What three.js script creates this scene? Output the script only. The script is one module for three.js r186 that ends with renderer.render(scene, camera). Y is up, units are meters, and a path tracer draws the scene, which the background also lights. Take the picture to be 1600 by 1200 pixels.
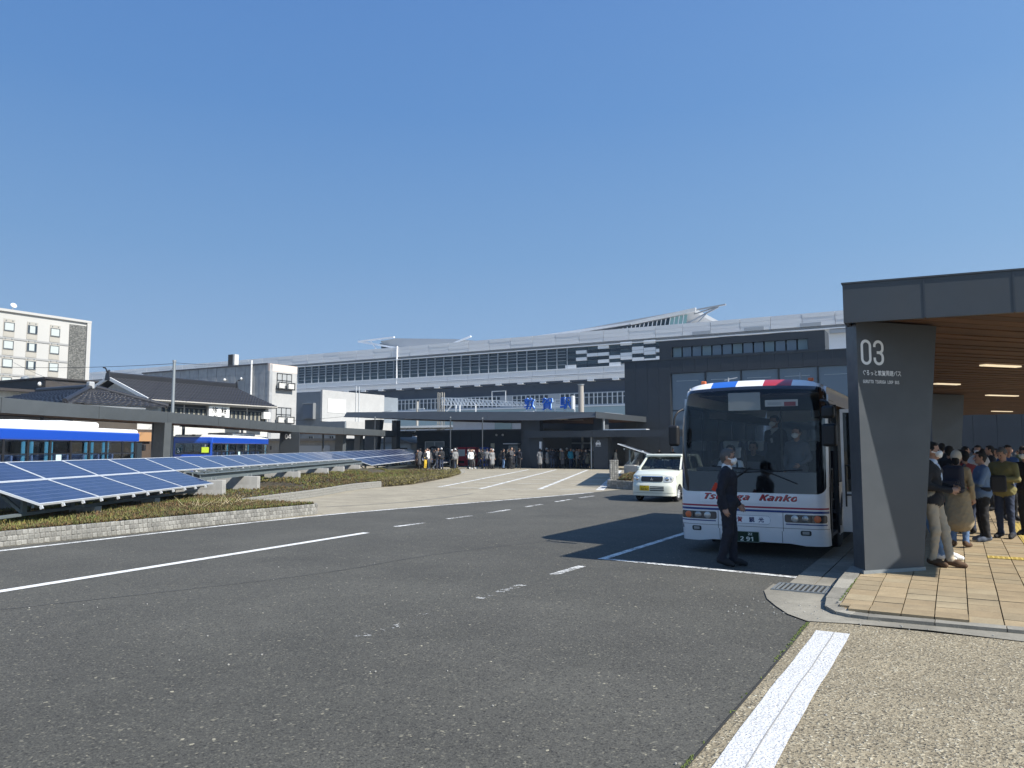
import * as THREE from 'three';
import { mergeGeometries } from 'three/addons/utils/BufferGeometryUtils.js';
import { RoundedBoxGeometry } from 'three/addons/geometries/RoundedBoxGeometry.js';

// ---------- camera, sky, sun, exposure ----------
const scene = new THREE.Scene();
const camera = new THREE.PerspectiveCamera(53.13, 4 / 3, 0.1, 3000);
camera.rotation.order = 'YXZ';
camera.position.set(0, 1.75, 0);
camera.rotation.y = THREE.MathUtils.degToRad(30);
camera.rotation.x = THREE.MathUtils.degToRad(4.76);
const renderer = new THREE.WebGLRenderer({ antialias: true });
renderer.toneMapping = THREE.LinearToneMapping;
renderer.toneMappingExposure = 1.5;
renderer.shadowMap.enabled = true;
const sunDir = new THREE.Vector3(1, 0.9, 0.065).normalize();
{
  const W = 1024, H = 512, data = new Float32Array(W * H * 4);
  const stops = [ // elevation in degrees, linear radiance
    [-90, 0.1774, 0.2193, 0.2674], [-2, 0.2383, 0.3192, 0.4228], [0, 0.2434, 0.3379, 0.4637], [5, 0.1940, 0.2985, 0.4502], [14, 0.1259, 0.2367, 0.4159], [24, 0.0798, 0.1816, 0.3851], [34, 0.0603, 0.1492, 0.3583], [50, 0.0426, 0.1176, 0.3164], [90, 0.0319, 0.0921, 0.2763]];
  for (let j = 0; j < H; j++) {
    const el = ((j + 0.5) / H - 0.5) * 180;
    let k = 0; while (k < stops.length - 2 && stops[k + 1][0] < el) k++;
    const A = stops[k], B = stops[k + 1], t = Math.min(1, Math.max(0, (el - A[0]) / (B[0] - A[0])));
    const ce = Math.cos(el * Math.PI / 180), se = Math.sin(el * Math.PI / 180);
    for (let i = 0; i < W; i++) {
      const az = ((i + 0.5) / W - 0.5) * 2 * Math.PI;
      const dot = Math.cos(az) * ce * sunDir.x + se * sunDir.y + Math.sin(az) * ce * sunDir.z;
      const glow = 1.1 * Math.pow(Math.max(0, (dot + 0.6) / 1.6), 2.2) + 0.9 * Math.pow(Math.max(0, dot), 24);
      const o = (j * W + i) * 4;
      data[o] = (A[1] + (B[1] - A[1]) * t) * (1 + glow) + glow * 0.055;
      data[o + 1] = (A[2] + (B[2] - A[2]) * t) * (1 + glow * 0.8) + glow * 0.05;
      data[o + 2] = (A[3] + (B[3] - A[3]) * t) * (1 + glow * 0.55) + glow * 0.02;
      data[o + 3] = 1;
    }
  }
  const sky = new THREE.DataTexture(data, W, H, THREE.RGBAFormat, THREE.FloatType);
  sky.mapping = THREE.EquirectangularReflectionMapping;
  sky.magFilter = sky.minFilter = THREE.LinearFilter;
  sky.colorSpace = THREE.LinearSRGBColorSpace;
  sky.needsUpdate = true;
  scene.background = sky; scene.environment = sky;
}
const sun = new THREE.DirectionalLight(new THREE.Color(1, 0.955, 0.88), 5);
sun.position.copy(sunDir).multiplyScalar(300); sun.target.position.set(-30, 0, -60);
sun.position.add(sun.target.position);
sun.castShadow = true; sun.shadow.radius = 1;
Object.assign(sun.shadow.camera, { left: -260, right: 260, top: 260, bottom: -260, near: 1, far: 900 });
sun.shadow.mapSize.set(4096, 4096);
scene.add(sun, sun.target);
scene.fog = new THREE.FogExp2(new THREE.Color(0.30, 0.42, 0.58), 0.00022);

// ---------- helpers ----------
let seed = 12345;
const rnd = () => { seed |= 0; seed = seed + 0x6D2B79F5 | 0; let t = Math.imul(seed ^ seed >>> 15, 1 | seed); t = t + Math.imul(t ^ t >>> 7, 61 | t) ^ t; return ((t ^ t >>> 14) >>> 0) / 4294967296; };
const rr = (a, b) => a + (b - a) * rnd();
const pick = a => a[Math.floor(rnd() * a.length)];
const D = THREE.MathUtils.degToRad;
const taken = {};
function numbered(n) { if (!(n in taken)) { taken[n] = 0; return n; } return n + '_' + String(++taken[n]).padStart(3, '0'); }
function thing(name, label, category, pos = [0, 0, 0], turn = 0, group) {
  const o = new THREE.Group(); o.name = numbered(name); o.position.set(...pos); o.rotation.y = turn;
  o.userData = { label, category }; if (group) o.userData.group = group; scene.add(o); return o;
}
function structure(name, geo, mat) {
  const o = geo ? new THREE.Mesh(geo, mat) : new THREE.Group(); o.name = numbered(name); o.userData.kind = 'structure'; scene.add(o); return o;
}
function part(parent, name, geo, mat, pos, rot) {
  const m = new THREE.Mesh(Array.isArray(geo) ? join(geo) : geo, mat); m.name = name;
  if (pos) m.position.set(...pos); if (rot) m.rotation.set(...rot);
  parent.add(m); return m;
}
function join(list) {
  const l = list.map(g => { let q = g.index ? g.toNonIndexed() : g.clone(); for (const k of Object.keys(q.attributes)) if (!['position', 'normal', 'uv'].includes(k)) q.deleteAttribute(k); if (!q.attributes.uv) q.setAttribute('uv', new THREE.BufferAttribute(new Float32Array(q.attributes.position.count * 2), 2)); return q; });
  return mergeGeometries(l);
}
// uv in metres from the face direction
function uvm(g, s = 1) {
  if (g.index) g = g.toNonIndexed();
  g.computeVertexNormals();
  const p = g.attributes.position, uv = new Float32Array(p.count * 2), a = new THREE.Vector3(), b = new THREE.Vector3(), c = new THREE.Vector3();
  for (let i = 0; i < p.count; i += 3) {
    a.fromBufferAttribute(p, i); b.fromBufferAttribute(p, i + 1).sub(a); c.fromBufferAttribute(p, i + 2).sub(a); b.cross(c);
    const x = Math.abs(b.x), y = Math.abs(b.y), z = Math.abs(b.z);
    for (let k = 0; k < 3; k++) {
      const X = p.getX(i + k), Y = p.getY(i + k), Z = p.getZ(i + k), o = (i + k) * 2;
      if (y >= x && y >= z) { uv[o] = X / s; uv[o + 1] = Z / s; } else if (x >= z) { uv[o] = Z / s; uv[o + 1] = Y / s; } else { uv[o] = X / s; uv[o + 1] = Y / s; }
    }
  }
  g.setAttribute('uv', new THREE.BufferAttribute(uv, 2)); return g;
}
const bx = (w, h, d, x = 0, y = 0, z = 0, ry = 0) => { const g = new THREE.BoxGeometry(w, h, d); if (ry) g.rotateY(ry); return g.translate(x, y, z); };
const b6 = (x0, x1, y0, y1, z0, z1) => bx(x1 - x0, y1 - y0, z1 - z0, (x0 + x1) / 2, (y0 + y1) / 2, (z0 + z1) / 2);
const rb = (w, h, d, r, x = 0, y = 0, z = 0, seg = 2) => new RoundedBoxGeometry(w, h, d, seg, r).translate(x, y, z);
function bar(a, b, r, n = 8, r2 = r) { // round bar between two points
  const A = new THREE.Vector3(...a), B = new THREE.Vector3(...b), L = A.distanceTo(B);
  const g = new THREE.CylinderGeometry(r2, r, L, n); g.translate(0, L / 2, 0);
  g.applyQuaternion(new THREE.Quaternion().setFromUnitVectors(new THREE.Vector3(0, 1, 0), B.clone().sub(A).normalize()));
  return g.translate(...a);
}
function beam(a, b, w, h) { // rectangular bar between two points, h measured upwards
  const A = new THREE.Vector3(...a), B = new THREE.Vector3(...b), L = A.distanceTo(B);
  const z = B.clone().sub(A).normalize(), up = Math.abs(z.y) > 0.98 ? new THREE.Vector3(1, 0, 0) : new THREE.Vector3(0, 1, 0);
  const x = up.clone().cross(z).normalize(), y = z.clone().cross(x);
  const g = new THREE.BoxGeometry(w, h, L); g.applyMatrix4(new THREE.Matrix4().makeBasis(x, y, z));
  return g.translate(...A.clone().add(B).multiplyScalar(0.5).toArray());
}
function flat(pts, y = 0) { // polygon in x,z lying at height y, facing up
  const s = new THREE.Shape(pts.map(([x, z]) => new THREE.Vector2(x, -z)));
  const g = new THREE.ShapeGeometry(s); g.rotateX(-Math.PI / 2); return uvm(g.translate(0, y, 0));
}
function slab(pts, y0, y1) { // polygon in x,z extruded from y0 to y1
  const s = new THREE.Shape(pts.map(([x, z]) => new THREE.Vector2(x, -z)));
  const g = new THREE.ExtrudeGeometry(s, { depth: y1 - y0, bevelEnabled: false }); g.rotateX(-Math.PI / 2); return uvm(g.translate(0, y0, 0));
}
function prism(pts, z0, z1) { // polygon in x,y extruded along z
  const s = new THREE.Shape(pts.map(([x, y]) => new THREE.Vector2(x, y)));
  return uvm(new THREE.ExtrudeGeometry(s, { depth: z1 - z0, bevelEnabled: false }).translate(0, 0, z0));
}
function ribbon(pts, w, y) { // painted band along a polyline in x,z
  const P = pts.map(q => new THREE.Vector2(...q)), pos = [], idx = [];
  P.forEach((p, i) => { const t = P[Math.min(i + 1, P.length - 1)].clone().sub(P[Math.max(i - 1, 0)]).normalize(); const n = new THREE.Vector2(-t.y, t.x).multiplyScalar(w / 2); pos.push(p.x + n.x, y, p.y + n.y, p.x - n.x, y, p.y - n.y); if (i) idx.push(2 * i - 2, 2 * i - 1, 2 * i, 2 * i - 1, 2 * i + 1, 2 * i); });
  const g = new THREE.BufferGeometry(); g.setAttribute('position', new THREE.Float32BufferAttribute(pos, 3)); g.setIndex(idx);
  const q = uvm(g); if (q.attributes.normal.getY(0) < 0) { const a = q.attributes.position.array; for (let i = 0; i < a.length; i += 9) for (let k = 0; k < 3; k++) { const t = a[i + 3 + k]; a[i + 3 + k] = a[i + 6 + k]; a[i + 6 + k] = t; } return uvm(q); } return q;
}
const smooth = (pts, n = 24) => new THREE.CatmullRomCurve3(pts.map(([x, z]) => new THREE.Vector3(x, 0, z))).getPoints(n).map(p => [p.x, p.z]);
// a quad sheet given by four corners (counter-clockwise seen from its front), with uv 0..1
function quad(a, b, c, d) {
  const g = new THREE.BufferGeometry(); g.setAttribute('position', new THREE.Float32BufferAttribute([...a, ...b, ...c, ...d], 3));
  g.setAttribute('uv', new THREE.Float32BufferAttribute([0, 0, 1, 0, 1, 1, 0, 1], 2)); g.setIndex([0, 1, 2, 0, 2, 3]); g.computeVertexNormals(); return g;
}
// ---------- textures ----------
const hash = (x, y) => { let h = Math.imul(x | 0, 374761393) + Math.imul(y | 0, 668265263) | 0; h = Math.imul(h ^ h >>> 13, 1274126177); return ((h ^ h >>> 16) >>> 0) / 4294967296; };
function vnoise(x, y, per) { // tiling value noise
  const xi = Math.floor(x), yi = Math.floor(y), fx = x - xi, fy = y - yi, u = fx * fx * (3 - 2 * fx), v = fy * fy * (3 - 2 * fy), m = (a) => ((a % per) + per) % per;
  const a = hash(m(xi), m(yi)), b = hash(m(xi + 1), m(yi)), c = hash(m(xi), m(yi + 1)), d = hash(m(xi + 1), m(yi + 1));
  return a + (b - a) * u + (c - a) * v + (a - b - c + d) * u * v;
}
function dataTex(n, fn, period, srgb = true, m = n) { // fn(i,j,u,v) -> [r,g,b] 0..255 ; one tile covers `period` metres
  const d = new Uint8Array(n * m * 4);
  for (let j = 0; j < m; j++) for (let i = 0; i < n; i++) { const c = fn(i, j, i / n, j / m), o = (j * n + i) * 4; d[o] = c[0]; d[o + 1] = c[1]; d[o + 2] = c[2]; d[o + 3] = 255; }
  const t = new THREE.DataTexture(d, n, m); t.wrapS = t.wrapT = THREE.RepeatWrapping; t.magFilter = THREE.LinearFilter; t.minFilter = THREE.LinearMipmapLinearFilter; t.generateMipmaps = true;
  if (srgb) t.colorSpace = THREE.SRGBColorSpace; t.repeat.set(1 / period, 1 / period); t.needsUpdate = true; return t;
}
const cl = v => v < 0 ? 0 : v > 255 ? 255 : v;
function speckle(n, period, base, opt) { // stony surface: base sRGB colour, chips, patches
  const [r, g, b] = base, f = [], P = opt.patch ?? 6, chips = opt.chips || [];
  const val = new Float32Array(n * n * 3), ht = new Float32Array(n * n);
  for (let j = 0; j < n; j++) for (let i = 0; i < n; i++) {
    const u = i / n, v = j / n, p = vnoise(u * P, v * P, P) * 0.5 + vnoise(u * P * 3, v * P * 3, P * 3) * 0.3 + vnoise(u * P * 11, v * P * 11, P * 11) * 0.2 - 0.5;
    const fine = hash(i + 9, j + 77) - 0.5, k = 1 + p * opt.patchAmp + fine * opt.fine, o = (j * n + i);
    val[o * 3] = r * k; val[o * 3 + 1] = g * k; val[o * 3 + 2] = b * k; ht[o] = 0.5 + fine * 0.3;
  }
  for (const [count, rad, col, amp, h] of chips) for (let c = 0; c < count; c++) {
    const x = Math.floor(rnd() * n), y = Math.floor(rnd() * n), R = rad * (0.5 + rnd()), e = 0.6 + rnd() * 0.8, a = amp * (0.3 + 0.7 * rnd()), ang = rnd() * 3.14, ca = Math.cos(ang), sa = Math.sin(ang), tone = 0.8 + rnd() * 0.4, q = Math.ceil(R * 1.5);
    for (let dy = -q; dy <= q; dy++) for (let dx = -q; dx <= q; dx++) { const X = (dx * ca + dy * sa) / e, Y = (dy * ca - dx * sa) * e; if (X * X + Y * Y > R * R) continue; const o = ((y + dy + n) % n) * n + (x + dx + n) % n; for (let k = 0; k < 3; k++) val[o * 3 + k] = val[o * 3 + k] * (1 - a) + col[k] * tone * a; ht[o] = ht[o] * (1 - a) + h * a; }
  }
  return { map: dataTex(n, (i, j) => { const o = (j * n + i) * 3; return [cl(val[o]), cl(val[o + 1]), cl(val[o + 2])]; }, period), bump: dataTex(n, (i, j) => { const h = cl(ht[j * n + i] * 255); return [h, h, h]; }, period, false) };
}
function mat(color, rough = 0.7, metal = 0, extra = {}) { return new THREE.MeshStandardMaterial({ color, roughness: rough, metalness: metal, ...extra }); }
const lin = (r, g, b) => new THREE.Color().setRGB(r, g, b);
// faint mottling for plain painted or metal surfaces
const mottleA = dataTex(256, (i, j, u, v) => { const k = 232 + 23 * (vnoise(u * 5, v * 5, 5) * 0.5 + vnoise(u * 17, v * 17, 17) * 0.3 + vnoise(u * 61, v * 61, 61) * 0.2); return [k, k, k]; }, 3);
const mottleB = dataTex(256, (i, j, u, v) => { const k = 205 + 50 * (vnoise(u * 4, v * 9, 36) * 0.4 + vnoise(u * 31, v * 3, 93) * 0.35 + hash(i, j) * 0.25); return [k, k, k]; }, 2.5);
const roughTex = dataTex(256, (i, j, u, v) => { const k = 150 + 100 * (vnoise(u * 7, v * 7, 7) * 0.6 + vnoise(u * 29, v * 29, 29) * 0.4); return [k, k, k]; }, 2, false);
function glassMat(color, op = {}) { return new THREE.MeshPhysicalMaterial({ color, roughness: 0.03, metalness: 0, transmission: 1, thickness: 0, ior: 1.5, ...op }); }
const darkGlass = new THREE.MeshPhysicalMaterial({ color: lin(0.012, 0.016, 0.02), roughness: 0.04, ior: 1.5, specularIntensity: 1 });
// ---------- stroke lettering ----------
const STROKES = {
  '敦': [[30, 5, 30, 16], [8, 18, 52, 18], [15, 28, 15, 42, 46, 42, 46, 28, 15, 28], [14, 52, 46, 52, 31, 64, 31, 94, 22, 90], [5, 76, 55, 70], [68, 5, 58, 32], [66, 22, 95, 22], [86, 22, 78, 55, 54, 95], [64, 40, 78, 68, 97, 94]],
  '賀': [[8, 16, 45, 16, 40, 42, 32, 40], [26, 5, 22, 28, 8, 44], [58, 14, 58, 40, 90, 40, 90, 14, 58, 14], [22, 50, 22, 84, 78, 84, 78, 50, 22, 50], [22, 61, 78, 61], [22, 72, 78, 72], [36, 86, 12, 98], [64, 86, 88, 98]],
  '駅': [[44, 8, 12, 8, 12, 60, 46, 60, 44, 88, 36, 92], [12, 24, 42, 24], [12, 42, 42, 42], [28, 8, 28, 60], [10, 72, 6, 86], [18, 72, 19, 84], [27, 70, 29, 82], [35, 68, 38, 78], [58, 10, 58, 45, 50, 92], [58, 10, 90, 10, 90, 42, 58, 42], [72, 42, 82, 70, 98, 92]],
  '旅': [[22, 4, 26, 14], [4, 18, 44, 18], [20, 18, 18, 60, 4, 92], [20, 42, 40, 42, 38, 86, 28, 92], [60, 4, 48, 26], [56, 16, 96, 16], [84, 28, 52, 40], [60, 38, 60, 90, 72, 82], [70, 46, 96, 92], [90, 48, 74, 62]],
  '館': [[24, 4, 4, 30], [24, 4, 44, 26], [16, 30, 36, 30], [12, 40, 12, 90, 26, 80], [12, 40, 38, 40, 38, 62, 12, 62], [12, 51, 38, 51], [28, 66, 42, 88], [72, 4, 72, 14], [52, 28, 52, 16, 96, 16, 96, 28], [60, 34, 60, 94], [60, 34, 88, 34, 88, 54, 60, 54], [60, 66, 90, 66, 90, 92, 60, 92]],
  '松': [[4, 30, 44, 30], [24, 6, 24, 94], [24, 32, 4, 66], [24, 36, 42, 58], [62, 12, 50, 48], [78, 10, 96, 46], [70, 50, 54, 88, 88, 84], [80, 66, 94, 94]],
  '屋': [[14, 10, 14, 50, 4, 92], [14, 10, 90, 10, 90, 28, 14, 28], [24, 40, 94, 40], [50, 42, 34, 58, 84, 56], [72, 48, 88, 64], [28, 74, 90, 74], [58, 60, 58, 92], [18, 93, 98, 93]],
  '観': [[18, 4, 8, 24], [12, 14, 48, 14], [26, 22, 22, 34], [6, 34, 50, 34], [14, 34, 14, 94], [14, 50, 46, 50], [14, 64, 46, 64], [14, 78, 46, 78], [10, 92, 50, 92], [32, 34, 32, 92], [58, 8, 58, 60, 90, 60, 90, 8, 58, 8], [58, 25, 90, 25], [58, 42, 90, 42], [68, 60, 62, 80, 50, 94], [80, 60, 80, 90, 98, 90, 98, 78]],
  '光': [[50, 4, 50, 42], [20, 12, 32, 34], [80, 12, 68, 34], [4, 44, 96, 44], [38, 44, 34, 74, 6, 94], [62, 44, 62, 88, 94, 88, 94, 74]],
  '周': [[16, 8, 16, 60, 6, 94], [16, 8, 88, 8, 88, 92, 76, 90], [34, 24, 70, 24], [52, 14, 52, 40], [30, 40, 74, 40], [36, 54, 36, 78, 68, 78, 68, 54, 36, 54]],
  '遊': [[10, 8, 20, 18], [6, 36, 20, 36, 10, 60, 24, 78, 8, 88], [24, 80, 50, 92, 98, 92], [38, 4, 40, 14], [28, 18, 56, 18], [38, 18, 28, 76], [40, 36, 54, 36, 50, 72, 44, 70], [70, 4, 62, 20], [66, 14, 96, 14], [66, 30, 90, 30, 78, 42], [78, 42, 78, 76, 70, 74], [60, 54, 96, 52]],
  'ぐ': [[64, 10, 26, 44, 66, 90], [74, 20, 82, 32], [88, 14, 96, 26]],
  'る': [[26, 12, 72, 12, 22, 58, 60, 44, 80, 62, 70, 86, 44, 90, 38, 76, 54, 74]],
  'っ': [[20, 56, 58, 46, 78, 60, 70, 80, 40, 90]],
  'と': [[32, 8, 42, 44], [80, 26, 30, 58, 24, 78, 40, 90, 82, 88]],
  'バ': [[34, 24, 24, 56, 8, 84], [58, 22, 76, 50, 88, 82], [74, 8, 82, 20], [90, 4, 98, 16]],
  'ス': [[18, 14, 78, 14, 58, 52, 10, 90], [54, 52, 92, 90]],
};
function drawGlyphs(g, text, x, y, size, gap, lw, color) {
  g.strokeStyle = color; g.lineWidth = lw; g.lineCap = 'round'; g.lineJoin = 'round';
  for (const ch of text) { for (const s of STROKES[ch] || []) { g.beginPath(); for (let i = 0; i < s.length; i += 2) { const X = x + s[i] / 100 * size, Y = y + s[i + 1] / 100 * size; i ? g.lineTo(X, Y) : g.moveTo(X, Y); } g.stroke(); } x += size + gap; }
}
function canvasTex(w, h, draw) { const c = document.createElement('canvas'); c.width = w; c.height = h; const g = c.getContext('2d'); draw(g, w, h); const t = new THREE.CanvasTexture(c); t.colorSpace = THREE.SRGBColorSpace; t.anisotropy = 8; return t; }
// alpha print: white where ink lies
function printMat(w, h, draw, color, rough = 0.6) { const t = canvasTex(w, h, (g) => { g.fillStyle = '#000'; g.fillRect(0, 0, w, h); draw(g); }); t.colorSpace = THREE.NoColorSpace; return mat(color, rough, 0, { alphaMap: t, transparent: true }); }

// ---------- shared materials ----------
const M = {
  dark: mat(lin(0.062, 0.070, 0.078), 0.55, 0.15, { map: mottleA, roughnessMap: roughTex }),
  darkWall: mat(lin(0.042, 0.049, 0.058), 0.7, 0.05, { map: mottleA }),
  steel: mat(lin(0.42, 0.44, 0.45), 0.45, 0.6, { map: mottleA }),
  galv: mat(lin(0.34, 0.37, 0.38), 0.5, 0.5, { map: mottleB }),
  alu: mat(lin(0.72, 0.74, 0.75), 0.4, 0.35),
  white: mat(lin(0.78, 0.78, 0.76), 0.6, 0, { map: mottleA }),
  offwhite: mat(lin(0.66, 0.65, 0.61), 0.75, 0, { map: mottleB }),
  render: mat(lin(0.44, 0.44, 0.43), 0.8, 0, { map: mottleA }),
  black: mat(lin(0.012, 0.012, 0.013), 0.5),
  rubber: mat(lin(0.02, 0.02, 0.021), 0.85),
  concrete: mat(lin(0.44, 0.43, 0.40), 0.9, 0, { map: mottleB }),
  chrome: mat(lin(0.7, 0.7, 0.7), 0.18, 1),
};
// ---------- ground, road, paving ----------
const asphaltT = speckle(2048, 9, [113, 114, 116], { patch: 7, patchAmp: 0.26, fine: 0.5, chips: [[120000, 1.5, [70, 70, 72], 0.8, 0.2], [90000, 1.3, [158, 158, 154], 0.75, 0.9], [9000, 1.6, [196, 193, 184], 0.8, 1], [1300, 2.2, [226, 222, 210], 0.9, 1]] });
const asphalt = mat(lin(0.414, 0.391, 0.314), 0.9, 0, { map: asphaltT.map, bumpMap: asphaltT.bump, bumpScale: 0.004 });
const aggT = speckle(1024, 3.2, [186, 173, 149], { patch: 6, patchAmp: 0.24, fine: 0.3, chips: [[16000, 2.5, [138, 126, 106], 0.85, 0.35], [15000, 2.6, [214, 204, 182], 0.88, 0.9], [11000, 2.1, [96, 88, 75], 0.8, 0.05], [3000, 2.2, [240, 234, 220], 0.85, 1]] });
const aggregate = mat(lin(0.538, 0.531, 0.486), 0.9, 0, { map: aggT.map, bumpMap: aggT.bump, bumpScale: 0.012 });
const pavingT = speckle(1024, 5, [196, 190, 174], { patch: 9, patchAmp: 0.22, fine: 0.22, chips: [[14000, 1.5, [168, 160, 142], 0.7, 0.3], [9000, 1.5, [214, 208, 194], 0.7, 0.8]] });
const paving = mat(lin(0.533, 0.505, 0.450), 0.9, 0, { map: pavingT.map, bumpMap: pavingT.bump, bumpScale: 0.003 });
const concT = speckle(1024, 4, [170, 166, 155], { patch: 8, patchAmp: 0.35, fine: 0.2, chips: [[6000, 1.6, [140, 136, 124], 0.6, 0.3], [3000, 1.6, [196, 192, 182], 0.6, 0.8]] });
const conc = mat(lin(0.556, 0.543, 0.510), 0.9, 0, { map: concT.map, bumpMap: concT.bump, bumpScale: 0.003 });
const graniteT = speckle(512, 1.1, [178, 177, 172], { patch: 4, patchAmp: 0.25, fine: 0.3, chips: [[5000, 1.3, [120, 118, 114], 0.7, 0.3], [4000, 1.4, [214, 212, 206], 0.7, 0.8]] });
const graniteMats = [0.82, 0.7, 0.95, 0.6].map(k => mat(lin(0.78 * k, 0.775 * k, 0.75 * k), 0.85, 0, { map: graniteT.map, bumpMap: graniteT.bump, bumpScale: 0.004 }));
// paint: white with worn grain, alpha cut where it has flaked
function paintMat(wear, seedK) {
  const t = dataTex(512, (i, j, u, v) => { const q = vnoise(u * 6, v * 6, 6) * 0.3 + vnoise(u * 47 + seedK, v * 47, 47) * 0.35 + hash(i + seedK * 7, j) * 0.35; const a = q > wear ? 255 : 0; return [a, a, a]; }, 1.6, false);
  const c = dataTex(512, (i, j, u, v) => { const k = 222 + 30 * (vnoise(u * 21, v * 21, 21) * 0.5 + hash(i, j + 5) * 0.5); return [k, k, k - 3]; }, 1.6);
  return mat(lin(0.8, 0.8, 0.79), 0.8, 0, { map: c, alphaMap: t, transparent: true, bumpMap: asphaltT.bump, bumpScale: 0.002 });
}
function paintBand() { // roller paint over exposed stones: grains of bare stone show through everywhere
  const t = dataTex(512, (i, j, u, v) => { const q = vnoise(u * 110, v * 110, 110) * 0.45 + hash(i + 31, j) * 0.4 + vnoise(u * 5, v * 5, 5) * 0.15; const a = q > 0.2 ? 255 : 0; return [a, a, a]; }, 1.3, false);
  const c = dataTex(512, (i, j, u, v) => { const k = 205 + 45 * (vnoise(u * 90, v * 90, 90) * 0.6 + hash(i, j + 5) * 0.4); return [k, k, k - 2]; }, 1.3);
  return mat(lin(0.72, 0.72, 0.72), 0.85, 0, { map: c, alphaMap: t, transparent: true, bumpMap: aggT.bump, bumpScale: 0.008 });
}
const paintFresh = paintMat(0.17, 3), paintUsed = paintMat(0.36, 5), paintWorn = paintMat(0.47, 9), paintGone = paintMat(0.63, 4);
structure('ground', flat([[-900, 400], [900, 400], [900, -900], [-900, -900]], -0.012), paving);
const road = structure('road', flat([[-14.75, 40], [-1.35, 40], [-1.35, -62], [-12.3, -62], [-12.3, -31.8], [-12.36, -30.6], [-12.7, -26.6], [-13.3, -23], [-13.7, -19.7], [-14.15, -17.2], [-14.45, -14.9], [-14.75, -13]], -0.004), asphalt);
const line = (name, pts, w, m, y = 0.002) => part(road, name, ribbon(pts, w, y), m);
line('edge_line', smooth([[-14.2, 6], [-14.2, -2], [-14.22, -7], [-14.45, -13], [-14.3, -16], [-13.75, -19.6], [-12.95, -24.4], [-12.5, -28]], 60), 0.15, paintUsed);
line('lane_line', [[-10.05, 8], [-10.22, -5.1], [-10.67, -12.45]], 0.17, paintFresh);
for (const [a, b] of [[[-10.93, -13.71], [-10.88, -14.75]], [[-11.0, -15.85], [-10.98, -16.9]], [[-11.02, -17.8], [-11.12, -19.1]], [[-11.2, -20.2], [-11.28, -21.4]], [[-11.4, -22.6], [-11.5, -23.95]], [[-11.56, -24.8], [-11.6, -26.1]]]) line('lane_dash', [a, b], 0.14, paintWorn);
line('lane_dash', [[-4.92, -9.66], [-4.9, -10.58]], 0.13, paintWorn);
line('lane_dash', [[-4.9, -7.72], [-4.9, -8.75]], 0.13, paintGone);
line('lane_dash', [[-4.88, -5.6], [-4.9, -6.8]], 0.13, paintMat(0.73, 8));
line('bay_line', [[-4.93, -11.49], [-4.93, -24]], 0.13, paintUsed);
line('bay_line', [[-4.995, -11.42], [-1.95, -11.1]], 0.13, paintUsed, 0.0045);
line('patch_seam', smooth([[-9.3, -4], [-8, -7.4], [-7.72, -8.6], [-7.6, -10], [-7.3, -11.4], [-6.6, -13.4]], 40), 0.016, mat(lin(0.055, 0.055, 0.056), 0.9));
// right foreground: exposed aggregate concrete and its white band
const apronPts = [[-2.12, -9.85], [-1.98, -9.35], [-1.82, -9.0], [-1.62, -8.62], [-1.38, -8.36], [-0.99, -8.46], [-0.31, -8.53], [0.45, -8.47], [3.2, -8.5], [12, -8.6], [12, -10.4], [-1.42, -10.4], [-2.12, -10.4]];
const forecourt = structure('forecourt_paving', flat([[-1.36, 40], [12, 40], [12, -8.62], [3.2, -8.56], [-1.36, -8.45]], 0.0), aggregate);
{
  const wob = []; for (let i = 0; i <= 40; i++) { const z = -8.0 + i * 0.3; wob.push([-1.095 + 0.003 * Math.sin(i * 1.7) + 0.005 * Math.sin(i * 0.63), z]); }
  const band = part(forecourt, 'white_band', ribbon(wob, 0.3, 0.006), paintBand());
  part(forecourt, 'seam', ribbon(wob.map(([x, z]) => [x + 0.015, z]), 0.008, 0.0095), mat(lin(0.3, 0.29, 0.27), 0.9));
  part(forecourt, 'edging_gap', ribbon(smooth([[-1.355, 20], [-1.35, 0], [-1.362, -4], [-1.35, -6.5], [-1.36, -8.4]], 30), 0.018, 0.004), mat(lin(0.03, 0.029, 0.026), 1));
}
structure('concrete_apron', flat(apronPts, 0.008), conc);
// gutter slabs with a real joint between the two rows
const gutter = structure('gutter');
for (let k = 0; k < 26; k++) for (const [x0, x1] of [[-1.95, -1.655], [-1.64, -1.4]]) {
  const z1 = -10.56 - k * 0.6, z0 = z1 - 0.59; part(gutter, 'gutter_slab', uvm(b6(x0, x1, -0.02, 0.012 + rr(-0.002, 0.002), z0, z1)), conc);
}
{ // drain grate
  const g = thing('drain_grate', 'steel bar drain grate set in the concrete gutter by the kerb', 'grate', [-1.74, 0.01, -10.22]);
  part(g, 'frame', [b6(-0.32, 0.32, -0.01, 0.012, 0.235, 0.26), b6(-0.32, 0.32, -0.01, 0.012, -0.26, -0.235), b6(-0.32, -0.295, -0.01, 0.011, -0.235, 0.235), b6(0.295, 0.32, -0.01, 0.011, -0.235, 0.235)], M.galv);
  part(g, 'pit', b6(-0.295, 0.295, -0.006, 0.0012, -0.235, 0.235), mat(lin(0.02, 0.021, 0.02), 0.95));
  for (let i = 0; i < 10; i++) part(g, 'grate_bar', b6(-0.268 + i * 0.059, -0.25 + i * 0.059, 0.001, 0.014, -0.235, 0.235), M.galv);
}
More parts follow.
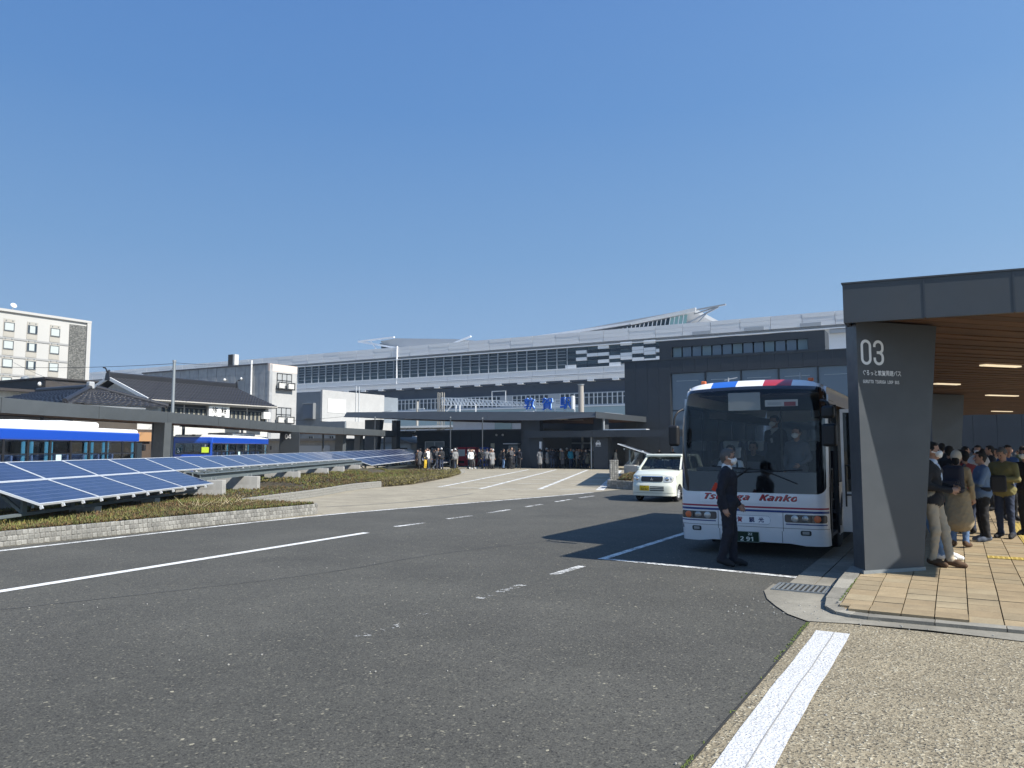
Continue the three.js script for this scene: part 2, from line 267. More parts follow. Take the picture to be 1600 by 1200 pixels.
// ---------- platform with kerb stones and tiles ----------
const platform = structure('platform');
const PY = 0.1, rampY = z => z < -10.7 ? PY : PY - 0.062 * Math.min(1, (z + 10.7) / 1.85);
function ramped(g, d = 0) { const p = g.attributes.position; for (let i = 0; i < p.count; i++) if (p.getY(i) > PY - 0.03) p.setY(i, p.getY(i) - PY + rampY(p.getZ(i)) + d); return uvm(g); }
part(platform, 'base', slab([[-1.17, -9.15], [-1.03, -8.86], [-0.86, -8.8], [12, -8.96], [12, -75], [-1.17, -75]], -0.01, 0.015), mat(lin(0.07, 0.06, 0.045), 0.95));
const kerbMats = [0.62, 0.5, 0.72, 0.56].map(k => mat(lin(k, k * 0.985, k * 0.95), 0.88, 0, { map: concT.map, bumpMap: concT.bump, bumpScale: 0.003 }));
function kerb(pts, i) { part(platform, 'kerb_stone', ramped(slab(pts, -0.01, PY + 0.004)), kerbMats[i % 4]); }
for (let k = 0; k < 44; k++) { const L = 0.6, z1 = -9.47 - k * L; kerb([[-1.36, z1], [-1.18, z1], [-1.18, z1 - L + 0.008], [-1.36, z1 - L + 0.008]], k === 1 ? 2 : (k * 7 + 1)); }
kerb([[-1.35, -9.46], [-1.18, -9.46], [-1.17, -9.17], [-1.31, -9.05]], 3);
kerb([[-1.305, -9.045], [-1.17, -9.16], [-1.09, -8.98], [-1.18, -8.84]], 1); kerb([[-1.175, -8.835], [-1.085, -8.975], [-0.99, -8.9], [-1.02, -8.745]], 2);
kerb([[-1.015, -8.743], [-0.985, -8.9], [-0.86, -8.875], [-0.86, -8.72]], 1);
for (let k = 0; k < 9; k++) { const x0 = -0.855 + k * 0.6, x1 = x0 + 0.592, za = -8.72 - (x0 + 0.86) * 0.055, zb = -8.72 - (x1 + 0.86) * 0.055; kerb([[x0, za], [x0, za - 0.155], [x1, zb - 0.155], [x1, zb]], k * 3 + 1); }
const tileT = speckle(512, 1.3, [206, 180, 142], { patch: 5, patchAmp: 0.22, fine: 0.2, chips: [[5000, 1.4, [178, 150, 112], 0.6, 0.3], [2500, 1.3, [224, 202, 168], 0.6, 0.8]] });
const tileMats = []; for (let k = 0; k < 7; k++) { const s = rr(0.64, 0.76), w = rr(-0.035, 0.01); tileMats.push(mat(lin((s + w) * 0.73, s * 0.76, (s - w) * 0.76), 0.8, 0, { map: tileT.map, bumpMap: tileT.bump, bumpScale: 0.002 })); }
{
  const T = 0.3, gaps = 0.011, geos = []; for (let k = 0; k < 8; k++) { const g = uvm(b6(gaps / 2, T - gaps / 2, -0.03, 0, gaps / 2, T - gaps / 2)); const uv = g.attributes.uv; const ox = rnd() * 5, oz = rnd() * 5; for (let i = 0; i < uv.count; i++) uv.setXY(i, uv.getX(i) + ox, uv.getY(i) + oz); geos.push(g); }
  let n = 0; const rest = [];
  for (let r = 0; r < 150; r++) for (let c = 0; c < 22; c++) {
    const x = -1.17 + c * T, z = -9.2 - r * T;
    const inView = x < -0.45 + 0.105 * (-z) - 0.45 + 0.35;
    if (c > 7 && r < 40 && !inView) { rest.push([x, z]); continue; }
    if (n < 298 && r < 40 && c < 8 && inView) { n++; const m = part(platform, 'paving_tile', geos[(r * 3 + c * 5) % 8], pick(tileMats), [x, rampY(z) + rr(-0.0025, 0.0025), z]); m.rotation.set((rampY(z) - rampY(z + T)) / T + rr(-0.004, 0.004), 0, rr(-0.004, 0.004)); } else rest.push([x, z]);
  }
  const far = part(platform, 'paving_tile_field', ramped(join(rest.map(([x, z]) => b6(x + gaps / 2, x + T - gaps / 2, PY - 0.031, PY + rr(-0.002, 0.002), z + gaps / 2, z + T - gaps / 2)))), tileMats[2]); far.userData.kind = 'stuff';
  part(platform, 'paving_tile', ramped(b6(-1.165, -1.07, PY - 0.031, PY - 0.001, -9.195, -9.06).toNonIndexed()), tileMats[1]);
  for (const [x0, x1] of [[-1.06, -0.87], [-0.86, -0.57], [-0.56, -0.27], [-0.26, 0.03]]) { part(platform, 'paving_tile', ramped(b6(x0, x1, PY - 0.031, PY - 0.001, -9.195, -8.905).toNonIndexed()), pick(tileMats)); }
}
// yellow tactile tiles
{
  const yl = mat(lin(0.62, 0.46, 0.12), 0.75, 0, { map: mottleB });
  for (let k = 0; k < 26; k++) { const z = -13.1 - k * 0.3; const g = [b6(0.004, 0.296, 0, 0.006, 0.004, 0.296)]; for (let i = 0; i < 4; i++) g.push(b6(0.03 + i * 0.066, 0.062 + i * 0.066, 0.006, 0.011, 0.02, 0.28)); part(platform, 'tactile_tile', join(g), yl, [0.93, PY + 0.002, z]); }
  for (let k = 0; k < 2; k++) { const g = [b6(0.004, 0.296, 0, 0.006, 0.004, 0.296)]; for (let i = 0; i < 4; i++) for (let j = 0; j < 4; j++) g.push(bx(0.034, 0.006, 0.034, 0.05 + i * 0.066, 0.008, 0.05 + j * 0.066)); part(platform, 'tactile_tile', join(g), yl, [0.33 + k * 0.3, PY + 0.002, -14.0]); }
}
// moss and weeds along the edges
{
  const moss = [mat(lin(0.09, 0.12, 0.03), 1), mat(lin(0.13, 0.12, 0.05), 1)], g = new THREE.InstancedMesh(new THREE.ConeGeometry(0.01, 0.022, 4), moss[0], 300), o = new THREE.Object3D();
  for (let i = 0; i < 300; i++) { const t = rnd(); let x, z, y = 0.004; if (t < 0.5) { z = -8.3 + Math.pow(rnd(), 2) * 1.6; x = -1.37 + rr(-0.02, 0.02); } else if (t < 0.75) { x = -1.172 + rr(-0.006, 0.006); z = rr(-9.2, -10.8); y = PY; } else { z = rr(-8.3, -3.5); x = -1.372 + rr(-0.012, 0.012); if (rnd() < 0.6) z = -4.3 + rr(-0.15, 0.15); } o.position.set(x, y, z); o.rotation.set(rr(-0.7, 0.7), rnd() * 6, rr(-0.7, 0.7)); o.scale.setScalar(rr(0.4, 1.2)); o.updateMatrix(); g.setMatrixAt(i, o.matrix); }
  g.name = 'moss'; g.userData = { kind: 'stuff', label: 'green moss growing in the joint along the asphalt edge', category: 'moss' }; scene.add(g);
  const st = new THREE.InstancedMesh(new THREE.IcosahedronGeometry(0.009, 0), graniteMats[2], 110);
  for (let i = 0; i < 110; i++) { const t = rnd(); if (t < 0.4) o.position.set(rr(-2.2, -1.3), 0.01, rr(-9.3, -8.35)); else if (t < 0.6) o.position.set(rr(-1.4, 0.6), 0.014, rr(-8.7, -8.4)); else o.position.set(rr(-9, 1.5), 0.003, rr(-4, -10)); o.rotation.set(rnd() * 6, rnd() * 6, 0); o.scale.setScalar(rr(0.35, 1.1)); o.updateMatrix(); st.setMatrixAt(i, o.matrix); }
  st.name = 'loose_grit'; st.userData = { kind: 'stuff', label: 'loose pale grit scattered on road and gutter', category: 'grit' }; scene.add(st);
}
// ---------- taxi pool paving marks ----------
{
  const pool = structure('pool_paving', flat([[-14.0, -19], [-13.5, -23], [-12.8, -26.7], [-12.45, -30.6], [-13.3, -33], [-22.5, -57.8], [-31, -57.8], [-31, -48], [-26.2, -37.4], [-22.6, -29.5], [-22, -24.6], [-20.3, -20.9], [-19.2, -17.9], [-18.3, -15.6], [-14.9, -15.6], [-14.6, -15.2], [-14.2, -17.2]], -0.006), paving);
  const P = (pts, w, m = paintUsed) => part(pool, 'bay_line', ribbon(pts, w, 0.0), m);
  P([[-15.46, -29.1], [-25.6, -56.4]], 0.2); P([[-17.8, -28.1], [-28.2, -56]], 0.2); P([[-20.23, -28.5], [-30.2, -55]], 0.2); P([[-12.98, -29.8], [-22.8, -56.3]], 0.34);
  const ux = -0.352, uz = -0.936;
  for (let k = 0; k < 5; k++) for (const [sx, sz] of [[-17.2, -28.25], [-14.9, -29.5], [-19.6, -28.0]]) { const bx0 = sx + ux * k * 5.1, bz0 = sz + uz * k * 5.1; P([[bx0 + 0.2, bz0 - 0.1], [bx0 + 1.45, bz0 - 0.82]], 0.11, paintUsed); }
  part(pool, 'expansion_joint', ribbon(smooth([[-16.4, -17.3], [-15.7, -19.5], [-15.8, -22.5], [-16.3, -25.2]], 30), 0.08, 0.0), mat(lin(0.3, 0.29, 0.26), 0.95, 0, { map: mottleB }));
}
// ---------- bus stop canopy with the numbered pillar ----------
const woodT = dataTex(512, (i, j, u, v) => { const g = vnoise(u * 4, v * 60, 60) * 0.5 + vnoise(u * 9, v * 160, 160) * 0.3 + hash(i >> 3, j) * 0.2, k = 0.72 + 0.5 * g; return [cl(150 * k), cl(108 * k), cl(76 * k)]; }, 1.6);
const woodMats = [0.29, 0.35, 0.24, 0.31].map(k => mat(lin(k * 1.02, k * 0.95, k * 0.9), 0.75, 0, { map: woodT }));
const lampMat = mat(lin(0.8, 0.75, 0.62), 0.5, 0, { emissive: lin(1, 0.82, 0.55), emissiveIntensity: 0.55 });
function pillarGeo(o = [0, 0]) { // leaning four sided blade: narrow at the foot, wide under the roof
  const f = [[-1.11, 0.1, -11.2], [-0.46, 0.1, -11.95], [-0.66, 0.1, -12.3], [-1.28, 0.1, -11.54]], t = [[-1.11, 3.46, -11.2], [-0.18, 3.46, -12.273], [-0.36, 3.46, -12.63], [-1.28, 3.46, -11.54]];
  const v = [...f, ...t].map(([x, y, z]) => [x + o[0], y, z + o[1]]), g = new THREE.BufferGeometry();
  const q = (a, b, c, d) => [a, b, c, a, c, d]; const id = [...q(0, 1, 5, 4), ...q(1, 2, 6, 5), ...q(2, 3, 7, 6), ...q(3, 0, 4, 7), ...q(4, 5, 6, 7), ...q(3, 2, 1, 0)];
  g.setAttribute('position', new THREE.Float32BufferAttribute(id.flatMap(i => v[i]), 3)); return uvm(g);
}
function stopCanopy() {
  const c = thing('bus_stop_canopy', 'dark grey bus stop canopy with wooden slat ceiling and pillar numbered 03', 'canopy', [0, 0, 0]);
  const x0 = -1.245, x1 = 3.4, zf = x => -11.05 - 0.096 * (x - x0), ze = -47;
  part(c, 'roof_plate', slab([[x0 + 0.06, zf(x0) - 0.1], [x1 - 0.06, zf(x1) - 0.1], [x1 - 0.06, ze], [x0 + 0.06, ze]], 3.56, 3.9), M.dark);
  part(c, 'roof_edge', slab([[x0 - 0.015, zf(x0) + 0.015], [x1 + 0.015, zf(x1) + 0.015], [x1 + 0.015, ze], [x0 - 0.015, ze]], 3.945, 3.965), M.dark);
  // front fascia panels with open joints
  const xs = [x0, -0.285, 0.69, 1.66, 2.6, x1];
  for (let i = 0; i < 5; i++) { const a = xs[i] + (i ? 0.006 : 0), b = xs[i + 1] - 0.006; part(c, 'fascia_panel', slab([[a, zf(a)], [a, zf(a) - 0.06], [b, zf(b) - 0.06], [b, zf(b)]], 3.42, 3.943), M.dark); if (i) part(c, 'joint_strip', slab([[xs[i] - 0.012, zf(xs[i]) + 0.006], [xs[i] - 0.012, zf(xs[i]) - 0.03], [xs[i] + 0.012, zf(xs[i]) - 0.03], [xs[i] + 0.012, zf(xs[i]) + 0.006]], 3.43, 3.94), M.dark); }
  for (let k = 0; k < 18; k++) { const a = zf(x0) - 0.066 - k * 2, b = a - 1.99; for (const [xa, xb] of [[x0, x0 + 0.06], [x1 - 0.06, x1]]) part(c, 'fascia_panel', uvm(b6(xa, xb, 3.42, 3.943, Math.max(b, ze), a)), M.dark); }
  // diagonal ceiling boards
  const dir = new THREE.Vector2(Math.sin(D(42)), -Math.cos(D(42))), nor = new THREE.Vector2(dir.y, -dir.x), pitch = 0.3; // nor points to -x,-z
  const clip = (P, f) => { const R = []; P.forEach((p, i) => { const q = P[(i + 1) % P.length], a = f(p), b = f(q); if (a >= 0) R.push(p); if ((a >= 0) !== (b >= 0)) { const t = a / (a - b); R.push([p[0] + (q[0] - p[0]) * t, p[1] + (q[1] - p[1]) * t]); } }); return R; };
  let n = 0;
  for (let k = -8; k < 170; k++) {
    const ox = x0 + nor.x * k * pitch, oz = -11.05 + nor.y * k * pitch, hw = pitch / 2 - 0.012;
    let P = [[-60, -hw], [60, -hw], [60, hw], [-60, hw]].map(([l, w]) => [ox + dir.x * l + nor.x * w, oz + dir.y * l + nor.y * w]);
    for (const f of [p => p[0] - x0 - 0.065, p => x1 - 0.065 - p[0], p => zf(p[0]) - 0.07 - p[1], p => p[1] - ze]) { if (P.length > 2) P = clip(P, f); }
    if (P.length < 3) continue;
    const low = k % 3 === 1 ? 3.475 : k % 3 === 2 ? 3.5 : 3.488;
    let g = slab(P, low, low + 0.03); // grain along the board
    const pp = g.attributes.position, uv = g.attributes.uv; for (let i = 0; i < pp.count; i++) { const X = pp.getX(i), Z = pp.getZ(i); uv.setXY(i, X * dir.x + Z * dir.y + k * 0.37, (X * nor.x + Z * nor.y) * 1 + k * 0.61); }
    part(c, 'ceiling_board', g, woodMats[(k * 7 + 80) % 4]); n++;
  }
  // lamps let into the ceiling along the boards
  for (const [x, z, L] of [[0.86, -18.9, 1.0], [-0.16, -23.6, 0.8], [1.35, -29.7, 1.3], [-0.1, -34.9, 0.9], [1.9, -42.6, 1.2], [2.2, -23.5, 1.2]]) {
    const a = [x - dir.x * L / 2, 3.455, z - dir.y * L / 2], b = [x + dir.x * L / 2, 3.455, z + dir.y * L / 2];
    part(c, 'lamp', beam(a, b, 0.14, 0.03), lampMat);
    const l = new THREE.RectAreaLight(lin(1, 0.84, 0.6), 1.2, 0.14, L); l.position.set(x, 3.43, z); l.lookAt(x, 0, z); c.add(l); l.name = 'lamp_light';
  }
  for (const [o, first] of [[[0, 0], 1], [[0.45, -16.5], 0]]) {
    const p = part(c, 'pillar', pillarGeo(o), M.dark);
    if (first) {
      const m = printMat(1024, 896, g => { // 1290 pixels to the metre
        g.strokeStyle = '#fff'; g.lineWidth = 50; g.lineCap = 'butt';
        const o = 72; g.beginPath(); g.moveTo(o + 25, 200); g.arc(o + 108, 133, 83, Math.PI, 0); g.lineTo(o + 191, 362); g.arc(o + 108, 362, 83, 0, Math.PI); g.lineTo(o + 25, 133); g.stroke();
        const t = o + 258; g.beginPath(); g.moveTo(t + 25, 150); g.arc(t + 108, 133, 83, Math.PI, 0); g.lineTo(t + 191, 170); g.arc(t + 118, 172, 73, 0, Math.PI / 2); g.lineTo(t + 70, 245); g.moveTo(t + 105, 245); g.arc(t + 108, 328, 83, -Math.PI / 2, 0); g.lineTo(t + 191, 362); g.arc(t + 108, 362, 83, 0, Math.PI); g.lineTo(t + 25, 335); g.stroke();
        g.save(); g.translate(84, 560); g.scale(0.8, 1); drawGlyphs(g, 'ぐるっと敦賀周遊バス', 0, 0, 96, 5, 11, '#fff'); g.restore();
        g.fillStyle = '#fff'; g.font = 'bold 74px monospace'; g.save(); g.translate(94, 790); g.scale(0.7, 1); g.fillText('GURUTTO TSURUGA LOOP BUS', 0, 0); g.restore();
      }, lin(0.72, 0.73, 0.72));
      const F = y => { const t = (y - 0.1) / 3.36; return [-1.11, -11.2]; }, R = y => { const t = (y - 0.1) / 3.36; return [-0.46 + 0.28 * t, -11.95 - 0.323 * t]; };
      const at = (u, y) => { const a = F(y), b = R(y), L = Math.hypot(b[0] - a[0], b[1] - a[1]), nx = -(b[1] - a[1]) / L, nz = (b[0] - a[0]) / L; return [a[0] + (b[0] - a[0]) * u + nx * 0.004, y, a[1] + (b[1] - a[1]) * u + nz * 0.004]; };
      part(p, 'lettering', quad(at(0, 2.54), at(0.66, 2.54), at(0.61, 3.23), at(0, 3.23)), m);
    }
    const F = [[-1.125, -11.17], [-0.43, -11.94], [-0.65, -12.33], [-1.3, -11.54]].map(([x, z]) => [x + o[0], z + o[1]]);
    part(c, 'plinth', slab(F, 0.1, 0.145), M.galv);
  }
  return c;
}
stopCanopy();
// ---------- white sightseeing bus ----------
// bus space: origin on the ground under the middle of the front, +x its left (kerb) side seen from the front right, -z towards the tail
const BW = 1.195, BL = 6.95, BN = 5.5, BD = 0.42;
const busW = y => y < 2.0 ? BW - Math.max(0, 0.5 - y) * 0.03 : BW - 0.13 * Math.pow((y - 2.0) / 0.85, 2);
const busZ = y => y < 0.95 ? (y < 0.45 ? -0.03 * (0.45 - y) / 0.25 : 0) : -0.085 * (y - 0.95) - (y > 2.55 ? 0.9 * Math.pow((y - 2.55) / 0.36, 2.6) * 0.36 : 0);
function busFront(x, y, off = 0) { // point on the front skin
  const W = busW(y), q = Math.min(0.9999, Math.abs(x) / W), z = -BD + BD * Math.pow(1 - Math.pow(q, BN), 1 / BN);
  const e = 0.004, q2 = Math.max(0, q - e), z2 = -BD + BD * Math.pow(1 - Math.pow(q2, BN), 1 / BN), s = (z - z2) / (e * W); // slope
  const nx = Math.sign(x) * -s / Math.hypot(1, s), nz = 1 / Math.hypot(1, s);
  return [x + nx * off, y, z + busZ(y) + nz * off];
}
// sheet lying on the front skin between x0..x1 with lower and upper edges given as functions of x, with thickness
function frontPatch(x0, x1, yl, yu, off = 0.004, nx = 40, ny = 10, thick = 0) {
  const fl = typeof yl === 'function' ? yl : () => yl, fu = typeof yu === 'function' ? yu : () => yu, pos = [], uv = [], idx = [];
  for (let i = 0; i <= nx; i++) { const t = i / nx, x = x0 + (x1 - x0) * (t - Math.sin(2 * Math.PI * t) * 0.09), a = fl(x), b = fu(x); for (let j = 0; j <= ny; j++) { const y = a + (b - a) * j / ny; pos.push(...busFront(x, y, off)); uv.push((x - x0) / (x1 - x0), j / ny); } }
  for (let i = 0; i < nx; i++) for (let j = 0; j < ny; j++) { const a = i * (ny + 1) + j, b = a + ny + 1; idx.push(a, b, b + 1, a, b + 1, a + 1); }
  const g = new THREE.BufferGeometry(); g.setAttribute('position', new THREE.Float32BufferAttribute(pos, 3)); g.setAttribute('uv', new THREE.Float32BufferAttribute(uv, 2)); g.setIndex(idx); g.computeVertexNormals(); return g;
}
const roundedEdge = (x0, x1, y0, y1, r) => { const d = x => { const e = Math.min(x - x0, x1 - x); return e >= r ? 0 : r - Math.sqrt(Math.max(0, r * r - (r - e) * (r - e))); }; return [x => y0 + d(x), x => y1 - d(x)]; };
const busWhite = new THREE.MeshPhysicalMaterial({ color: lin(0.88, 0.88, 0.88), roughness: 0.32, clearcoat: 0.7, clearcoatRoughness: 0.12, map: mottleA });
const busBlue = new THREE.MeshPhysicalMaterial({ color: lin(0.02, 0.12, 0.5), roughness: 0.32, clearcoat: 0.7 }), busRed = new THREE.MeshPhysicalMaterial({ color: lin(0.4, 0.025, 0.03), roughness: 0.32, clearcoat: 0.7 });
const stripeRed = mat(lin(0.36, 0.02, 0.05), 0.4), stripeBlue = mat(lin(0.02, 0.05, 0.2), 0.4);
const orange = mat(lin(0.7, 0.16, 0.05), 0.35), lampGlass = new THREE.MeshPhysicalMaterial({ color: lin(0.55, 0.55, 0.52), roughness: 0.12, metalness: 0.3, clearcoat: 1 });
const tyreGeo = (() => { const p = [[0.24, -0.11], [0.3, -0.125], [0.42, -0.125], [0.46, -0.1], [0.465, 0], [0.46, 0.1], [0.42, 0.125], [0.3, 0.125], [0.24, 0.11]].map(q => new THREE.Vector2(...q)); return new THREE.LatheGeometry(p, 36).rotateZ(Math.PI / 2); })();
const rimGeo = (() => { const p = [[0.001, 0.03], [0.07, 0.04], [0.09, 0.02], [0.17, 0.0], [0.2, 0.07], [0.245, 0.1], [0.25, 0.11], [0.25, -0.1]].map(q => new THREE.Vector2(...q)); return new THREE.LatheGeometry(p, 32).rotateZ(-Math.PI / 2); })();
function wheel(parent, x, z, s, side, rim = M.steel) { const w = part(parent, 'wheel', tyreGeo, M.rubber, [x, 0.465 * s, z]); w.scale.setScalar(s); const r = part(w, 'rim', rimGeo, rim); r.rotation.y = side > 0 ? 0 : Math.PI; return w; }
function buildBus() {
  const b = thing('tour_bus', 'white sightseeing bus with blue and red roof stripes parked in the marked bay', 'bus', [-2.98, 0, -12.95]);
  const body = part(b, 'front_panel', frontPatch(-BW * 0.998, BW * 0.998, x => 0.2 + (Math.abs(x) < 0.62 ? 0.03 : Math.abs(x) < 0.85 ? 0.03 * (0.85 - Math.abs(x)) / 0.23 : 0), 1.14, 0, 70, 16), busWhite);
  part(body, 'crest_stripe', frontPatch(-1.19, 1.188, 0.775, 0.803, 0.003, 50, 1), stripeRed); part(body, 'crest_stripe', frontPatch(-1.19, 1.188, 0.715, 0.75, 0.003, 50, 1), stripeBlue);
  // centre flap seams
  const seam = mat(lin(0.05, 0.05, 0.055), 0.7);
  for (const s of [-1, 1]) { part(body, 'seam', join([frontPatch(s * 0.52 - 0.004, s * 0.52 + 0.004, 0.42, 0.712, 0.003, 1, 6), frontPatch(s * 0.5 - 0.004, s * 0.5 + 0.004, 0.235, 0.42, 0.003, 1, 4)]), seam); }
  part(body, 'seam', frontPatch(-1.185, 1.185, 0.468, 0.474, 0.003, 40, 1), seam);
  for (const s of [-1, 1]) part(body, 'side_stripe', frontPatch(s > 0 ? 0.56 : -1.165, s > 0 ? 1.165 : -0.56, 0.528, 0.546, 0.004, 20, 1), stripeBlue);
  // headlamps
  for (const s of [-1, 1]) {
    const a = s > 0 ? 0.545 : -1.165, c = s > 0 ? 1.165 : -0.545, [l, u] = roundedEdge(a, c, 0.565, 0.69, 0.03);
    const h = part(b, 'headlamp', frontPatch(a, c, l, u, 0.004, 34, 4), mat(lin(0.1, 0.1, 0.1), 0.25, 0.5));
    const xs = [0.7, 0.86, 1.03];
    xs.forEach((x, i) => { const p = busFront(s * x, 0.628, 0.006), g = new THREE.SphereGeometry(0.056, 20, 12); g.scale(1.05, 0.98, 0.3); g.translate(...p); part(h, i === 2 ? 'indicator' : 'lens', g, i === 2 ? orange : i === 0 ? lampGlass : mat(lin(0.35, 0.35, 0.34), 0.15, 0.6)); });
    part(h, 'divider', frontPatch(s > 0 ? 0.935 : -0.95, s > 0 ? 0.95 : -0.935, 0.568, 0.687, 0.012, 2, 3), M.black);
    const f = s > 0 ? 0.78 : -0.97, [fl, fu] = roundedEdge(f, f + 0.16, 0.365, 0.445, 0.025); const k = part(b, 'fog_lamp', frontPatch(f, f + 0.16, fl, fu, 0.005, 14, 3), mat(lin(0.03, 0.03, 0.03), 0.5)); part(k, 'lens', frontPatch(f + 0.03, f + 0.13, 0.385, 0.43, 0.01, 6, 2), lampGlass);
  }
  // number plate and name plate
  { const t = canvasTex(512, 256, g => { g.fillStyle = '#10301f'; g.fillRect(0, 0, 512, 256); g.strokeStyle = '#cfe0d4'; g.lineWidth = 5; g.strokeRect(8, 8, 496, 240); g.fillStyle = '#e6efe8'; g.font = 'bold 78px sans-serif'; g.fillText('22', 300, 88); g.font = 'bold 140px sans-serif'; g.fillText('2 91', 150, 226); g.font = 'bold 60px sans-serif'; });
    part(b, 'number_plate', frontPatch(-0.3, 0.14, 0.215, 0.39, 0.016, 6, 2), mat(0xffffff, 0.5, 0, { map: t })); }
  { const [l, u] = roundedEdge(-0.43, 0.33, 0.515, 0.655, 0.05); const t = canvasTex(1024, 188, g => { g.fillStyle = '#f4f4f4'; g.fillRect(0, 0, 1024, 188); g.strokeStyle = '#8a8d99'; g.lineWidth = 8; g.beginPath(); g.roundRect(6, 6, 1012, 176, 60); g.stroke(); drawGlyphs(g, '敦賀', 130, 38, 112, 60, 15, '#8f2430'); drawGlyphs(g, '観光', 560, 38, 112, 92, 15, '#1d2a5e'); });
    part(b, 'name_plate', frontPatch(-0.43, 0.33, l, u, 0.006, 40, 3), mat(0xffffff, 0.4, 0, { map: t })); }
  { const t = canvasTex(2048, 256, g => { g.fillStyle = '#eeeeee'; g.fillRect(0, 0, 2048, 256); g.font = 'italic bold 200px sans-serif'; const put = (x, y, c) => { g.fillStyle = c; g.save(); g.translate(x, y); g.transform(1.32, 0, -0.16, 1, 0, 0); g.fillText('Tsuruga', 30, 0); g.fillText('Kanko', 945, 0); g.restore(); }; put(14, 200, '#1a1014'); put(8, 196, '#1a1014'); put(0, 190, '#b3202a'); });
    part(b, 'lettering', frontPatch(-0.82, 0.74, 0.855, 1.03, 0.0025, 44, 2), new THREE.MeshPhysicalMaterial({ color: lin(1, 1, 1), map: t, roughness: 0.32, clearcoat: 0.7, clearcoatRoughness: 0.12 })); }
  // windscreen: black surround, clear pane behind which the cab lies open
  const wl = -1.165, wr = 1.165, [sl, su0] = roundedEdge(wl, wr, 1.02, 2.79, 0.13), su = x => su0(x) - 0.05 * Math.pow(Math.abs(x) / 1.16, 2);
  const gl = -1.085, gr = 1.085, [pl, pu0] = roundedEdge(gl, gr, 1.36, 2.73, 0.08), pu = x => pu0(x) - 0.045 * Math.pow(Math.abs(x) / 1.16, 2);
  { // surround as ring of patches
    const ring = [frontPatch(wl, gl, sl, su, 0.004, 12, 16), frontPatch(gr, wr, sl, su, 0.004, 12, 16), frontPatch(gl, gr, sl, pl, 0.004, 60, 8), frontPatch(gl, gr, pu, su, 0.004, 60, 4)];
    part(b, 'windscreen_surround', join(ring), new THREE.MeshPhysicalMaterial({ color: lin(0.008, 0.008, 0.009), roughness: 0.08, clearcoat: 1, clearcoatRoughness: 0.03 }));
    const ws = part(b, 'windscreen', frontPatch(gl, gr, pl, pu, 0.005, 60, 14), glassMat(lin(0.8, 0.84, 0.85)));
    const vis = canvasTex(256, 64, g => { g.fillStyle = '#cfc6bd'; g.fillRect(0, 0, 256, 64); g.fillStyle = '#a04848'; g.fillRect(150, 22, 90, 40); g.fillStyle = '#b8b0a8'; g.fillRect(20, 24, 110, 26); });
    part(b, 'notice_card', new THREE.BoxGeometry(0.53, 0.3, 0.01), mat(lin(0.42, 0.4, 0.37), 0.9), [-0.1, 2.53, -0.22]);
    part(b, 'notice_card', new THREE.BoxGeometry(0.52, 0.11, 0.01), mat(0xffffff, 0.8, 0, { map: vis }), [0.5, 2.49, -0.23]);
    // wipers
    for (const [a, c] of [[[-0.3, 1.2], [0.02, 1.43]], [[0.75, 1.18], [0.2, 1.4]]]) { const A = busFront(...a, 0.03), C = busFront(...c, 0.035), s = Math.sign(c[0] - a[0]); const w = part(b, 'wiper_arm', bar(A, C, 0.011, 6), M.black); part(w, 'wiper_blade', bar(busFront(c[0] - 0.48 * s * 0.9 - (s > 0 ? 0.2 : -0.2), c[1] - (s > 0 ? -0.02 : -0.0), 0.022), busFront(c[0] + 0.42 * s, c[1] - 0.06, 0.022), 0.009, 6), M.rubber); }
  }
  // dark cowl between lamps and pane carries on round the corner pillars
  for (const s of [-1, 1]) part(b, 'corner_pillar', frontPatch(s > 0 ? 1.165 : -BW * 0.999, s > 0 ? BW * 0.999 : -1.165, 1.13, 2.62, 0.001, 14, 14), busWhite);
  // roof dome over the pane
  { const pos = [], idx = [], N = 48, K = 12; const cap = [];
    const band = (x0, x1) => frontPatch(x0, x1, su0 === 0 ? 0 : x => Math.min(2.79, su(x)) - 0.004, x => 2.905 - 0.07 * Math.pow(Math.abs(x) / 1.1, 4), 0.0, 18, 12);
    const cuts = [[-1.16, -0.67, busWhite], [-0.67, -0.25, busBlue], [-0.25, 0.2, busWhite], [0.2, 0.66, busRed], [0.66, 1.16, busWhite]];
    cuts.forEach(([a, c, m]) => part(b, m === busWhite ? 'roof_front' : 'roof_stripe', frontPatch(a, c, x => Math.min(2.76, su(x)) - 0.004, x => roofY(x), 0.001, 18, 14), m)); }
  // side walls, roof and tail
  const prof = []; for (let y = 0.3; y <= 2.62; y += 0.1) prof.push([busW(y), y]);
  const roofPts = []; for (let i = 0; i <= 24; i++) { const x = -1 + 2 * i / 24; roofPts.push([x * busW(2.6), roofY(x * busW(2.6))]); }
  const roofZ0 = -0.24;
  { // roof skin from the dome to the tail
    const pos = [], idx = []; for (let k = 0; k <= 1; k++) roofPts.forEach(([x, y]) => pos.push(x, y, k ? -BL : busFront(x * 0.985, Math.min(y, roofY(x * 0.985)), 0)[2]));
    const n = roofPts.length; for (let i = 0; i < n - 1; i++) idx.push(i, i + 1, n + i + 1, i, n + i + 1, n + i);
    const g = new THREE.BufferGeometry(); g.setAttribute('position', new THREE.Float32BufferAttribute(pos, 3)); g.setIndex(idx); g.computeVertexNormals(); part(b, 'roof', uvm(g), busWhite);
    part(b, 'roof_unit', rb(1.4, 0.14, 1.8, 0.06, 0, 2.96, -4.4), busWhite);
  }
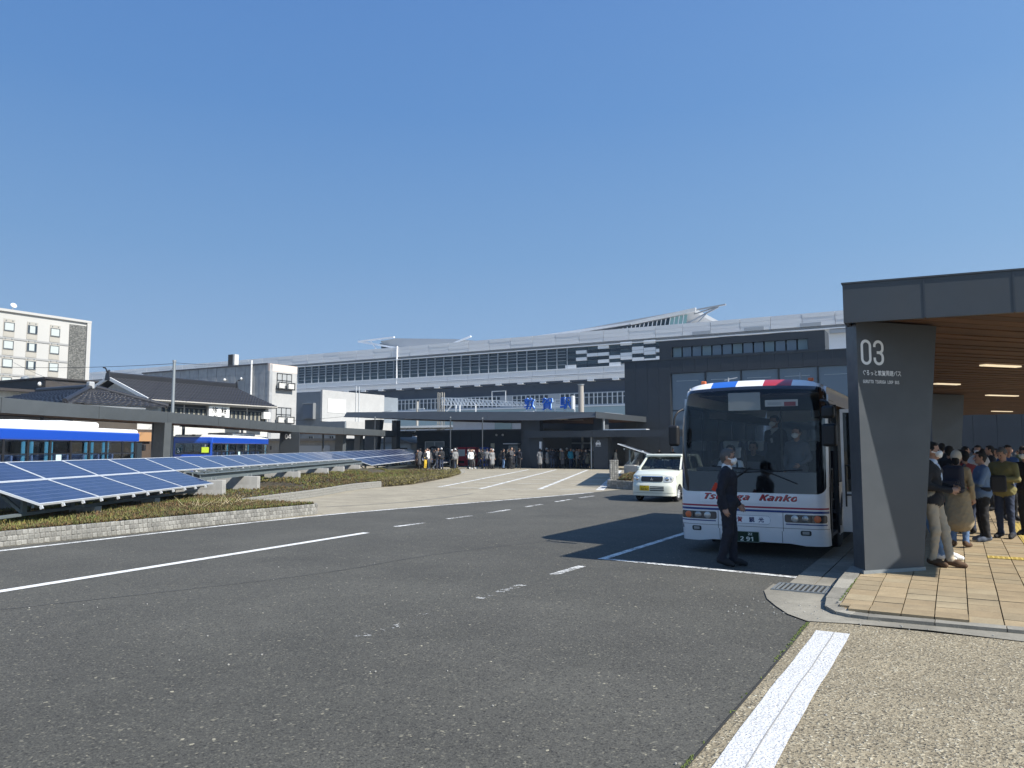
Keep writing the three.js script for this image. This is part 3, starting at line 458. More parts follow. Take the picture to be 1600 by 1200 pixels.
  const wallY = (s, y0, y1, z0, z1, off, n = 8) => { const pos = [], idx = []; for (let i = 0; i <= n; i++) { const y = y0 + (y1 - y0) * i / n; pos.push(s * (busW(y) + off), y, z0, s * (busW(y) + off), y, z1); if (i) { const a = 2 * i - 2; idx.push(a, a + 1, a + 3, a, a + 3, a + 2); } } const g = new THREE.BufferGeometry(); g.setAttribute('position', new THREE.Float32BufferAttribute(pos, 3)); g.setIndex(idx); return uvm(g); };
  for (const s of [-1, 1]) {
    const zs = s > 0 ? -1.42 : -0.42;
    part(b, 'side_panel', join([wallY(s, 0.28, 1.16, zs, -BL, 0), wallY(s, 2.5, roofY(1.1) + 0.01, -0.4, -BL, 0)]), busWhite);
    part(b, 'side_stripe', join([wallY(s, 0.715, 0.75, zs, -BL, 0.003, 1), wallY(s, 0.775, 0.803, zs, -BL, 0.003, 1)]), stripeBlue);
    part(b, 'side_flash', wallY(s, 0.36, 0.6, -3.2, -4.6, 0.003, 2), busRed);
    const edges = s > 0 ? [-1.44, -2.6, -3.75, -4.9, -6.05, -6.8] : [-0.5, -1.5, -2.6, -3.75, -4.9, -6.05, -6.8];
    for (let i = 0; i < edges.length - 1; i++) { const w = part(b, 'side_window', wallY(s, 1.18, 2.5, edges[i] - 0.025, edges[i + 1] + 0.025, 0.001), glassMat(lin(0.06, 0.07, 0.075))); part(w, 'window_post', wallY(s, 1.16, 2.5, edges[i + 1] - 0.025, edges[i + 1] + 0.025, 0), M.black); }
    part(b, 'window_post', wallY(s, 1.16, 2.5, edges[0] + 0.05, edges[0] - 0.025, 0), M.black);
  }
  part(b, 'tail_panel', [b6(-1.19, 1.19, 0.3, 1.5, -BL - 0.04, -BL), b6(-1.12, 1.12, 2.4, 2.8, -BL - 0.04, -BL), b6(-1.17, -0.95, 1.5, 2.4, -BL - 0.04, -BL), b6(0.95, 1.17, 1.5, 2.4, -BL - 0.04, -BL)], busWhite);
  part(b, 'tail_window', b6(-0.95, 0.95, 1.5, 2.4, -BL - 0.03, -BL - 0.02), glassMat(lin(0.2, 0.22, 0.24)));
  for (const s of [-1, 1]) part(b, 'tail_lamp', rb(0.16, 0.36, 0.05, 0.02, s * 1.05, 0.8, -BL - 0.05), busRed);
  // floor, cab and seats
  part(b, 'floor', [b6(-1.15, 1.15, 0.62, 0.68, -BL + 0.03, -1.5), b6(-1.15, 0.35, 0.4, 0.46, -1.5, -0.1), b6(0.35, 1.15, 0.3, 0.35, -1.5, -0.3), b6(0.45, 1.1, 0.48, 0.52, -1.75, -1.5)], mat(lin(0.06, 0.06, 0.07), 0.8));
  part(b, 'dashboard', [rb(2.1, 0.3, 0.34, 0.06, 0, 1.16, -0.38), rb(0.8, 0.16, 0.3, 0.05, -0.58, 1.34, -0.45)], mat(lin(0.025, 0.025, 0.028), 0.7));
  part(b, 'steering_wheel', new THREE.TorusGeometry(0.23, 0.018, 10, 36).rotateX(-0.75).translate(-0.58, 1.42, -0.66), M.black);
  const cloth = [mat(lin(0.05, 0.06, 0.1), 0.9), mat(lin(0.06, 0.05, 0.07), 0.9)];
  const seat = (x, z, y, m) => { const s = part(b, 'seat', [rb(0.48, 0.14, 0.46, 0.05, x, y + 0.42, z), rb(0.46, 0.72, 0.14, 0.06, x, y + 0.84, z - 0.24)], m); part(s, 'headrest_cover', rb(0.34, 0.22, 0.155, 0.05, x, y + 1.1, z - 0.24), mat(lin(0.55, 0.55, 0.53), 0.9)); };
  seat(-0.58, -1.12, 0.55, M.black);
  for (let r = 0; r < 5; r++) for (const x of [-0.88, -0.4, 0.42, 0.9]) { if (r === 0 && x > 0) continue; seat(x, -2.2 - r * 0.92, 0.68, cloth[r % 2]); }
  for (const s of [-1, 1]) part(b, 'luggage_rack', b6(s > 0 ? 0.75 : -1.08, s > 0 ? 1.08 : -0.75, 2.3, 2.42, -6.7, -1.6), mat(lin(0.1, 0.1, 0.11), 0.8));
  part(b, 'cab_divider', b6(-1.05, -0.15, 0.68, 1.5, -1.58, -1.54), mat(lin(0.09, 0.09, 0.1), 0.7));
  part(b, 'hand_pole', [bar([0.25, 0.6, -1.5], [0.25, 2.6, -1.5], 0.018), bar([0.95, 0.4, -1.38], [0.95, 1.5, -1.38], 0.016)], M.black);
  part(b, 'ceiling_lining', b6(-1.02, 1.02, 2.66, 2.68, -6.8, -0.75), mat(lin(0.16, 0.155, 0.15), 0.9));
  // doorway: dark jamb, open folding leaf swung outwards
  part(b, 'door_jamb', [b6(1.12, 1.19, 0.3, 2.5, -0.52, -0.42), b6(1.12, 1.185, 0.3, 2.5, -1.46, -1.42), b6(1.06, 1.14, 2.46, 2.56, -1.46, -0.42)], M.black);
  {
    const d = new THREE.Group(); d.name = 'door'; d.position.set(1.24, 0, -1.44); d.rotation.y = 0.12; b.add(d);
    part(d, 'door_leaf', [b6(0, 0.42, 0.32, 1.0, -0.02, 0.02), b6(0, 0.045, 1.0, 2.42, -0.02, 0.02), b6(0.38, 0.42, 1.0, 2.42, -0.02, 0.02), b6(0.045, 0.38, 2.36, 2.42, -0.02, 0.02)], busWhite);
    part(d, 'door_pane', b6(0.045, 0.38, 1.0, 2.36, -0.004, 0.004), glassMat(lin(0.25, 0.28, 0.3)));
    part(d, 'grab_rail', [bar([0.06, 0.75, 0.06], [0.06, 1.45, 0.06], 0.014), bar([0.06, 1.45, 0.06], [0.3, 1.45, 0.06], 0.014), bar([0.3, 1.45, 0.06], [0.34, 1.1, 0.06], 0.014), bar([0.06, 0.95, 0.06], [0.3, 0.95, 0.06], 0.014)], M.black);
  }
  part(b, 'step_rail', [bar([1.16, 0.55, -0.56], [1.16, 1.4, -0.56], 0.016), bar([1.16, 1.4, -0.56], [1.16, 1.4, -0.9], 0.016), bar([1.16, 1.4, -0.9], [1.12, 0.8, -1.0], 0.016), bar([1.16, 0.9, -0.56], [1.16, 0.9, -0.95], 0.016)], M.black);
  // mirrors
  { const m = part(b, 'mirror', rb(0.19, 0.36, 0.12, 0.05, -1.235, 1.96, 0.06), M.black); part(m, 'mirror_arm', new THREE.TubeGeometry(new THREE.CatmullRomCurve3([[-1.13, 2.42, -0.12], [-1.19, 2.36, 0.0], [-1.225, 2.26, 0.05], [-1.235, 2.12, 0.06]].map(p => new THREE.Vector3(...p))), 16, 0.018, 8), M.black);
    const r = part(b, 'mirror', rb(0.22, 0.36, 0.13, 0.05, 1.27, 1.95, 0.1), M.black); part(b, 'upper_mirror', rb(0.2, 0.2, 0.12, 0.05, 1.26, 2.31, 0.1), M.black); part(r, 'mirror_arm', new THREE.TubeGeometry(new THREE.CatmullRomCurve3([[1.12, 2.5, -0.14], [1.17, 2.5, 0.02], [1.26, 2.45, 0.09], [1.28, 2.1, 0.1]].map(p => new THREE.Vector3(...p))), 16, 0.02, 8), M.black); }
  // roof lamps, antenna
  for (const x of [-0.86, 0.93]) part(b, 'marker_lamp', rb(0.09, 0.06, 0.06, 0.02, x, roofY(x) + 0.035, -0.5), orange);
  part(b, 'antenna', [bar([-0.45, 2.88, -0.6], [-0.45, 2.98, -0.6], 0.012), bar([-0.52, 2.94, -0.6], [-0.3, 2.98, -0.62], 0.008), bar([0.75, 2.86, -0.62], [0.75, 3.02, -0.62], 0.02, 8, 0.008)], M.steel);
  // running gear
  part(b, 'underframe', [b6(-1.08, 1.08, 0.26, 0.6, -BL + 0.1, -2.2), b6(-0.75, 0.75, 0.26, 0.4, -2.2, -0.3)], M.black);
  for (const s of [-1, 1]) { for (const z of [-1.95, -5.3]) { wheel(b, s * 1.02, z, 0.92, s); part(b, 'wheel_arch', new THREE.TorusGeometry(0.53, 0.05, 6, 24, Math.PI).rotateY(Math.PI / 2).translate(s * (BW - 0.02), 0.43, z), M.black); } }
  return b;
}
function roofY(x) { return 2.905 - 0.045 * Math.pow(Math.abs(x) / 1.1, 2) - 0.07 * Math.pow(Math.abs(x) / 1.1, 6); }
buildBus();
// ---------- people: tapered capsules blended into one skin ----------
const sdCone = (p, a) => { // a = prim with a,b,ra,rb
  const bx_ = a.dx, by = a.dy, bz = a.dz, px = p[0] - a.a[0], py = p[1] - a.a[1], pz = p[2] - a.a[2];
  let t = (px * bx_ + py * by + pz * bz) * a.inv; t = t < 0 ? 0 : t > 1 ? 1 : t;
  const qx = (px - bx_ * t) , qy = (py - by * t), qz = (pz - bz * t);
  return Math.sqrt(qx * qx * a.sx + qy * qy + qz * qz * a.sz) - (a.ra + (a.rb - a.ra) * t);
};
function prim(a, b, ra, rb_, c, sx = 1, sz = 1) { const dx = b[0] - a[0], dy = b[1] - a[1], dz = b[2] - a[2], L = dx * dx + dy * dy + dz * dz; return { a, b, ra, rb: rb_, c, dx, dy, dz, inv: L > 1e-9 ? 1 / L : 0, sx: 1 / (sx * sx), sz: 1 / (sz * sz) }; }
function netMesh(prims, cell, k, filter) { // naive surface nets over the blended field; returns positions, colour ids, indices
  let lo = [1e9, 1e9, 1e9], hi = [-1e9, -1e9, -1e9];
  for (const q of prims) { const m = Math.max(q.ra, q.rb) * Math.max(1, 1 / Math.sqrt(q.sx), 1 / Math.sqrt(q.sz)) + cell * 2; for (let i = 0; i < 3; i++) { lo[i] = Math.min(lo[i], q.a[i] - m, q.b[i] - m); hi[i] = Math.max(hi[i], q.a[i] + m, q.b[i] + m); } }
  if (filter) for (let i = 0; i < 3; i++) { lo[i] = Math.max(lo[i], filter.lo[i]); hi[i] = Math.min(hi[i], filter.hi[i]); }
  const n = [0, 1, 2].map(i => Math.max(2, Math.ceil((hi[i] - lo[i]) / cell) + 1)), N = n[0] * n[1] * n[2], f = new Float32Array(N).fill(1), id = new Uint8Array(N), best = new Float32Array(N).fill(1e9);
  const p = [0, 0, 0];
  for (const q of prims) { // splat each prim into its box
    const m = Math.max(q.ra, q.rb) * Math.max(1, 1 / Math.sqrt(q.sx), 1 / Math.sqrt(q.sz)) + k + cell * 2.5, r = [0, 1, 2].map(i => [Math.max(0, Math.floor((Math.min(q.a[i], q.b[i]) - m - lo[i]) / cell)), Math.min(n[i] - 1, Math.ceil((Math.max(q.a[i], q.b[i]) + m - lo[i]) / cell))]);
    for (let z = r[2][0]; z <= r[2][1]; z++) { p[2] = lo[2] + z * cell; for (let y = r[1][0]; y <= r[1][1]; y++) { p[1] = lo[1] + y * cell; for (let x = r[0][0]; x <= r[0][1]; x++) { p[0] = lo[0] + x * cell; const d = sdCone(p, q), o = (z * n[1] + y) * n[0] + x, e = f[o]; if (d < best[o]) { best[o] = d; id[o] = q.c; } const h = Math.max(0, 1 - Math.abs(d - e) / k); f[o] = Math.min(d, e) - h * h * k * 0.25; } } }
  }
  const vi = new Int32Array(N).fill(-1), pos = [], col = [], idx = [];
  const off = []; for (let c = 0; c < 8; c++) off.push([(c & 1), (c >> 1) & 1, (c >> 2) & 1]);
  const at = (x, y, z) => (z * n[1] + y) * n[0] + x;
  const ed = [[0, 1], [2, 3], [4, 5], [6, 7], [0, 2], [1, 3], [4, 6], [5, 7], [0, 4], [1, 5], [2, 6], [3, 7]];
  for (let z = 0; z < n[2] - 1; z++) for (let y = 0; y < n[1] - 1; y++) for (let x = 0; x < n[0] - 1; x++) {
    let mask = 0; const v = []; for (let c = 0; c < 8; c++) { const q = f[at(x + off[c][0], y + off[c][1], z + off[c][2])]; v.push(q); if (q < 0) mask |= 1 << c; }
    if (mask === 0 || mask === 255) continue;
    let sx = 0, sy = 0, sz = 0, cnt = 0; for (const [a, b] of ed) { if ((v[a] < 0) === (v[b] < 0)) continue; const t = v[a] / (v[a] - v[b]); sx += off[a][0] + (off[b][0] - off[a][0]) * t; sy += off[a][1] + (off[b][1] - off[a][1]) * t; sz += off[a][2] + (off[b][2] - off[a][2]) * t; cnt++; }
    vi[at(x, y, z)] = pos.length / 3; const X = lo[0] + (x + sx / cnt) * cell, Y = lo[1] + (y + sy / cnt) * cell, Z = lo[2] + (z + sz / cnt) * cell; pos.push(X, Y, Z);
    let bd = 1e9, bc = 0; const P = [X, Y, Z]; for (let c = 0; c < 8; c++) { const o = at(x + off[c][0], y + off[c][1], z + off[c][2]); if (best[o] < bd) { bd = best[o]; bc = id[o]; } } col.push(bc);
  }
  for (let z = 1; z < n[2] - 1; z++) for (let y = 1; y < n[1] - 1; y++) for (let x = 1; x < n[0] - 1; x++) {
    const a = f[at(x, y, z)] < 0;
    const face = (b, q) => { if (a === b) return; const w = q.map(s => vi[at(...s)]); if (w.some(s => s < 0)) return; if (a) idx.push(w[0], w[1], w[2], w[0], w[2], w[3]); else idx.push(w[0], w[2], w[1], w[0], w[3], w[2]); };
    face(f[at(x + 1, y, z)] < 0, [[x, y - 1, z - 1], [x, y, z - 1], [x, y, z], [x, y - 1, z]]);
    face(f[at(x, y + 1, z)] < 0, [[x - 1, y, z - 1], [x - 1, y, z], [x, y, z], [x, y, z - 1]]);
    face(f[at(x, y, z + 1)] < 0, [[x - 1, y - 1, z], [x, y - 1, z], [x, y, z], [x - 1, y, z]]);
  }
  return { pos, col, idx };
}
function toGeo(parts, pal) {
  let pos = [], colr = [], idx = [], base = 0;
  for (const m of parts) { pos = pos.concat(m.pos); for (const c of m.col) colr.push(...pal[c]); for (const i of m.idx) idx.push(i + base); base += m.col.length; }
  const g = new THREE.BufferGeometry(); g.setAttribute('position', new THREE.Float32BufferAttribute(pos, 3)); g.setAttribute('color', new THREE.Float32BufferAttribute(colr, 3)); g.setIndex(idx); g.computeVertexNormals();
  // cloth folds: push clothing in and out along its normal
  const P = g.attributes.position, Nn = g.attributes.normal; let v = 0;
  for (const m of parts) for (const c of m.col) { if (c === 2 || c === 3) { const x = P.getX(v), y = P.getY(v), z = P.getZ(v); const a = Math.sin(y * 41 + Math.sin(x * 23 + z * 17) * 2.2 + x * 14) * Math.sin(z * 29 - x * 31 + y * 9) , b = Math.sin(y * 88 + x * 40 + Math.sin(z * 50) * 1.6); const k = 0.0042 * a + 0.0022 * b; P.setXYZ(v, x + Nn.getX(v) * k, y + Nn.getY(v) * k, z + Nn.getZ(v) * k); } v++; }
  g.computeVertexNormals(); return g;
}
// colour slots
const SKIN = 0, HAIR = 1, TOP = 2, LEGS = 3, SHOE = 4, SHIRT = 5, MASK = 6, EYE = 7, EXTRA = 8, CAP = 9, SOLE = 10, SOCK = 11;
const rotY = (v, a) => [v[0] * Math.cos(a) + v[2] * Math.sin(a), v[1], -v[0] * Math.sin(a) + v[2] * Math.cos(a)];
function fingers(P, w, h, fwd, c, r = 0.0085) { // hand from wrist w along direction h with palm normal fwd
  const W = new THREE.Vector3(...w), H = new THREE.Vector3(...h).normalize(), F = new THREE.Vector3(...fwd), S = H.clone().cross(F).normalize(); F.copy(S.clone().cross(H)).normalize();
  const pt = (a, s, f) => W.clone().addScaledVector(H, a).addScaledVector(S, s).addScaledVector(F, f).toArray();
  P.push(prim(pt(0, 0, 0), pt(0.075, 0, 0), 0.026, 0.034, c, 1, 1), prim(pt(0.04, -0.022, 0), pt(0.08, -0.026, 0), 0.018, 0.014, c), prim(pt(0.04, 0.022, 0), pt(0.08, 0.026, 0), 0.018, 0.014, c));
  [[-0.03, 0.07, 0.06], [-0.011, 0.08, 0.072], [0.009, 0.078, 0.066], [0.028, 0.068, 0.052]].forEach(([s, a, L]) => { P.push(prim(pt(a, s, 0.002), pt(a + L * 0.5, s * 1.05, 0.016), r + 0.001, r, c), prim(pt(a + L * 0.5, s * 1.05, 0.016), pt(a + L * 0.9, s * 1.02, 0.045), r, r - 0.002, c)); });
  P.push(prim(pt(0.02, -0.03, 0.008), pt(0.055, -0.052, 0.025), r + 0.004, r + 0.001, c), prim(pt(0.055, -0.052, 0.025), pt(0.085, -0.046, 0.042), r + 0.001, r - 0.001, c));
}
// pose: { h, lean, legs:[[kneeL],[footL]...], armL:{e,w}, armR:{e,w}, headTurn, coat, skirt, mask, hairLong, cap, backpack, glasses }  person faces +z, its left is +x
function personPrims(o) {
  const B = [], HD = [], HN = [], s = o.bulk ?? 1, ln = o.lean ?? 0, X = y => Math.max(0, (y - 0.9)) * ln, F = y => Math.max(0, (y - 0.9)) * (o.fwd ?? 0);
  const sh = o.sh ?? 0.172, J = (x, y, z) => [x + X(y), y, z + F(y)];
  // torso
  B.push(prim(J(-0.075, 0.95, -0.005), J(0.075, 0.95, -0.005), 0.115 * s, 0.115 * s, o.coat ? TOP : LEGS), prim(J(0, 1.02, 0), J(0, 1.2, 0.004), 0.125 * s, 0.132 * s, TOP, 1.2, 0.92), prim(J(-0.075, 1.3, 0), J(0.075, 1.3, 0), 0.125 * s, 0.125 * s, TOP, 1.05, 0.95), prim(J(-sh * 0.72, 1.385, -0.012), J(sh * 0.72, 1.385, -0.012), 0.072 * s, 0.072 * s, TOP), prim(J(-0.06, 1.43, -0.012), J(0.06, 1.43, -0.012), 0.05, 0.05, TOP));
  if (!o.coat && !o.noHem) B.push(prim(J(-0.06, 0.93, 0), J(0.06, 0.93, 0), 0.132 * s, 0.132 * s, TOP));
  // legs
  const L = o.legs ?? { L: [[0.1, 0.5, 0.02], [0.1, 0.085, -0.02]], R: [[-0.1, 0.5, 0.02], [-0.1, 0.085, -0.02]] };
  for (const k of ['L', 'R']) {
    const sx = k === 'L' ? 1 : -1, hip = [0.088 * sx, 0.9, 0], [kn, an, toe] = L[k], tl = o.legW ?? 1;
    B.push(prim(hip, kn, 0.092 * tl, 0.066 * tl, LEGS), prim(kn, [an[0], an[1] + 0.03, an[2]], 0.068 * tl, 0.052 * tl, LEGS));
    const t = toe ?? [an[0] + 0.03 * sx, 0.035, an[2] + 0.17];
    if (o.sock) B.push(prim([an[0], an[1] + 0.1, an[2]], [an[0], an[1] + 0.02, an[2]], 0.043, 0.041, SOCK));
    B.push(prim([an[0], an[1] - 0.01, an[2] - 0.035], [(an[0] + t[0]) / 2, (an[1] + t[1]) / 2 - 0.005, (an[2] + t[2]) / 2], 0.048, 0.046, SHOE), prim([(an[0] + t[0]) / 2, (an[1] + t[1]) / 2, (an[2] + t[2]) / 2], t, 0.046, 0.036, SHOE));
  }
  if (o.coat) B.push(prim(J(-0.05, 0.95, 0), [-0.05, o.coat, 0], 0.14, o.flare ?? 0.17, TOP), prim(J(0.05, 0.95, 0), [0.05, o.coat, 0], 0.14, o.flare ?? 0.17, TOP));
  // arms
  for (const k of ['L', 'R']) {
    const sx = k === 'L' ? 1 : -1, S = J(sh * sx * s, 1.385, -0.012), A = o['arm' + k] ?? { e: [0.235 * sx, 1.12, -0.05], w: [0.235 * sx, 0.89, 0.05] };
    const e = o.absArms ? A.e : J(...A.e), w = o.absArms ? A.w : J(...A.w), aw = o.armW ?? 1;
    B.push(prim(S, e, 0.062 * aw, 0.05 * aw, TOP), prim(e, w, 0.05 * aw, 0.04 * aw, TOP));
    const h = A.h ?? [w[0] - e[0], w[1] - e[1], w[2] - e[2]];
    fingers(HN, w, h, A.f ?? [-sx, 0, 0.3], SKIN);
  }
  // neck and head
  const ht = o.headTurn ?? 0, hd = o.nod ?? 0, C = J(0, 1.6, 0.02), hp = (x, y, z) => { const y2 = y * Math.cos(hd) - z * Math.sin(hd), z2 = y * Math.sin(hd) + z * Math.cos(hd); const q = rotY([x, y2, z2], ht); return [C[0] + q[0], C[1] + q[1], C[2] + q[2]]; };
  HD.push(prim(J(0, 1.42, -0.01), hp(0, -0.05, -0.015), 0.056, 0.052, SKIN), prim(hp(0, 0.035, -0.012), hp(0, 0.01, -0.005), 0.088, 0.086, SKIN, 0.9, 1.05), prim(hp(0, -0.03, 0.022), hp(0, -0.075, 0.045), 0.066, 0.038, SKIN), prim(hp(0, 0.02, 0.085), hp(0, -0.022, 0.108), 0.011, 0.014, SKIN));
  for (const sx of [-1, 1]) HD.push(prim(hp(0.079 * sx, 0.015, -0.012), hp(0.08 * sx, -0.02, -0.006), 0.016, 0.012, SKIN), prim(hp(0.03 * sx, 0.018, 0.082), hp(0.034 * sx, 0.018, 0.081), 0.0075, 0.0075, EYE));
  if (!o.mask) HD.push(prim(hp(-0.02, -0.05, 0.086), hp(0.02, -0.05, 0.086), 0.007, 0.007, EXTRA + 4));
  else { HD.push(prim(hp(-0.028, -0.038, 0.078), hp(0.028, -0.038, 0.078), 0.038, 0.038, MASK), prim(hp(0, -0.02, 0.098), hp(0, -0.06, 0.09), 0.03, 0.03, MASK)); for (const sx of [-1, 1]) HD.push(prim(hp(0.055 * sx, -0.02, 0.06), hp(0.08 * sx, 0.0, 0.0), 0.006, 0.005, MASK)); }
  if (o.cap) { HD.push(prim(hp(0, 0.07, -0.01), hp(0, 0.055, -0.015), 0.092, 0.1, CAP, 0.95, 1.02), prim(hp(-0.04, 0.055, 0.09), hp(0.04, 0.055, 0.09), 0.016, 0.016, CAP), prim(hp(-0.03, 0.048, 0.125), hp(0.03, 0.048, 0.125), 0.013, 0.013, CAP), prim(hp(0, -0.01, -0.06), hp(0, -0.06, -0.06), 0.06, 0.055, HAIR)); }
  else { HD.push(prim(hp(0, 0.055, -0.028), hp(0, 0.03, -0.035), 0.089, 0.092, HAIR, 0.97, 1.02), prim(hp(-0.03, 0.098, 0.035), hp(0.03, 0.098, 0.035), 0.03, 0.03, HAIR), prim(hp(0, 0.0, -0.06), hp(0, -0.05, -0.062), 0.056, 0.042, HAIR)); for (const sx of [-1, 1]) HD.push(prim(hp(0.066 * sx, 0.05, 0.018), hp(0.07 * sx, 0.0, -0.008), 0.022, 0.013, HAIR)); }
  if (o.long) { HD.push(prim(hp(0, 0.0, -0.055), hp(0, -0.2, -0.075), 0.075, 0.06, HAIR)); for (const sx of [-1, 1]) HD.push(prim(hp(0.062 * sx, 0.02, -0.01), hp(0.07 * sx, -0.17, -0.01), 0.03, 0.025, HAIR)); }
  if (o.bun) HD.push(prim(hp(0, 0.13, -0.05), hp(0, 0.15, -0.055), 0.045, 0.04, HAIR));
  if (o.collar) HD.push(prim(J(-0.03, 1.445, 0.02), J(0.03, 1.445, 0.02), 0.05, 0.05, SHIRT), prim(J(0, 1.45, -0.02), J(0, 1.47, -0.02), 0.062, 0.06, SHIRT));
  if (o.shirtFront) B.push(prim(J(0, 1.4, 0.07), J(0, 1.22, 0.108), 0.03, 0.026, SHIRT));
  return { B, HD, HN };
}
const bodyMat = new THREE.MeshStandardMaterial({ vertexColors: true, roughness: 0.85 });
const C3 = { skin: [0.38, 0.23, 0.165], hair: [0.012, 0.01, 0.009], black: [0.014, 0.014, 0.016], navy: [0.007, 0.009, 0.018], white: [0.75, 0.75, 0.73], beige: [0.42, 0.35, 0.25], grey: [0.2, 0.2, 0.2], lgrey: [0.45, 0.45, 0.45], denim: [0.12, 0.19, 0.31], jeans: [0.1, 0.17, 0.3], dkjeans: [0.02, 0.03, 0.06], olive: [0.17, 0.15, 0.055], brown: [0.09, 0.05, 0.025], tan: [0.3, 0.24, 0.15], red: [0.28, 0.05, 0.05], teal: [0.03, 0.25, 0.36], cream: [0.62, 0.55, 0.47], dgrey: [0.06, 0.06, 0.065], khaki: [0.16, 0.15, 0.11], pink: [0.6, 0.42, 0.4], grhair: [0.1, 0.095, 0.09], yellow: [0.6, 0.4, 0.03] };
function palette(c) { const p = []; p[SKIN] = c.skin ?? C3.skin; p[HAIR] = c.hair ?? C3.hair; p[TOP] = c.top; p[LEGS] = c.legs; p[SHOE] = c.shoe ?? C3.black; p[SHIRT] = c.shirt ?? C3.white; p[MASK] = C3.white; p[EYE] = [0.05, 0.035, 0.03]; p[EXTRA] = c.extra ?? c.top; p[CAP] = c.cap ?? c.top; p[SOLE] = C3.white; p[SOCK] = c.sock ?? C3.red; p[12] = [0.3, 0.12, 0.1]; return p; }
function makePerson(label, pos, turn, pose, colors, group, fine = 1) {
  const t = thing('person', label, 'person', pos, turn, group), q = personPrims(pose), pal = palette(colors);
  const meshes = [netMesh(q.B, 0.016 * fine, 0.035)];
  meshes.push(netMesh(q.HD, 0.0075 * fine, 0.014)); meshes.push(netMesh(q.HN, fine > 1.3 ? 0.012 : 0.0055, 0.006));
  const b = part(t, 'body', toGeo(meshes, pal), bodyMat); b.scale.setScalar((pose.h ?? 1.72) / 1.72);
  t.userData.base = b; return t;
}
const NP = (o) => o;
// man in the dark suit walking past the bus
{
  const p = makePerson('man in dark navy suit and white mask walking past the bus front', [-3.0, 0, -11.66], D(98), { h: 1.72, mask: 1, collar: 1, fwd: 0.0, bulk: 1.12, armW: 1.12, legW: 1.16, legs: { L: [[0.08, 0.5, 0.04], [0.075, 0.085, 0.05]], R: [[-0.08, 0.5, 0.0], [-0.075, 0.1, -0.1], [-0.085, 0.035, 0.06]] }, armL: { e: [0.235, 1.12, -0.02], w: [0.225, 0.9, 0.13] }, armR: { e: [-0.235, 1.12, -0.08], w: [-0.235, 0.88, -0.02] }, headTurn: -0.05, nod: 0.08 }, { top: C3.navy, legs: C3.navy, hair: C3.grhair, shirt: C3.white });
  part(p, 'glasses', [bar([-0.065, 1.615, 0.1], [0.065, 1.615, 0.1], 0.004, 6), bar([0.068, 1.615, 0.1], [0.085, 1.61, 0.0], 0.003, 6), bar([-0.068, 1.615, 0.1], [-0.085, 1.61, 0.0], 0.003, 6), new THREE.TorusGeometry(0.024, 0.0025, 6, 20).translate(-0.035, 1.612, 0.108), new THREE.TorusGeometry(0.024, 0.0025, 6, 20).translate(0.035, 1.612, 0.108)], M.black);
  part(p, 'red_tab', rb(0.012, 0.13, 0.07, 0.005, 0, 0, 0), mat(lin(0.75, 0.07, 0.03), 0.8), [0.05, 1.16, -0.185], [0.5, 0, 0]);
}
const qg = 'people queueing under the bus stop canopy';
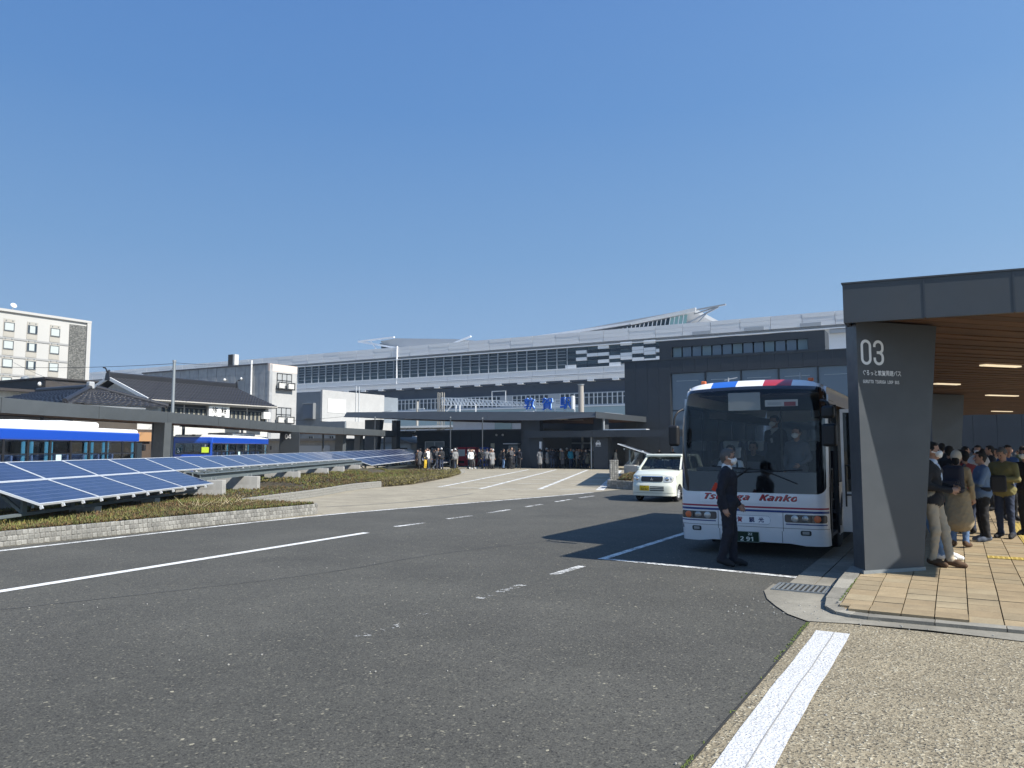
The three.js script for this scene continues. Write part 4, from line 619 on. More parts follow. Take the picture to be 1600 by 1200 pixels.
{
  const y = PY;
  const p1 = makePerson('man in black jacket and beige trousers leaning on the numbered pillar', [-0.33, y, -12.5], D(75), { h: 1.72, mask: 1, shirtFront: 1, collar: 1, lean: 0.06, legs: { L: [[0.06, 0.5, 0.12], [-0.02, 0.085, 0.2]], R: [[-0.1, 0.5, 0.05], [-0.1, 0.085, 0.0]] }, armL: { e: [0.24, 1.12, 0.02], w: [0.1, 1.08, 0.26], h: [-0.5, 0.1, 0.5] }, armR: { e: [-0.235, 1.12, 0], w: [-0.1, 1.06, 0.26], h: [0.4, 0.1, 0.5] } }, { top: C3.black, legs: C3.beige, shoe: C3.brown, shirt: [0.5, 0.58, 0.7] }, qg);
  part(p1, 'phone', rb(0.075, 0.15, 0.01, 0.004, 0, 0, 0), M.black, [0.0, 1.13, 0.36], [-0.9, 0, 0]);
  const p2 = makePerson('person in rolled jeans and white trainers behind the leaning man', [-0.5, y, -13.15], D(88), { h: 1.6, fwd: -0.1, legs: { L: [[0.1, 0.5, 0.2], [0.1, 0.085, 0.36]], R: [[-0.1, 0.5, 0.16], [-0.1, 0.085, 0.27]] }, sock: 1, long: 1 }, { top: C3.dgrey, legs: [0.13, 0.21, 0.32], shoe: C3.white, sock: C3.red }, qg);
  const p3 = makePerson('person in cream cap and long beige coat carrying a navy backpack', [-0.02, y, -15.0], D(165), { h: 1.58, cap: 1, coat: 0.48, flare: 0.2 }, { top: C3.tan, legs: C3.jeans, shoe: C3.brown, cap: [0.5, 0.46, 0.38] }, qg);
  part(p3, 'backpack', [rb(0.32, 0.46, 0.17, 0.07, 0, 1.13, -0.21), rb(0.24, 0.2, 0.08, 0.035, 0, 1.03, -0.31)], mat(lin(0.015, 0.017, 0.032), 0.8));
  part(p3, 'strap', [-1, 1].map(s => new THREE.TubeGeometry(new THREE.CatmullRomCurve3([[0.11 * s, 1.3, -0.14], [0.12 * s, 1.37, -0.02], [0.11 * s, 1.3, 0.12], [0.14 * s, 1.08, 0.1]].map(v => new THREE.Vector3(...v))), 16, 0.02, 6)), mat(lin(0.02, 0.022, 0.04), 0.8));
  const p4 = makePerson('woman with hair bun and blue denim shirt standing with arms folded', [0.36, y, -16.1], D(-75), { h: 1.58, bun: 1, bulk: 1.08, legW: 1.12, armL: { e: [0.26, 1.12, 0.1], w: [-0.02, 1.16, 0.22], h: [-1, 0.1, 0] }, armR: { e: [-0.26, 1.12, 0.1], w: [0.02, 1.12, 0.25], h: [1, 0.1, 0] } }, { top: C3.denim, legs: C3.black, shoe: [0.1, 0.12, 0.16] }, qg);
  part(p4, 'shoulder_bag', rb(0.1, 0.3, 0.28, 0.05, 0.02, 1.02, -0.24), mat(lin(0.012, 0.012, 0.014), 0.8));
  const p5 = makePerson('grey haired man in olive jacket looking down at his hands', [0.72, y, -16.9], D(150), { h: 1.64, bulk: 1.12, armW: 1.15, nod: 0.45, headTurn: -0.2, armL: { e: [0.26, 1.13, 0.05], w: [0.08, 1.14, 0.27], h: [-0.6, 0.1, 0.4] }, armR: { e: [-0.26, 1.13, 0.05], w: [-0.06, 1.12, 0.27], h: [0.6, 0.1, 0.4] } }, { top: C3.olive, legs: C3.dkjeans, hair: C3.grhair }, qg);
  p5.rotation.y = D(-25);
  const p6 = makePerson('masked person in black coat at the right end of the queue', [1.12, y, -17.6], D(-30), { h: 1.64, mask: 1, armR: { e: [-0.24, 1.13, 0.05], w: [-0.1, 1.22, 0.24], h: [0.3, 0.4, 0.4] } }, { top: C3.black, legs: C3.black }, qg);
  const rows = [
    ['person in white mask and pale grey jacket facing the road', 0.45, -22.5, -10, { mask: 1, h: 1.7 }, { top: C3.lgrey, legs: C3.dgrey }],
    ['person in dark coat standing behind the cream cap', -0.15, -19.5, 160, { h: 1.68 }, { top: C3.black, legs: C3.black }],
    ['long haired person in brown coat behind the cream cap', 0.05, -18.2, 130, { h: 1.6, long: 1, coat: 0.7 }, { top: C3.brown, legs: C3.black }],
    ['person in red jacket half hidden behind the navy backpack', 0.12, -17.4, 200, { h: 1.58 }, { top: C3.red, legs: C3.dkjeans }],
    ['tall person in black jacket far back in the queue', -0.35, -23.5, 175, { h: 1.76 }, { top: C3.black, legs: C3.dgrey }],
    ['person in navy coat beside the far pillar', 0.2, -25.5, 100, { h: 1.68, coat: 0.6 }, { top: C3.navy, legs: C3.black }],
    ['person in black down jacket far back facing left', 0.75, -24.0, -80, { h: 1.7, bulk: 1.15 }, { top: C3.black, legs: C3.black }],
    ['person in blue jacket behind the olive jacket', 1.0, -21.0, 20, { h: 1.7 }, { top: [0.03, 0.07, 0.18], legs: C3.black }],
    ['masked person in charcoal coat behind the black coat', 1.5, -20.4, -15, { h: 1.72, mask: 1 }, { top: C3.dgrey, legs: C3.black }],
    ['person in beige coat deep under the canopy', 1.0, -27.5, 30, { h: 1.62, coat: 0.5, long: 1 }, { top: C3.beige, legs: C3.black }],
    ['person in white top deep under the canopy', 0.6, -30.0, -20, { h: 1.66 }, { top: C3.white, legs: C3.dkjeans }],
    ['person in grey hoodie at the far right of the canopy', 1.9, -25.0, -60, { h: 1.7 }, { top: C3.grey, legs: C3.black }],
    ['person in dark green coat at the far end of the canopy', 1.9, -31.0, 40, { h: 1.7 }, { top: [0.03, 0.05, 0.03], legs: C3.black }],
    ['person in black with grey cap at the far end of the canopy', 0.1, -32.5, 0, { h: 1.7, cap: 1 }, { top: C3.black, legs: C3.black, cap: C3.grey }],
  ];
  for (const [l, x, z, a, ps, c] of rows) makePerson(l, [x, y, z], D(a), ps, c, qg, 1.7);
  // the bus crew and passengers
  const bg = 'people inside the white bus';
  const drv = makePerson('masked driver in white shirt seated at the bus steering wheel', [-3.56, 0.55 - 0.42, -14.08], 0, { h: 1.66, mask: 1, shirtFront: 1, armL: { e: [0.26, 1.15, 0.12], w: [0.16, 1.16, 0.36], h: [-0.3, 0.2, 0.5] }, armR: { e: [-0.26, 1.15, 0.12], w: [-0.16, 1.16, 0.36], h: [0.3, 0.2, 0.5] }, legs: { L: [[0.13, 0.9, 0.42], [0.13, 0.55, 0.5]], R: [[-0.13, 0.9, 0.42], [-0.13, 0.55, 0.5]] } }, { top: C3.white, legs: C3.black, shirt: [0.02, 0.02, 0.03] }, bg, 1.3);
  makePerson('masked passenger in grey coat standing inside the bus doorway', [-2.5, 0.52, -14.62], D(-10), { h: 1.6, mask: 1, bulk: 1.05, armL: { e: [0.24, 1.12, 0.02], w: [0.12, 1.0, 0.22] } }, { top: [0.12, 0.13, 0.15], legs: C3.dgrey }, bg, 1.5);
  makePerson('passenger in dark suit standing in the bus aisle', [-3.02, 0.68, -15.35], D(-20), { h: 1.68, mask: 1, collar: 1, shirtFront: 1 }, { top: C3.navy, legs: C3.navy, shirt: C3.lgrey }, bg, 1.5);
  makePerson('passenger in black jacket seated behind the driver', [-3.4, 0.68 - 0.42, -15.2], 0, { h: 1.6, legs: { L: [[0.13, 0.9, 0.42], [0.13, 0.55, 0.5]], R: [[-0.13, 0.9, 0.42], [-0.13, 0.55, 0.5]] } }, { top: C3.black, legs: C3.black }, bg, 1.5);
}
// ---------- crowd before the station: shared bodies, own colours ----------
{
  const variants = [
    { h: 1.7 }, { h: 1.64, coat: 0.5 }, { h: 1.72, mask: 1, armL: { e: [0.24, 1.13, 0.04], w: [0.1, 1.2, 0.24] } }, { h: 1.6, long: 1, coat: 0.62, flare: 0.2 },
    { h: 1.72, legs: { L: [[0.1, 0.5, 0.16], [0.09, 0.085, 0.22]], R: [[-0.1, 0.5, -0.04], [-0.09, 0.13, -0.3], [-0.1, 0.04, -0.14]] }, armL: { e: [0.235, 1.14, -0.12], w: [0.22, 0.92, -0.1] }, armR: { e: [-0.235, 1.14, 0.06], w: [-0.22, 0.94, 0.2] } },
    { h: 1.68, bulk: 1.15, cap: 1 }, { h: 1.74, armR: { e: [-0.25, 1.13, 0.05], w: [-0.08, 1.1, 0.25] }, armL: { e: [0.25, 1.13, 0.05], w: [0.08, 1.1, 0.25] } }];
  const built = variants.map(v => { const q = personPrims(v); return [netMesh(q.B, 0.034, 0.04), netMesh(q.HD, 0.02, 0.02), netMesh(q.HN, 0.02, 0.01)]; });
  const names = { black: 'black', navy: 'navy', dgrey: 'charcoal', grey: 'grey', khaki: 'khaki', brown: 'brown', white: 'white', beige: 'beige', lgrey: 'pale grey', teal: 'turquoise', cream: 'cream', olive: 'olive', tan: 'tan', pink: 'pink', dkjeans: 'dark blue', jeans: 'blue', yellow: 'yellow' };
  const ord = ['first', 'second', 'third', 'fourth', 'fifth', 'sixth', 'seventh', 'eighth', 'ninth', 'tenth', 'eleventh', 'twelfth', 'thirteenth', 'fourteenth', 'fifteenth', 'sixteenth', 'seventeenth', 'eighteenth', 'nineteenth', 'twentieth', 'twenty-first', 'twenty-second', 'twenty-third', 'twenty-fourth', 'twenty-fifth', 'twenty-sixth', 'twenty-seventh', 'twenty-eighth', 'twenty-ninth', 'thirtieth', 'thirty-first', 'thirty-second', 'thirty-third', 'thirty-fourth', 'thirty-fifth', 'thirty-sixth'];
  function crowd(list, where, group) { // list sorted left to right in the picture
    list.forEach(([x, z, top, legs, v, turn], i) => {
      const t = thing('person', `person in ${names[top]} top, ${ord[i]} from the left ${where}`, 'person', [x, 0, z], turn, group);
      const m = part(t, 'body', toGeo(built[v], palette({ top: C3[top], legs: C3[legs], shoe: v === 4 ? C3.white : C3.black, cap: C3.lgrey })), bodyMat); m.scale.setScalar(variants[v].h / 1.72 * rr(0.95, 1.04));
    });
  }
  const tops = ['black', 'black', 'navy', 'dgrey', 'black', 'grey', 'khaki', 'black', 'brown', 'dgrey', 'navy', 'black', 'black', 'dgrey'], legs = ['black', 'black', 'dkjeans', 'dgrey', 'black', 'jeans', 'beige'];
  const row = (n, x0, z0, x1, z1, dz, fix = {}) => { const l = []; for (let i = 0; i < n; i++) { const t = (i + rr(-0.3, 0.3)) / (n - 1), f = fix[i] ?? []; l.push([x0 + (x1 - x0) * t, z0 + (z1 - z0) * t + rr(-dz, dz), f[0] ?? pick(tops), f[1] ?? pick(legs), f[2] ?? Math.floor(rnd() * 7), f[3] ?? rnd() * 6.28]); } return l.sort((a, b) => (a[0] * 0.866 - a[1] * 0.5) / (-a[0] * 0.5 - a[1] * 0.866) - (b[0] * 0.866 - b[1] * 0.5) / (-b[0] * 0.5 - b[1] * 0.866)); };
  crowd(row(36, -31.2, -59.2, -27.2, -61.8, 1.3, { 3: ['grey', 'black', 1], 9: ['lgrey', 'black', 0], 14: ['khaki', 'black', 5], 20: ['teal', 'dkjeans', 0], 22: ['white', 'beige', 0] }), 'between the two entrance pillars', 'crowd between the entrance pillars');
  crowd(row(34, -39.2, -52, -32.2, -57, 1.2, { 2: ['white', 'lgrey', 4], 5: ['black', 'yellow', 0], 8: ['navy', 'lgrey', 4], 13: ['khaki', 'black', 0], 19: ['white', 'black', 4] }), 'on the forecourt left of the entrance', 'people on the station forecourt');
  crowd([[-25.9, -61.8, 'dgrey', 'black', 0, 0.4], [-25.0, -60.8, 'cream', 'cream', 3, 1.9], [-23.6, -61.5, 'white', 'white', 6, 0.2], [-22.5, -61.2, 'black', 'black', 1, 0], [-21.4, -61.5, 'navy', 'black', 2, 0.5], [-20.4, -62, 'black', 'dkjeans', 0, 0.5]], 'right of the entrance pillars', 'people right of the entrance');
  crowd(row(9, 0.3, -36, 3.2, -44, 1.5), 'at the far end under the canopy', 'people at the far end of the canopy');
}
// ---------- planters, stone edging, solar arrays ----------
// the beds and panels run along the direction 30 degrees left of -z; (l, d) are metres across and along that direction
const ca = Math.cos(D(30)), sa = Math.sin(D(30));
const LD = (l, d) => [ca * l - sa * d, -sa * l - ca * d];
const soil = mat(lin(0.075, 0.06, 0.035), 1, 0, { map: mottleB });
const stoneGeo = [0, 1, 2, 3, 4].map(() => { const g = rb(0.086, 0.084, 0.088, 0.012, 0, 0, 0, 1), p = g.attributes.position, memo = {}; for (let i = 0; i < p.count; i++) { const k = [p.getX(i), p.getY(i), p.getZ(i)].map(v => v.toFixed(3)).join(); memo[k] ??= [rr(-0.004, 0.004), rr(-0.004, 0.004), rr(-0.004, 0.004)]; p.setXYZ(i, p.getX(i) + memo[k][0], p.getY(i) + memo[k][1], p.getZ(i) + memo[k][2]); } return uvm(g); });
const mortar = mat(lin(0.24, 0.23, 0.21), 0.95, 0, { map: mottleB });
function stoneWall(parent, pts, courses, y0, limit) { // outer face follows pts
  const S = 0.096; let n = 0; const rest = [];
  for (let i = 0; i < pts.length - 1; i++) {
    const [ax, az] = pts[i], [bx_, bz] = pts[i + 1], L = Math.hypot(bx_ - ax, bz - az), a = Math.atan2(bx_ - ax, bz - az), ux = (bx_ - ax) / L, uz = (bz - az) / L;
    for (let c = 0; c < courses; c++) for (let t = (c % 2) * 0.05 + 0.045; t < L - 0.02; t += S * rr(0.96, 1.12)) {
      const x = ax + ux * t, z = az + uz * t, y = y0 + 0.047 + c * 0.093;
      if (n < limit) { n++; const m = part(parent, 'stone', pick(stoneGeo), pick(graniteMats), [x + rr(-0.004, 0.004), y, z]); m.rotation.set(rr(-0.04, 0.04), a + rr(-0.04, 0.04), rr(-0.04, 0.04)); m.scale.z = rr(0.9, 1.08); }
      else { const g = pick(stoneGeo).clone(); g.rotateY(a); rest.push(g.translate(x, y, z)); }
    }
    part(parent, 'mortar_bed', beam([ax, y0 + courses * 0.0465 - 0.006, az], [bx_, y0 + courses * 0.0465 - 0.006, bz], 0.062, courses * 0.093 - 0.014), mortar);
  }
  if (rest.length) { const r = part(parent, 'stone_courses', join(rest), graniteMats[0]); r.userData.kind = 'stuff'; }
}
const edgeIn = [[-18.15, -15.35], [-19.1, -17.85], [-20.2, -20.9], [-21.9, -24.6], [-22.4, -26.6], [-22.75, -29.6], [-25.9, -37.2], [-28.9, -43.1]];
{
  const w = thing('stone_edging', 'low wall of small grey granite blocks along the near planting bed', 'wall', [0, 0, 0]);
  stoneWall(w, [[-14.87, -6.2], [-14.87, -15.32]], 3, -0.012, 292);
  const w2 = thing('stone_edging', 'curved granite block edging below the far solar panels', 'wall', [0, 0, 0]);
  const s = smooth(edgeIn, 20); stoneWall(w2, s.slice(0, 13), 3, -0.012, 0);
  const w2b = w2; stoneWall(w2b, [[-28.9, -43.1], [-30.2, -45.6]], 3, -0.012, 0);
  const w3 = thing('stone_edging', 'granite blocks closing the end of the near planting bed', 'wall', [0, 0, 0]);
  stoneWall(w3, [[-14.9, -15.36], [-18.15, -15.36]], 3, -0.012, 0);
  const bed = structure('planting_bed');
  const inner = [[-14.93, 6], [-14.93, -15.28], [-18.2, -15.28], ...smooth(edgeIn, 20).map(([x, z]) => [x - 0.06, z]), [-37, -45], [-28.5, -24.5], [-19.5, -7], [-15.5, 6]];
  part(bed, 'soil', slab(inner, -0.01, 0.25), soil);
  for (let k = 0; k < 13; k++) { const a = LD(-12.3, 10 + k * 4), b = LD(-12.3, 13.98 + k * 4); part(bed, 'retaining_wall', uvm(beam([a[0], 0.42, a[1]], [b[0], 0.42, b[1]], 0.16, 0.86)), M.concrete); }
  // mounded soil under the panels
  const mound = []; for (const [l, d, r, h] of [[-10.2, 34, 5, 0.2], [-9.9, 41, 5, 0.25], [-9.6, 47, 4, 0.3]]) { const [x, z] = LD(l, d); const g = new THREE.SphereGeometry(1, 24, 10, 0, 6.3, 0, 1.57); g.scale(1.9, h, r).rotateY(D(30)).translate(x, 0.2, z); mound.push(g); }
  part(bed, 'soil_mound', mound, soil);
}
{ // ground cover: small leafy tufts
  const leaf = new THREE.BufferGeometry(), ps = []; for (let k = 0; k < 6; k++) { const a = k * 1.05 + rnd(), r = rr(0.03, 0.05), h = rr(0.02, 0.055), w = 0.013; const cx = Math.cos(a), cz = Math.sin(a); ps.push(-cz * w, 0, cx * w, cz * w, 0, -cx * w, cx * r, h, cz * r); }
  leaf.setAttribute('position', new THREE.Float32BufferAttribute(ps, 3)); leaf.computeVertexNormals();
  const N = 46000, im = new THREE.InstancedMesh(leaf, new THREE.MeshStandardMaterial({ roughness: 0.95, side: THREE.DoubleSide }), N), o = new THREE.Object3D(), col = new THREE.Color();
  const inside = (x, z) => { if (x > -14.95) return false; if (z > -15.3) return x > -24; let k = 0; while (k < edgeIn.length - 2 && edgeIn[k + 1][1] > z) k++; const [x0, z0] = edgeIn[k], [x1, z1] = edgeIn[k + 1], xe = x0 + (x1 - x0) * (z - z0) / (z1 - z0); return x < xe - 0.02 && x > xe - 6; };
  let i = 0; while (i < N) {
    const far = rnd(), z = far < 0.5 ? rr(-4, -16) : rr(-15, -43), x = far < 0.5 ? -14.95 - Math.pow(rnd(), 1.4) * 6 : rr(-33, -18); if (!inside(x, z)) continue;
    const l = ca * x - sa * z, d = -sa * x - ca * z; let y = 0.24; const q = Math.max(0, 1 - Math.pow((l + 10) / 1.9, 2)); y += 0.2 * Math.sqrt(q) * (d > 30 && d < 51 ? 1 : 0);
    const s = rr(0.7, 1.7) * (z < -22 ? 1.25 : 1); o.position.set(x, y + rr(-0.02, 0.02), z); o.rotation.set(rr(-0.4, 0.4), rnd() * 6.3, rr(-0.4, 0.4)); o.scale.set(s, s * rr(0.6, 1.4), s); o.updateMatrix(); im.setMatrixAt(i, o.matrix);
    const pn = vnoise(x * 0.7 + 40, z * 0.7 + 90, 512), b = rnd(); if (pn + b * 0.4 > 0.72) col.setRGB(0.165 * rr(0.7, 1.2), 0.155 * rr(0.7, 1.2), 0.045); else col.setRGB(0.135 * rr(0.7, 1.2), 0.11 * rr(0.7, 1.1), 0.042); im.setColorAt(i, col); i++;
  }
  for (let k = 0; k < 2500; k++) { const a = rnd() * 6.3, r = Math.sqrt(rnd()) * 0.98, x = -12.3 + Math.cos(a) * r * 0.9, z = -33.6 + Math.sin(a) * r * 2.6; o.position.set(x, 0.3 + 0.36 * Math.sqrt(Math.max(0, 1 - r * r)), z); o.rotation.set(rr(-0.5, 0.5), rnd() * 6.3, rr(-0.5, 0.5)); o.scale.setScalar(rr(1, 2.2)); o.updateMatrix(); im.setMatrixAt(N - 1 - k, o.matrix); col.setRGB(0.17 * rr(0.6, 1.2), 0.13 * rr(0.6, 1.2), 0.05); im.setColorAt(N - 1 - k, col); }
  im.name = 'ground_cover'; im.userData = { kind: 'stuff', label: 'low olive and brown ground cover filling the planting bed', category: 'ground cover' }; scene.add(im);
  // overhanging shrubs along the far edge
  const h = new THREE.InstancedMesh(leaf, new THREE.MeshStandardMaterial({ roughness: 0.95, side: THREE.DoubleSide }), 9000);
  const hp = [[-22.5, -27.6], [-22.85, -29.8], [-25.9, -37.2], [-28.6, -42.4]];
  for (let k = 0; k < 9000; k++) { const t = Math.pow(rnd(), 0.8) * 2.999, j = Math.floor(t), f = t - j, x = hp[j][0] + (hp[j + 1][0] - hp[j][0]) * f, z = hp[j][1] + (hp[j + 1][1] - hp[j][1]) * f, a = rnd() * Math.PI, R = 0.29 * Math.sqrt(rnd()); o.position.set(x + Math.cos(a) * R * 0.9 - 0.2, 0.05 + Math.sin(a) * R * 1.0, z + rr(-0.3, 0.3)); o.rotation.set(rr(-1.2, 1.2), rnd() * 6.3, rr(-1.2, 1.2)); const s = rr(1, 2.2); o.scale.set(s, s * 1.3, s); o.updateMatrix(); h.setMatrixAt(k, o.matrix); const b = rnd(); col.setRGB(0.2 * (0.6 + 0.6 * b), 0.175 * (0.6 + 0.6 * b), 0.07); h.setColorAt(k, col); }
  h.name = 'edging_shrubs'; h.userData = { kind: 'stuff', label: 'brownish clipped shrubs hanging over the far block edging', category: 'shrubs' }; scene.add(h);
  // dry grass tuft
  const t = thing('dry_grass_tuft', 'pale dry grass stalks sticking out of the near planting bed', 'plant', [...[-16.6, 0.25, -13.6]]);
  const bl = []; for (let k = 0; k < 46; k++) { const a = rnd() * 6.3, r = rr(0.05, 0.6), hh = rr(0.05, 0.3), x0 = rr(-0.5, 0.5), z0 = rr(-0.9, 0.9); bl.push(bar([x0, 0, z0], [x0 + Math.cos(a) * r * 0.6, hh, z0 + Math.sin(a) * r], 0.006, 3, 0.002)); }
  part(t, 'stalks', bl, mat(lin(0.5, 0.42, 0.26), 0.9));
}
// solar panels
const cellT = canvasTex(1024, 512, (g, w, h) => {
  g.fillStyle = '#35466f'; g.fillRect(0, 0, w, h);
  for (let i = 0; i < 12; i++) for (let j = 0; j < 6; j++) { const k = hash(i + 3, j + 11); g.fillStyle = `rgb(${46 + k * 14},${62 + k * 14},${104 + k * 20})`; g.fillRect(i * w / 12 + 2, j * h / 6 + 3, w / 12 - 4, h / 6 - 6); }
  g.strokeStyle = 'rgba(170,185,215,0.55)'; g.lineWidth = 2; for (let j = 0; j < 18; j++) { g.beginPath(); g.moveTo(0, (j + 0.5) * h / 18); g.lineTo(w, (j + 0.5) * h / 18); g.stroke(); }
  g.strokeStyle = 'rgba(190,200,220,0.9)'; g.lineWidth = 4; for (let j = 1; j < 6; j++) { g.beginPath(); g.moveTo(0, j * h / 6); g.lineTo(w, j * h / 6); g.stroke(); } g.lineWidth = 2; for (let i = 1; i < 12; i++) { g.beginPath(); g.moveTo(i * w / 12, 0); g.lineTo(i * w / 12, h); g.stroke(); }
});
const cellMat = new THREE.MeshPhysicalMaterial({ color: lin(0.42, 0.42, 0.46), map: cellT, roughness: 0.3, clearcoat: 0.35, clearcoatRoughness: 0.05 });
function panel(parent, A, B, C, Dd) { // corners: lower near, lower far, upper far, upper near
  const v = [A, B, C, Dd].map(p => new THREE.Vector3(...p)), n = v[1].clone().sub(v[0]).cross(v[3].clone().sub(v[0])).normalize(); if (n.y < 0) n.negate();
  const c = v.reduce((s, p) => s.add(p), new THREE.Vector3()).multiplyScalar(0.25), ins = v.map(p => p.clone().lerp(c, 0.008)), lo = ins.map(p => p.clone().addScaledVector(n, -0.045)), pos = [], q = (a, b, d, e) => pos.push(...a, ...b, ...d, ...a, ...d, ...e), V = p => p.toArray();
  const inn = v.map((p, i) => { const e1 = v[(i + 1) % 4].clone().sub(p).normalize().multiplyScalar(0.04), e2 = v[(i + 3) % 4].clone().sub(p).normalize().multiplyScalar(0.04); return p.clone().add(e1).add(e2); });
  for (let i = 0; i < 4; i++) { const j = (i + 1) % 4; q(V(lo[i]), V(lo[j]), V(ins[j]), V(ins[i])); q(V(ins[i]), V(ins[j]), V(inn[j]), V(inn[i])); } q(V(lo[3]), V(lo[2]), V(lo[1]), V(lo[0]));
  const g = new THREE.BufferGeometry(); g.setAttribute('position', new THREE.Float32BufferAttribute(pos, 3)); g.computeVertexNormals();
  const f = part(parent, 'panel', g, M.alu); const s = inn.map(p => p.clone().addScaledVector(n, -0.004).toArray()); part(f, 'cells', quad(s[0], s[1], s[2], s[3]), cellMat);
}
function lines(d) { // heights and offsets of the row edges at distance d, top row edge first
  const K = [[10, [-11.5, -10.5, -9.27, -7.9], [1.44, 1.05, 0.65, 0.2]], [24, [-11.5, -10.5, -9.27, -7.9], [1.44, 1.05, 0.65, 0.2]], [50.5, [-12.1, -10.5, -9.2, -7.8], [1.5, 1.05, 0.62, 0.3]], [77, [-10.3, -9.0, -6.9, -5.3], [1.66, 1.26, 0.86, 0.5]]];
  let k = 0; while (k < 2 && d > K[k + 1][0]) k++; const t = (d - K[k][0]) / (K[k + 1][0] - K[k][0]); return [0, 1, 2, 3].map(i => { const l = K[k][1][i] + (K[k + 1][1][i] - K[k][1][i]) * t, y = K[k][2][i] + (K[k + 1][2][i] - K[k][2][i]) * t, [x, z] = LD(l, d); return [x, y, z]; });
}
{
  const steelD = mat(lin(0.2, 0.235, 0.24), 0.6, 0.3, { map: mottleB });
  const near = thing('solar_array', 'long tilted row of blue solar panels on concrete footings beside the road', 'solar array', [0, 0, 0], 0, 'solar arrays in the planting beds');
  const far = thing('solar_array', 'far block of solar panels in three rows beyond the long row', 'solar array', [0, 0, 0], 0, 'solar arrays in the planting beds');
  const seg = (g, r, d0, d1) => { const a = lines(d0 + 0.008), b = lines(d1 - 0.008); const up = (p, q, t) => p.map((v, i) => v + (q[i] - v) * t); panel(g, up(a[r + 1], a[r], 0.006), up(b[r + 1], b[r], 0.006), up(b[r], b[r + 1], 0.006), up(a[r], a[r + 1], 0.006)); };
  const P = 2.215; for (let k = -1; k < 16; k++) { const d = 15.24 + k * P; seg(near, 0, d, d + P); if (k >= 0 && k < 4) seg(near, 1, d, d + P); }
  for (let k = 0; k < 12; k++) { const d = 15.24 + (16 + k) * P; seg(far, 0, d, d + P); seg(far, 1, d, d + P); if (k > 6) seg(far, 2, d, d + P); }
  // rails, beams, footings
  const pt = (f, d, dy) => { const L = lines(d), i = Math.min(2, Math.floor(f)), t = f - i; return [0, 1, 2].map(k => L[i][k] + (L[i + 1][k] - L[i][k]) * t + (k === 1 ? dy : 0)); };
  for (const [g, d0, d1] of [[near, 13.1, 50.6], [far, 50.8, 77]]) {
    for (const f of g === near ? [0.2, 0.8] : [0.2, 0.8, 1.25, 1.8]) for (let d = d0; d < d1 - 1; d += 8.8) part(g, 'rail', beam(pt(f, d, -0.1), pt(f, Math.min(d + 8.79, d1), -0.1), 0.05, 0.08), steelD);
    for (const f of g === near ? [0.3] : [0.3, 0.95]) for (let d = d0; d < d1 - 1; d += 8.8) { const a = pt(f, d, 0), b = pt(f, Math.min(d + 8.79, d1), 0); a[1] = 0.8; b[1] = 0.8; part(g, 'beam', beam(a, b, 0.12, 0.16), steelD); }
    if (g === near) for (let d = 24.4; d < d1 - 1; d += 8.7) { const [ax, az] = LD(-9.85, d), [cx, cz] = LD(-9.85, Math.min(d + 8.69, d1)); part(g, 'beam', [beam([ax, 0.83, az], [cx, 0.83, cz], 0.02, 0.17), beam([ax, 0.735, az], [cx, 0.735, cz], 0.2, 0.02), beam([ax, 0.925, az], [cx, 0.925, cz], 0.2, 0.02)], steelD); for (let q = 0; q < 8; q++) { const dd = d + 0.5 + q * 1.08; if (dd > d1) break; const [px, pz] = LD(-9.95, dd); part(g, 'strut', beam([px, 0.93, pz], pt(0.8, dd, -0.12), 0.06, 0.06), steelD); } }
    for (let d = d0 + 0.3; d < d1; d += 1.1) { const a = pt(0.95, d, -0.12), b = [...a]; b[1] = 0.82; part(g, 'post', beam(b, a, 0.05, 0.05), steelD); const c = pt(0.2, d, -0.12), e = [...c]; e[1] = 0.7; part(g, 'post', beam(e, c, 0.05, 0.05), steelD); }
    for (let d = d0; d < d1; d += 0.74) { const a = pt(1.0, d, -0.05), b = pt(1.02, d, -0.11); part(g, 'clip', beam(b, a, 0.03, 0.06), M.alu); }
  }
  for (const r of [[15.3, 24.0]]) { for (let d = r[0]; d <= r[1]; d += 0.74) part(near, 'clip', beam(pt(2.0, d, -0.1), pt(1.98, d, -0.045), 0.03, 0.06), M.alu); part(near, 'rail', beam(pt(1.3, r[0], -0.1), pt(1.3, r[1], -0.1), 0.05, 0.08), steelD); part(near, 'rail', beam(pt(1.85, r[0], -0.1), pt(1.85, r[1], -0.1), 0.05, 0.08), steelD); const a = pt(1.55, r[0] - 0.6, 0), b = pt(1.55, r[1], 0); a[1] = b[1] = 0.42; part(near, 'beam', beam(a, b, 0.16, 0.05), steelD); for (let d = r[0] + 0.3; d < r[1]; d += 1.7) { const t = pt(1.55, d, -0.1), f = [...t]; f[1] = 0.44; part(near, 'post', beam(f, t, 0.09, 0.09), steelD); const h = pt(1.05, d, -0.1); part(near, 'strut', beam(f, h, 0.06, 0.06), steelD); } }
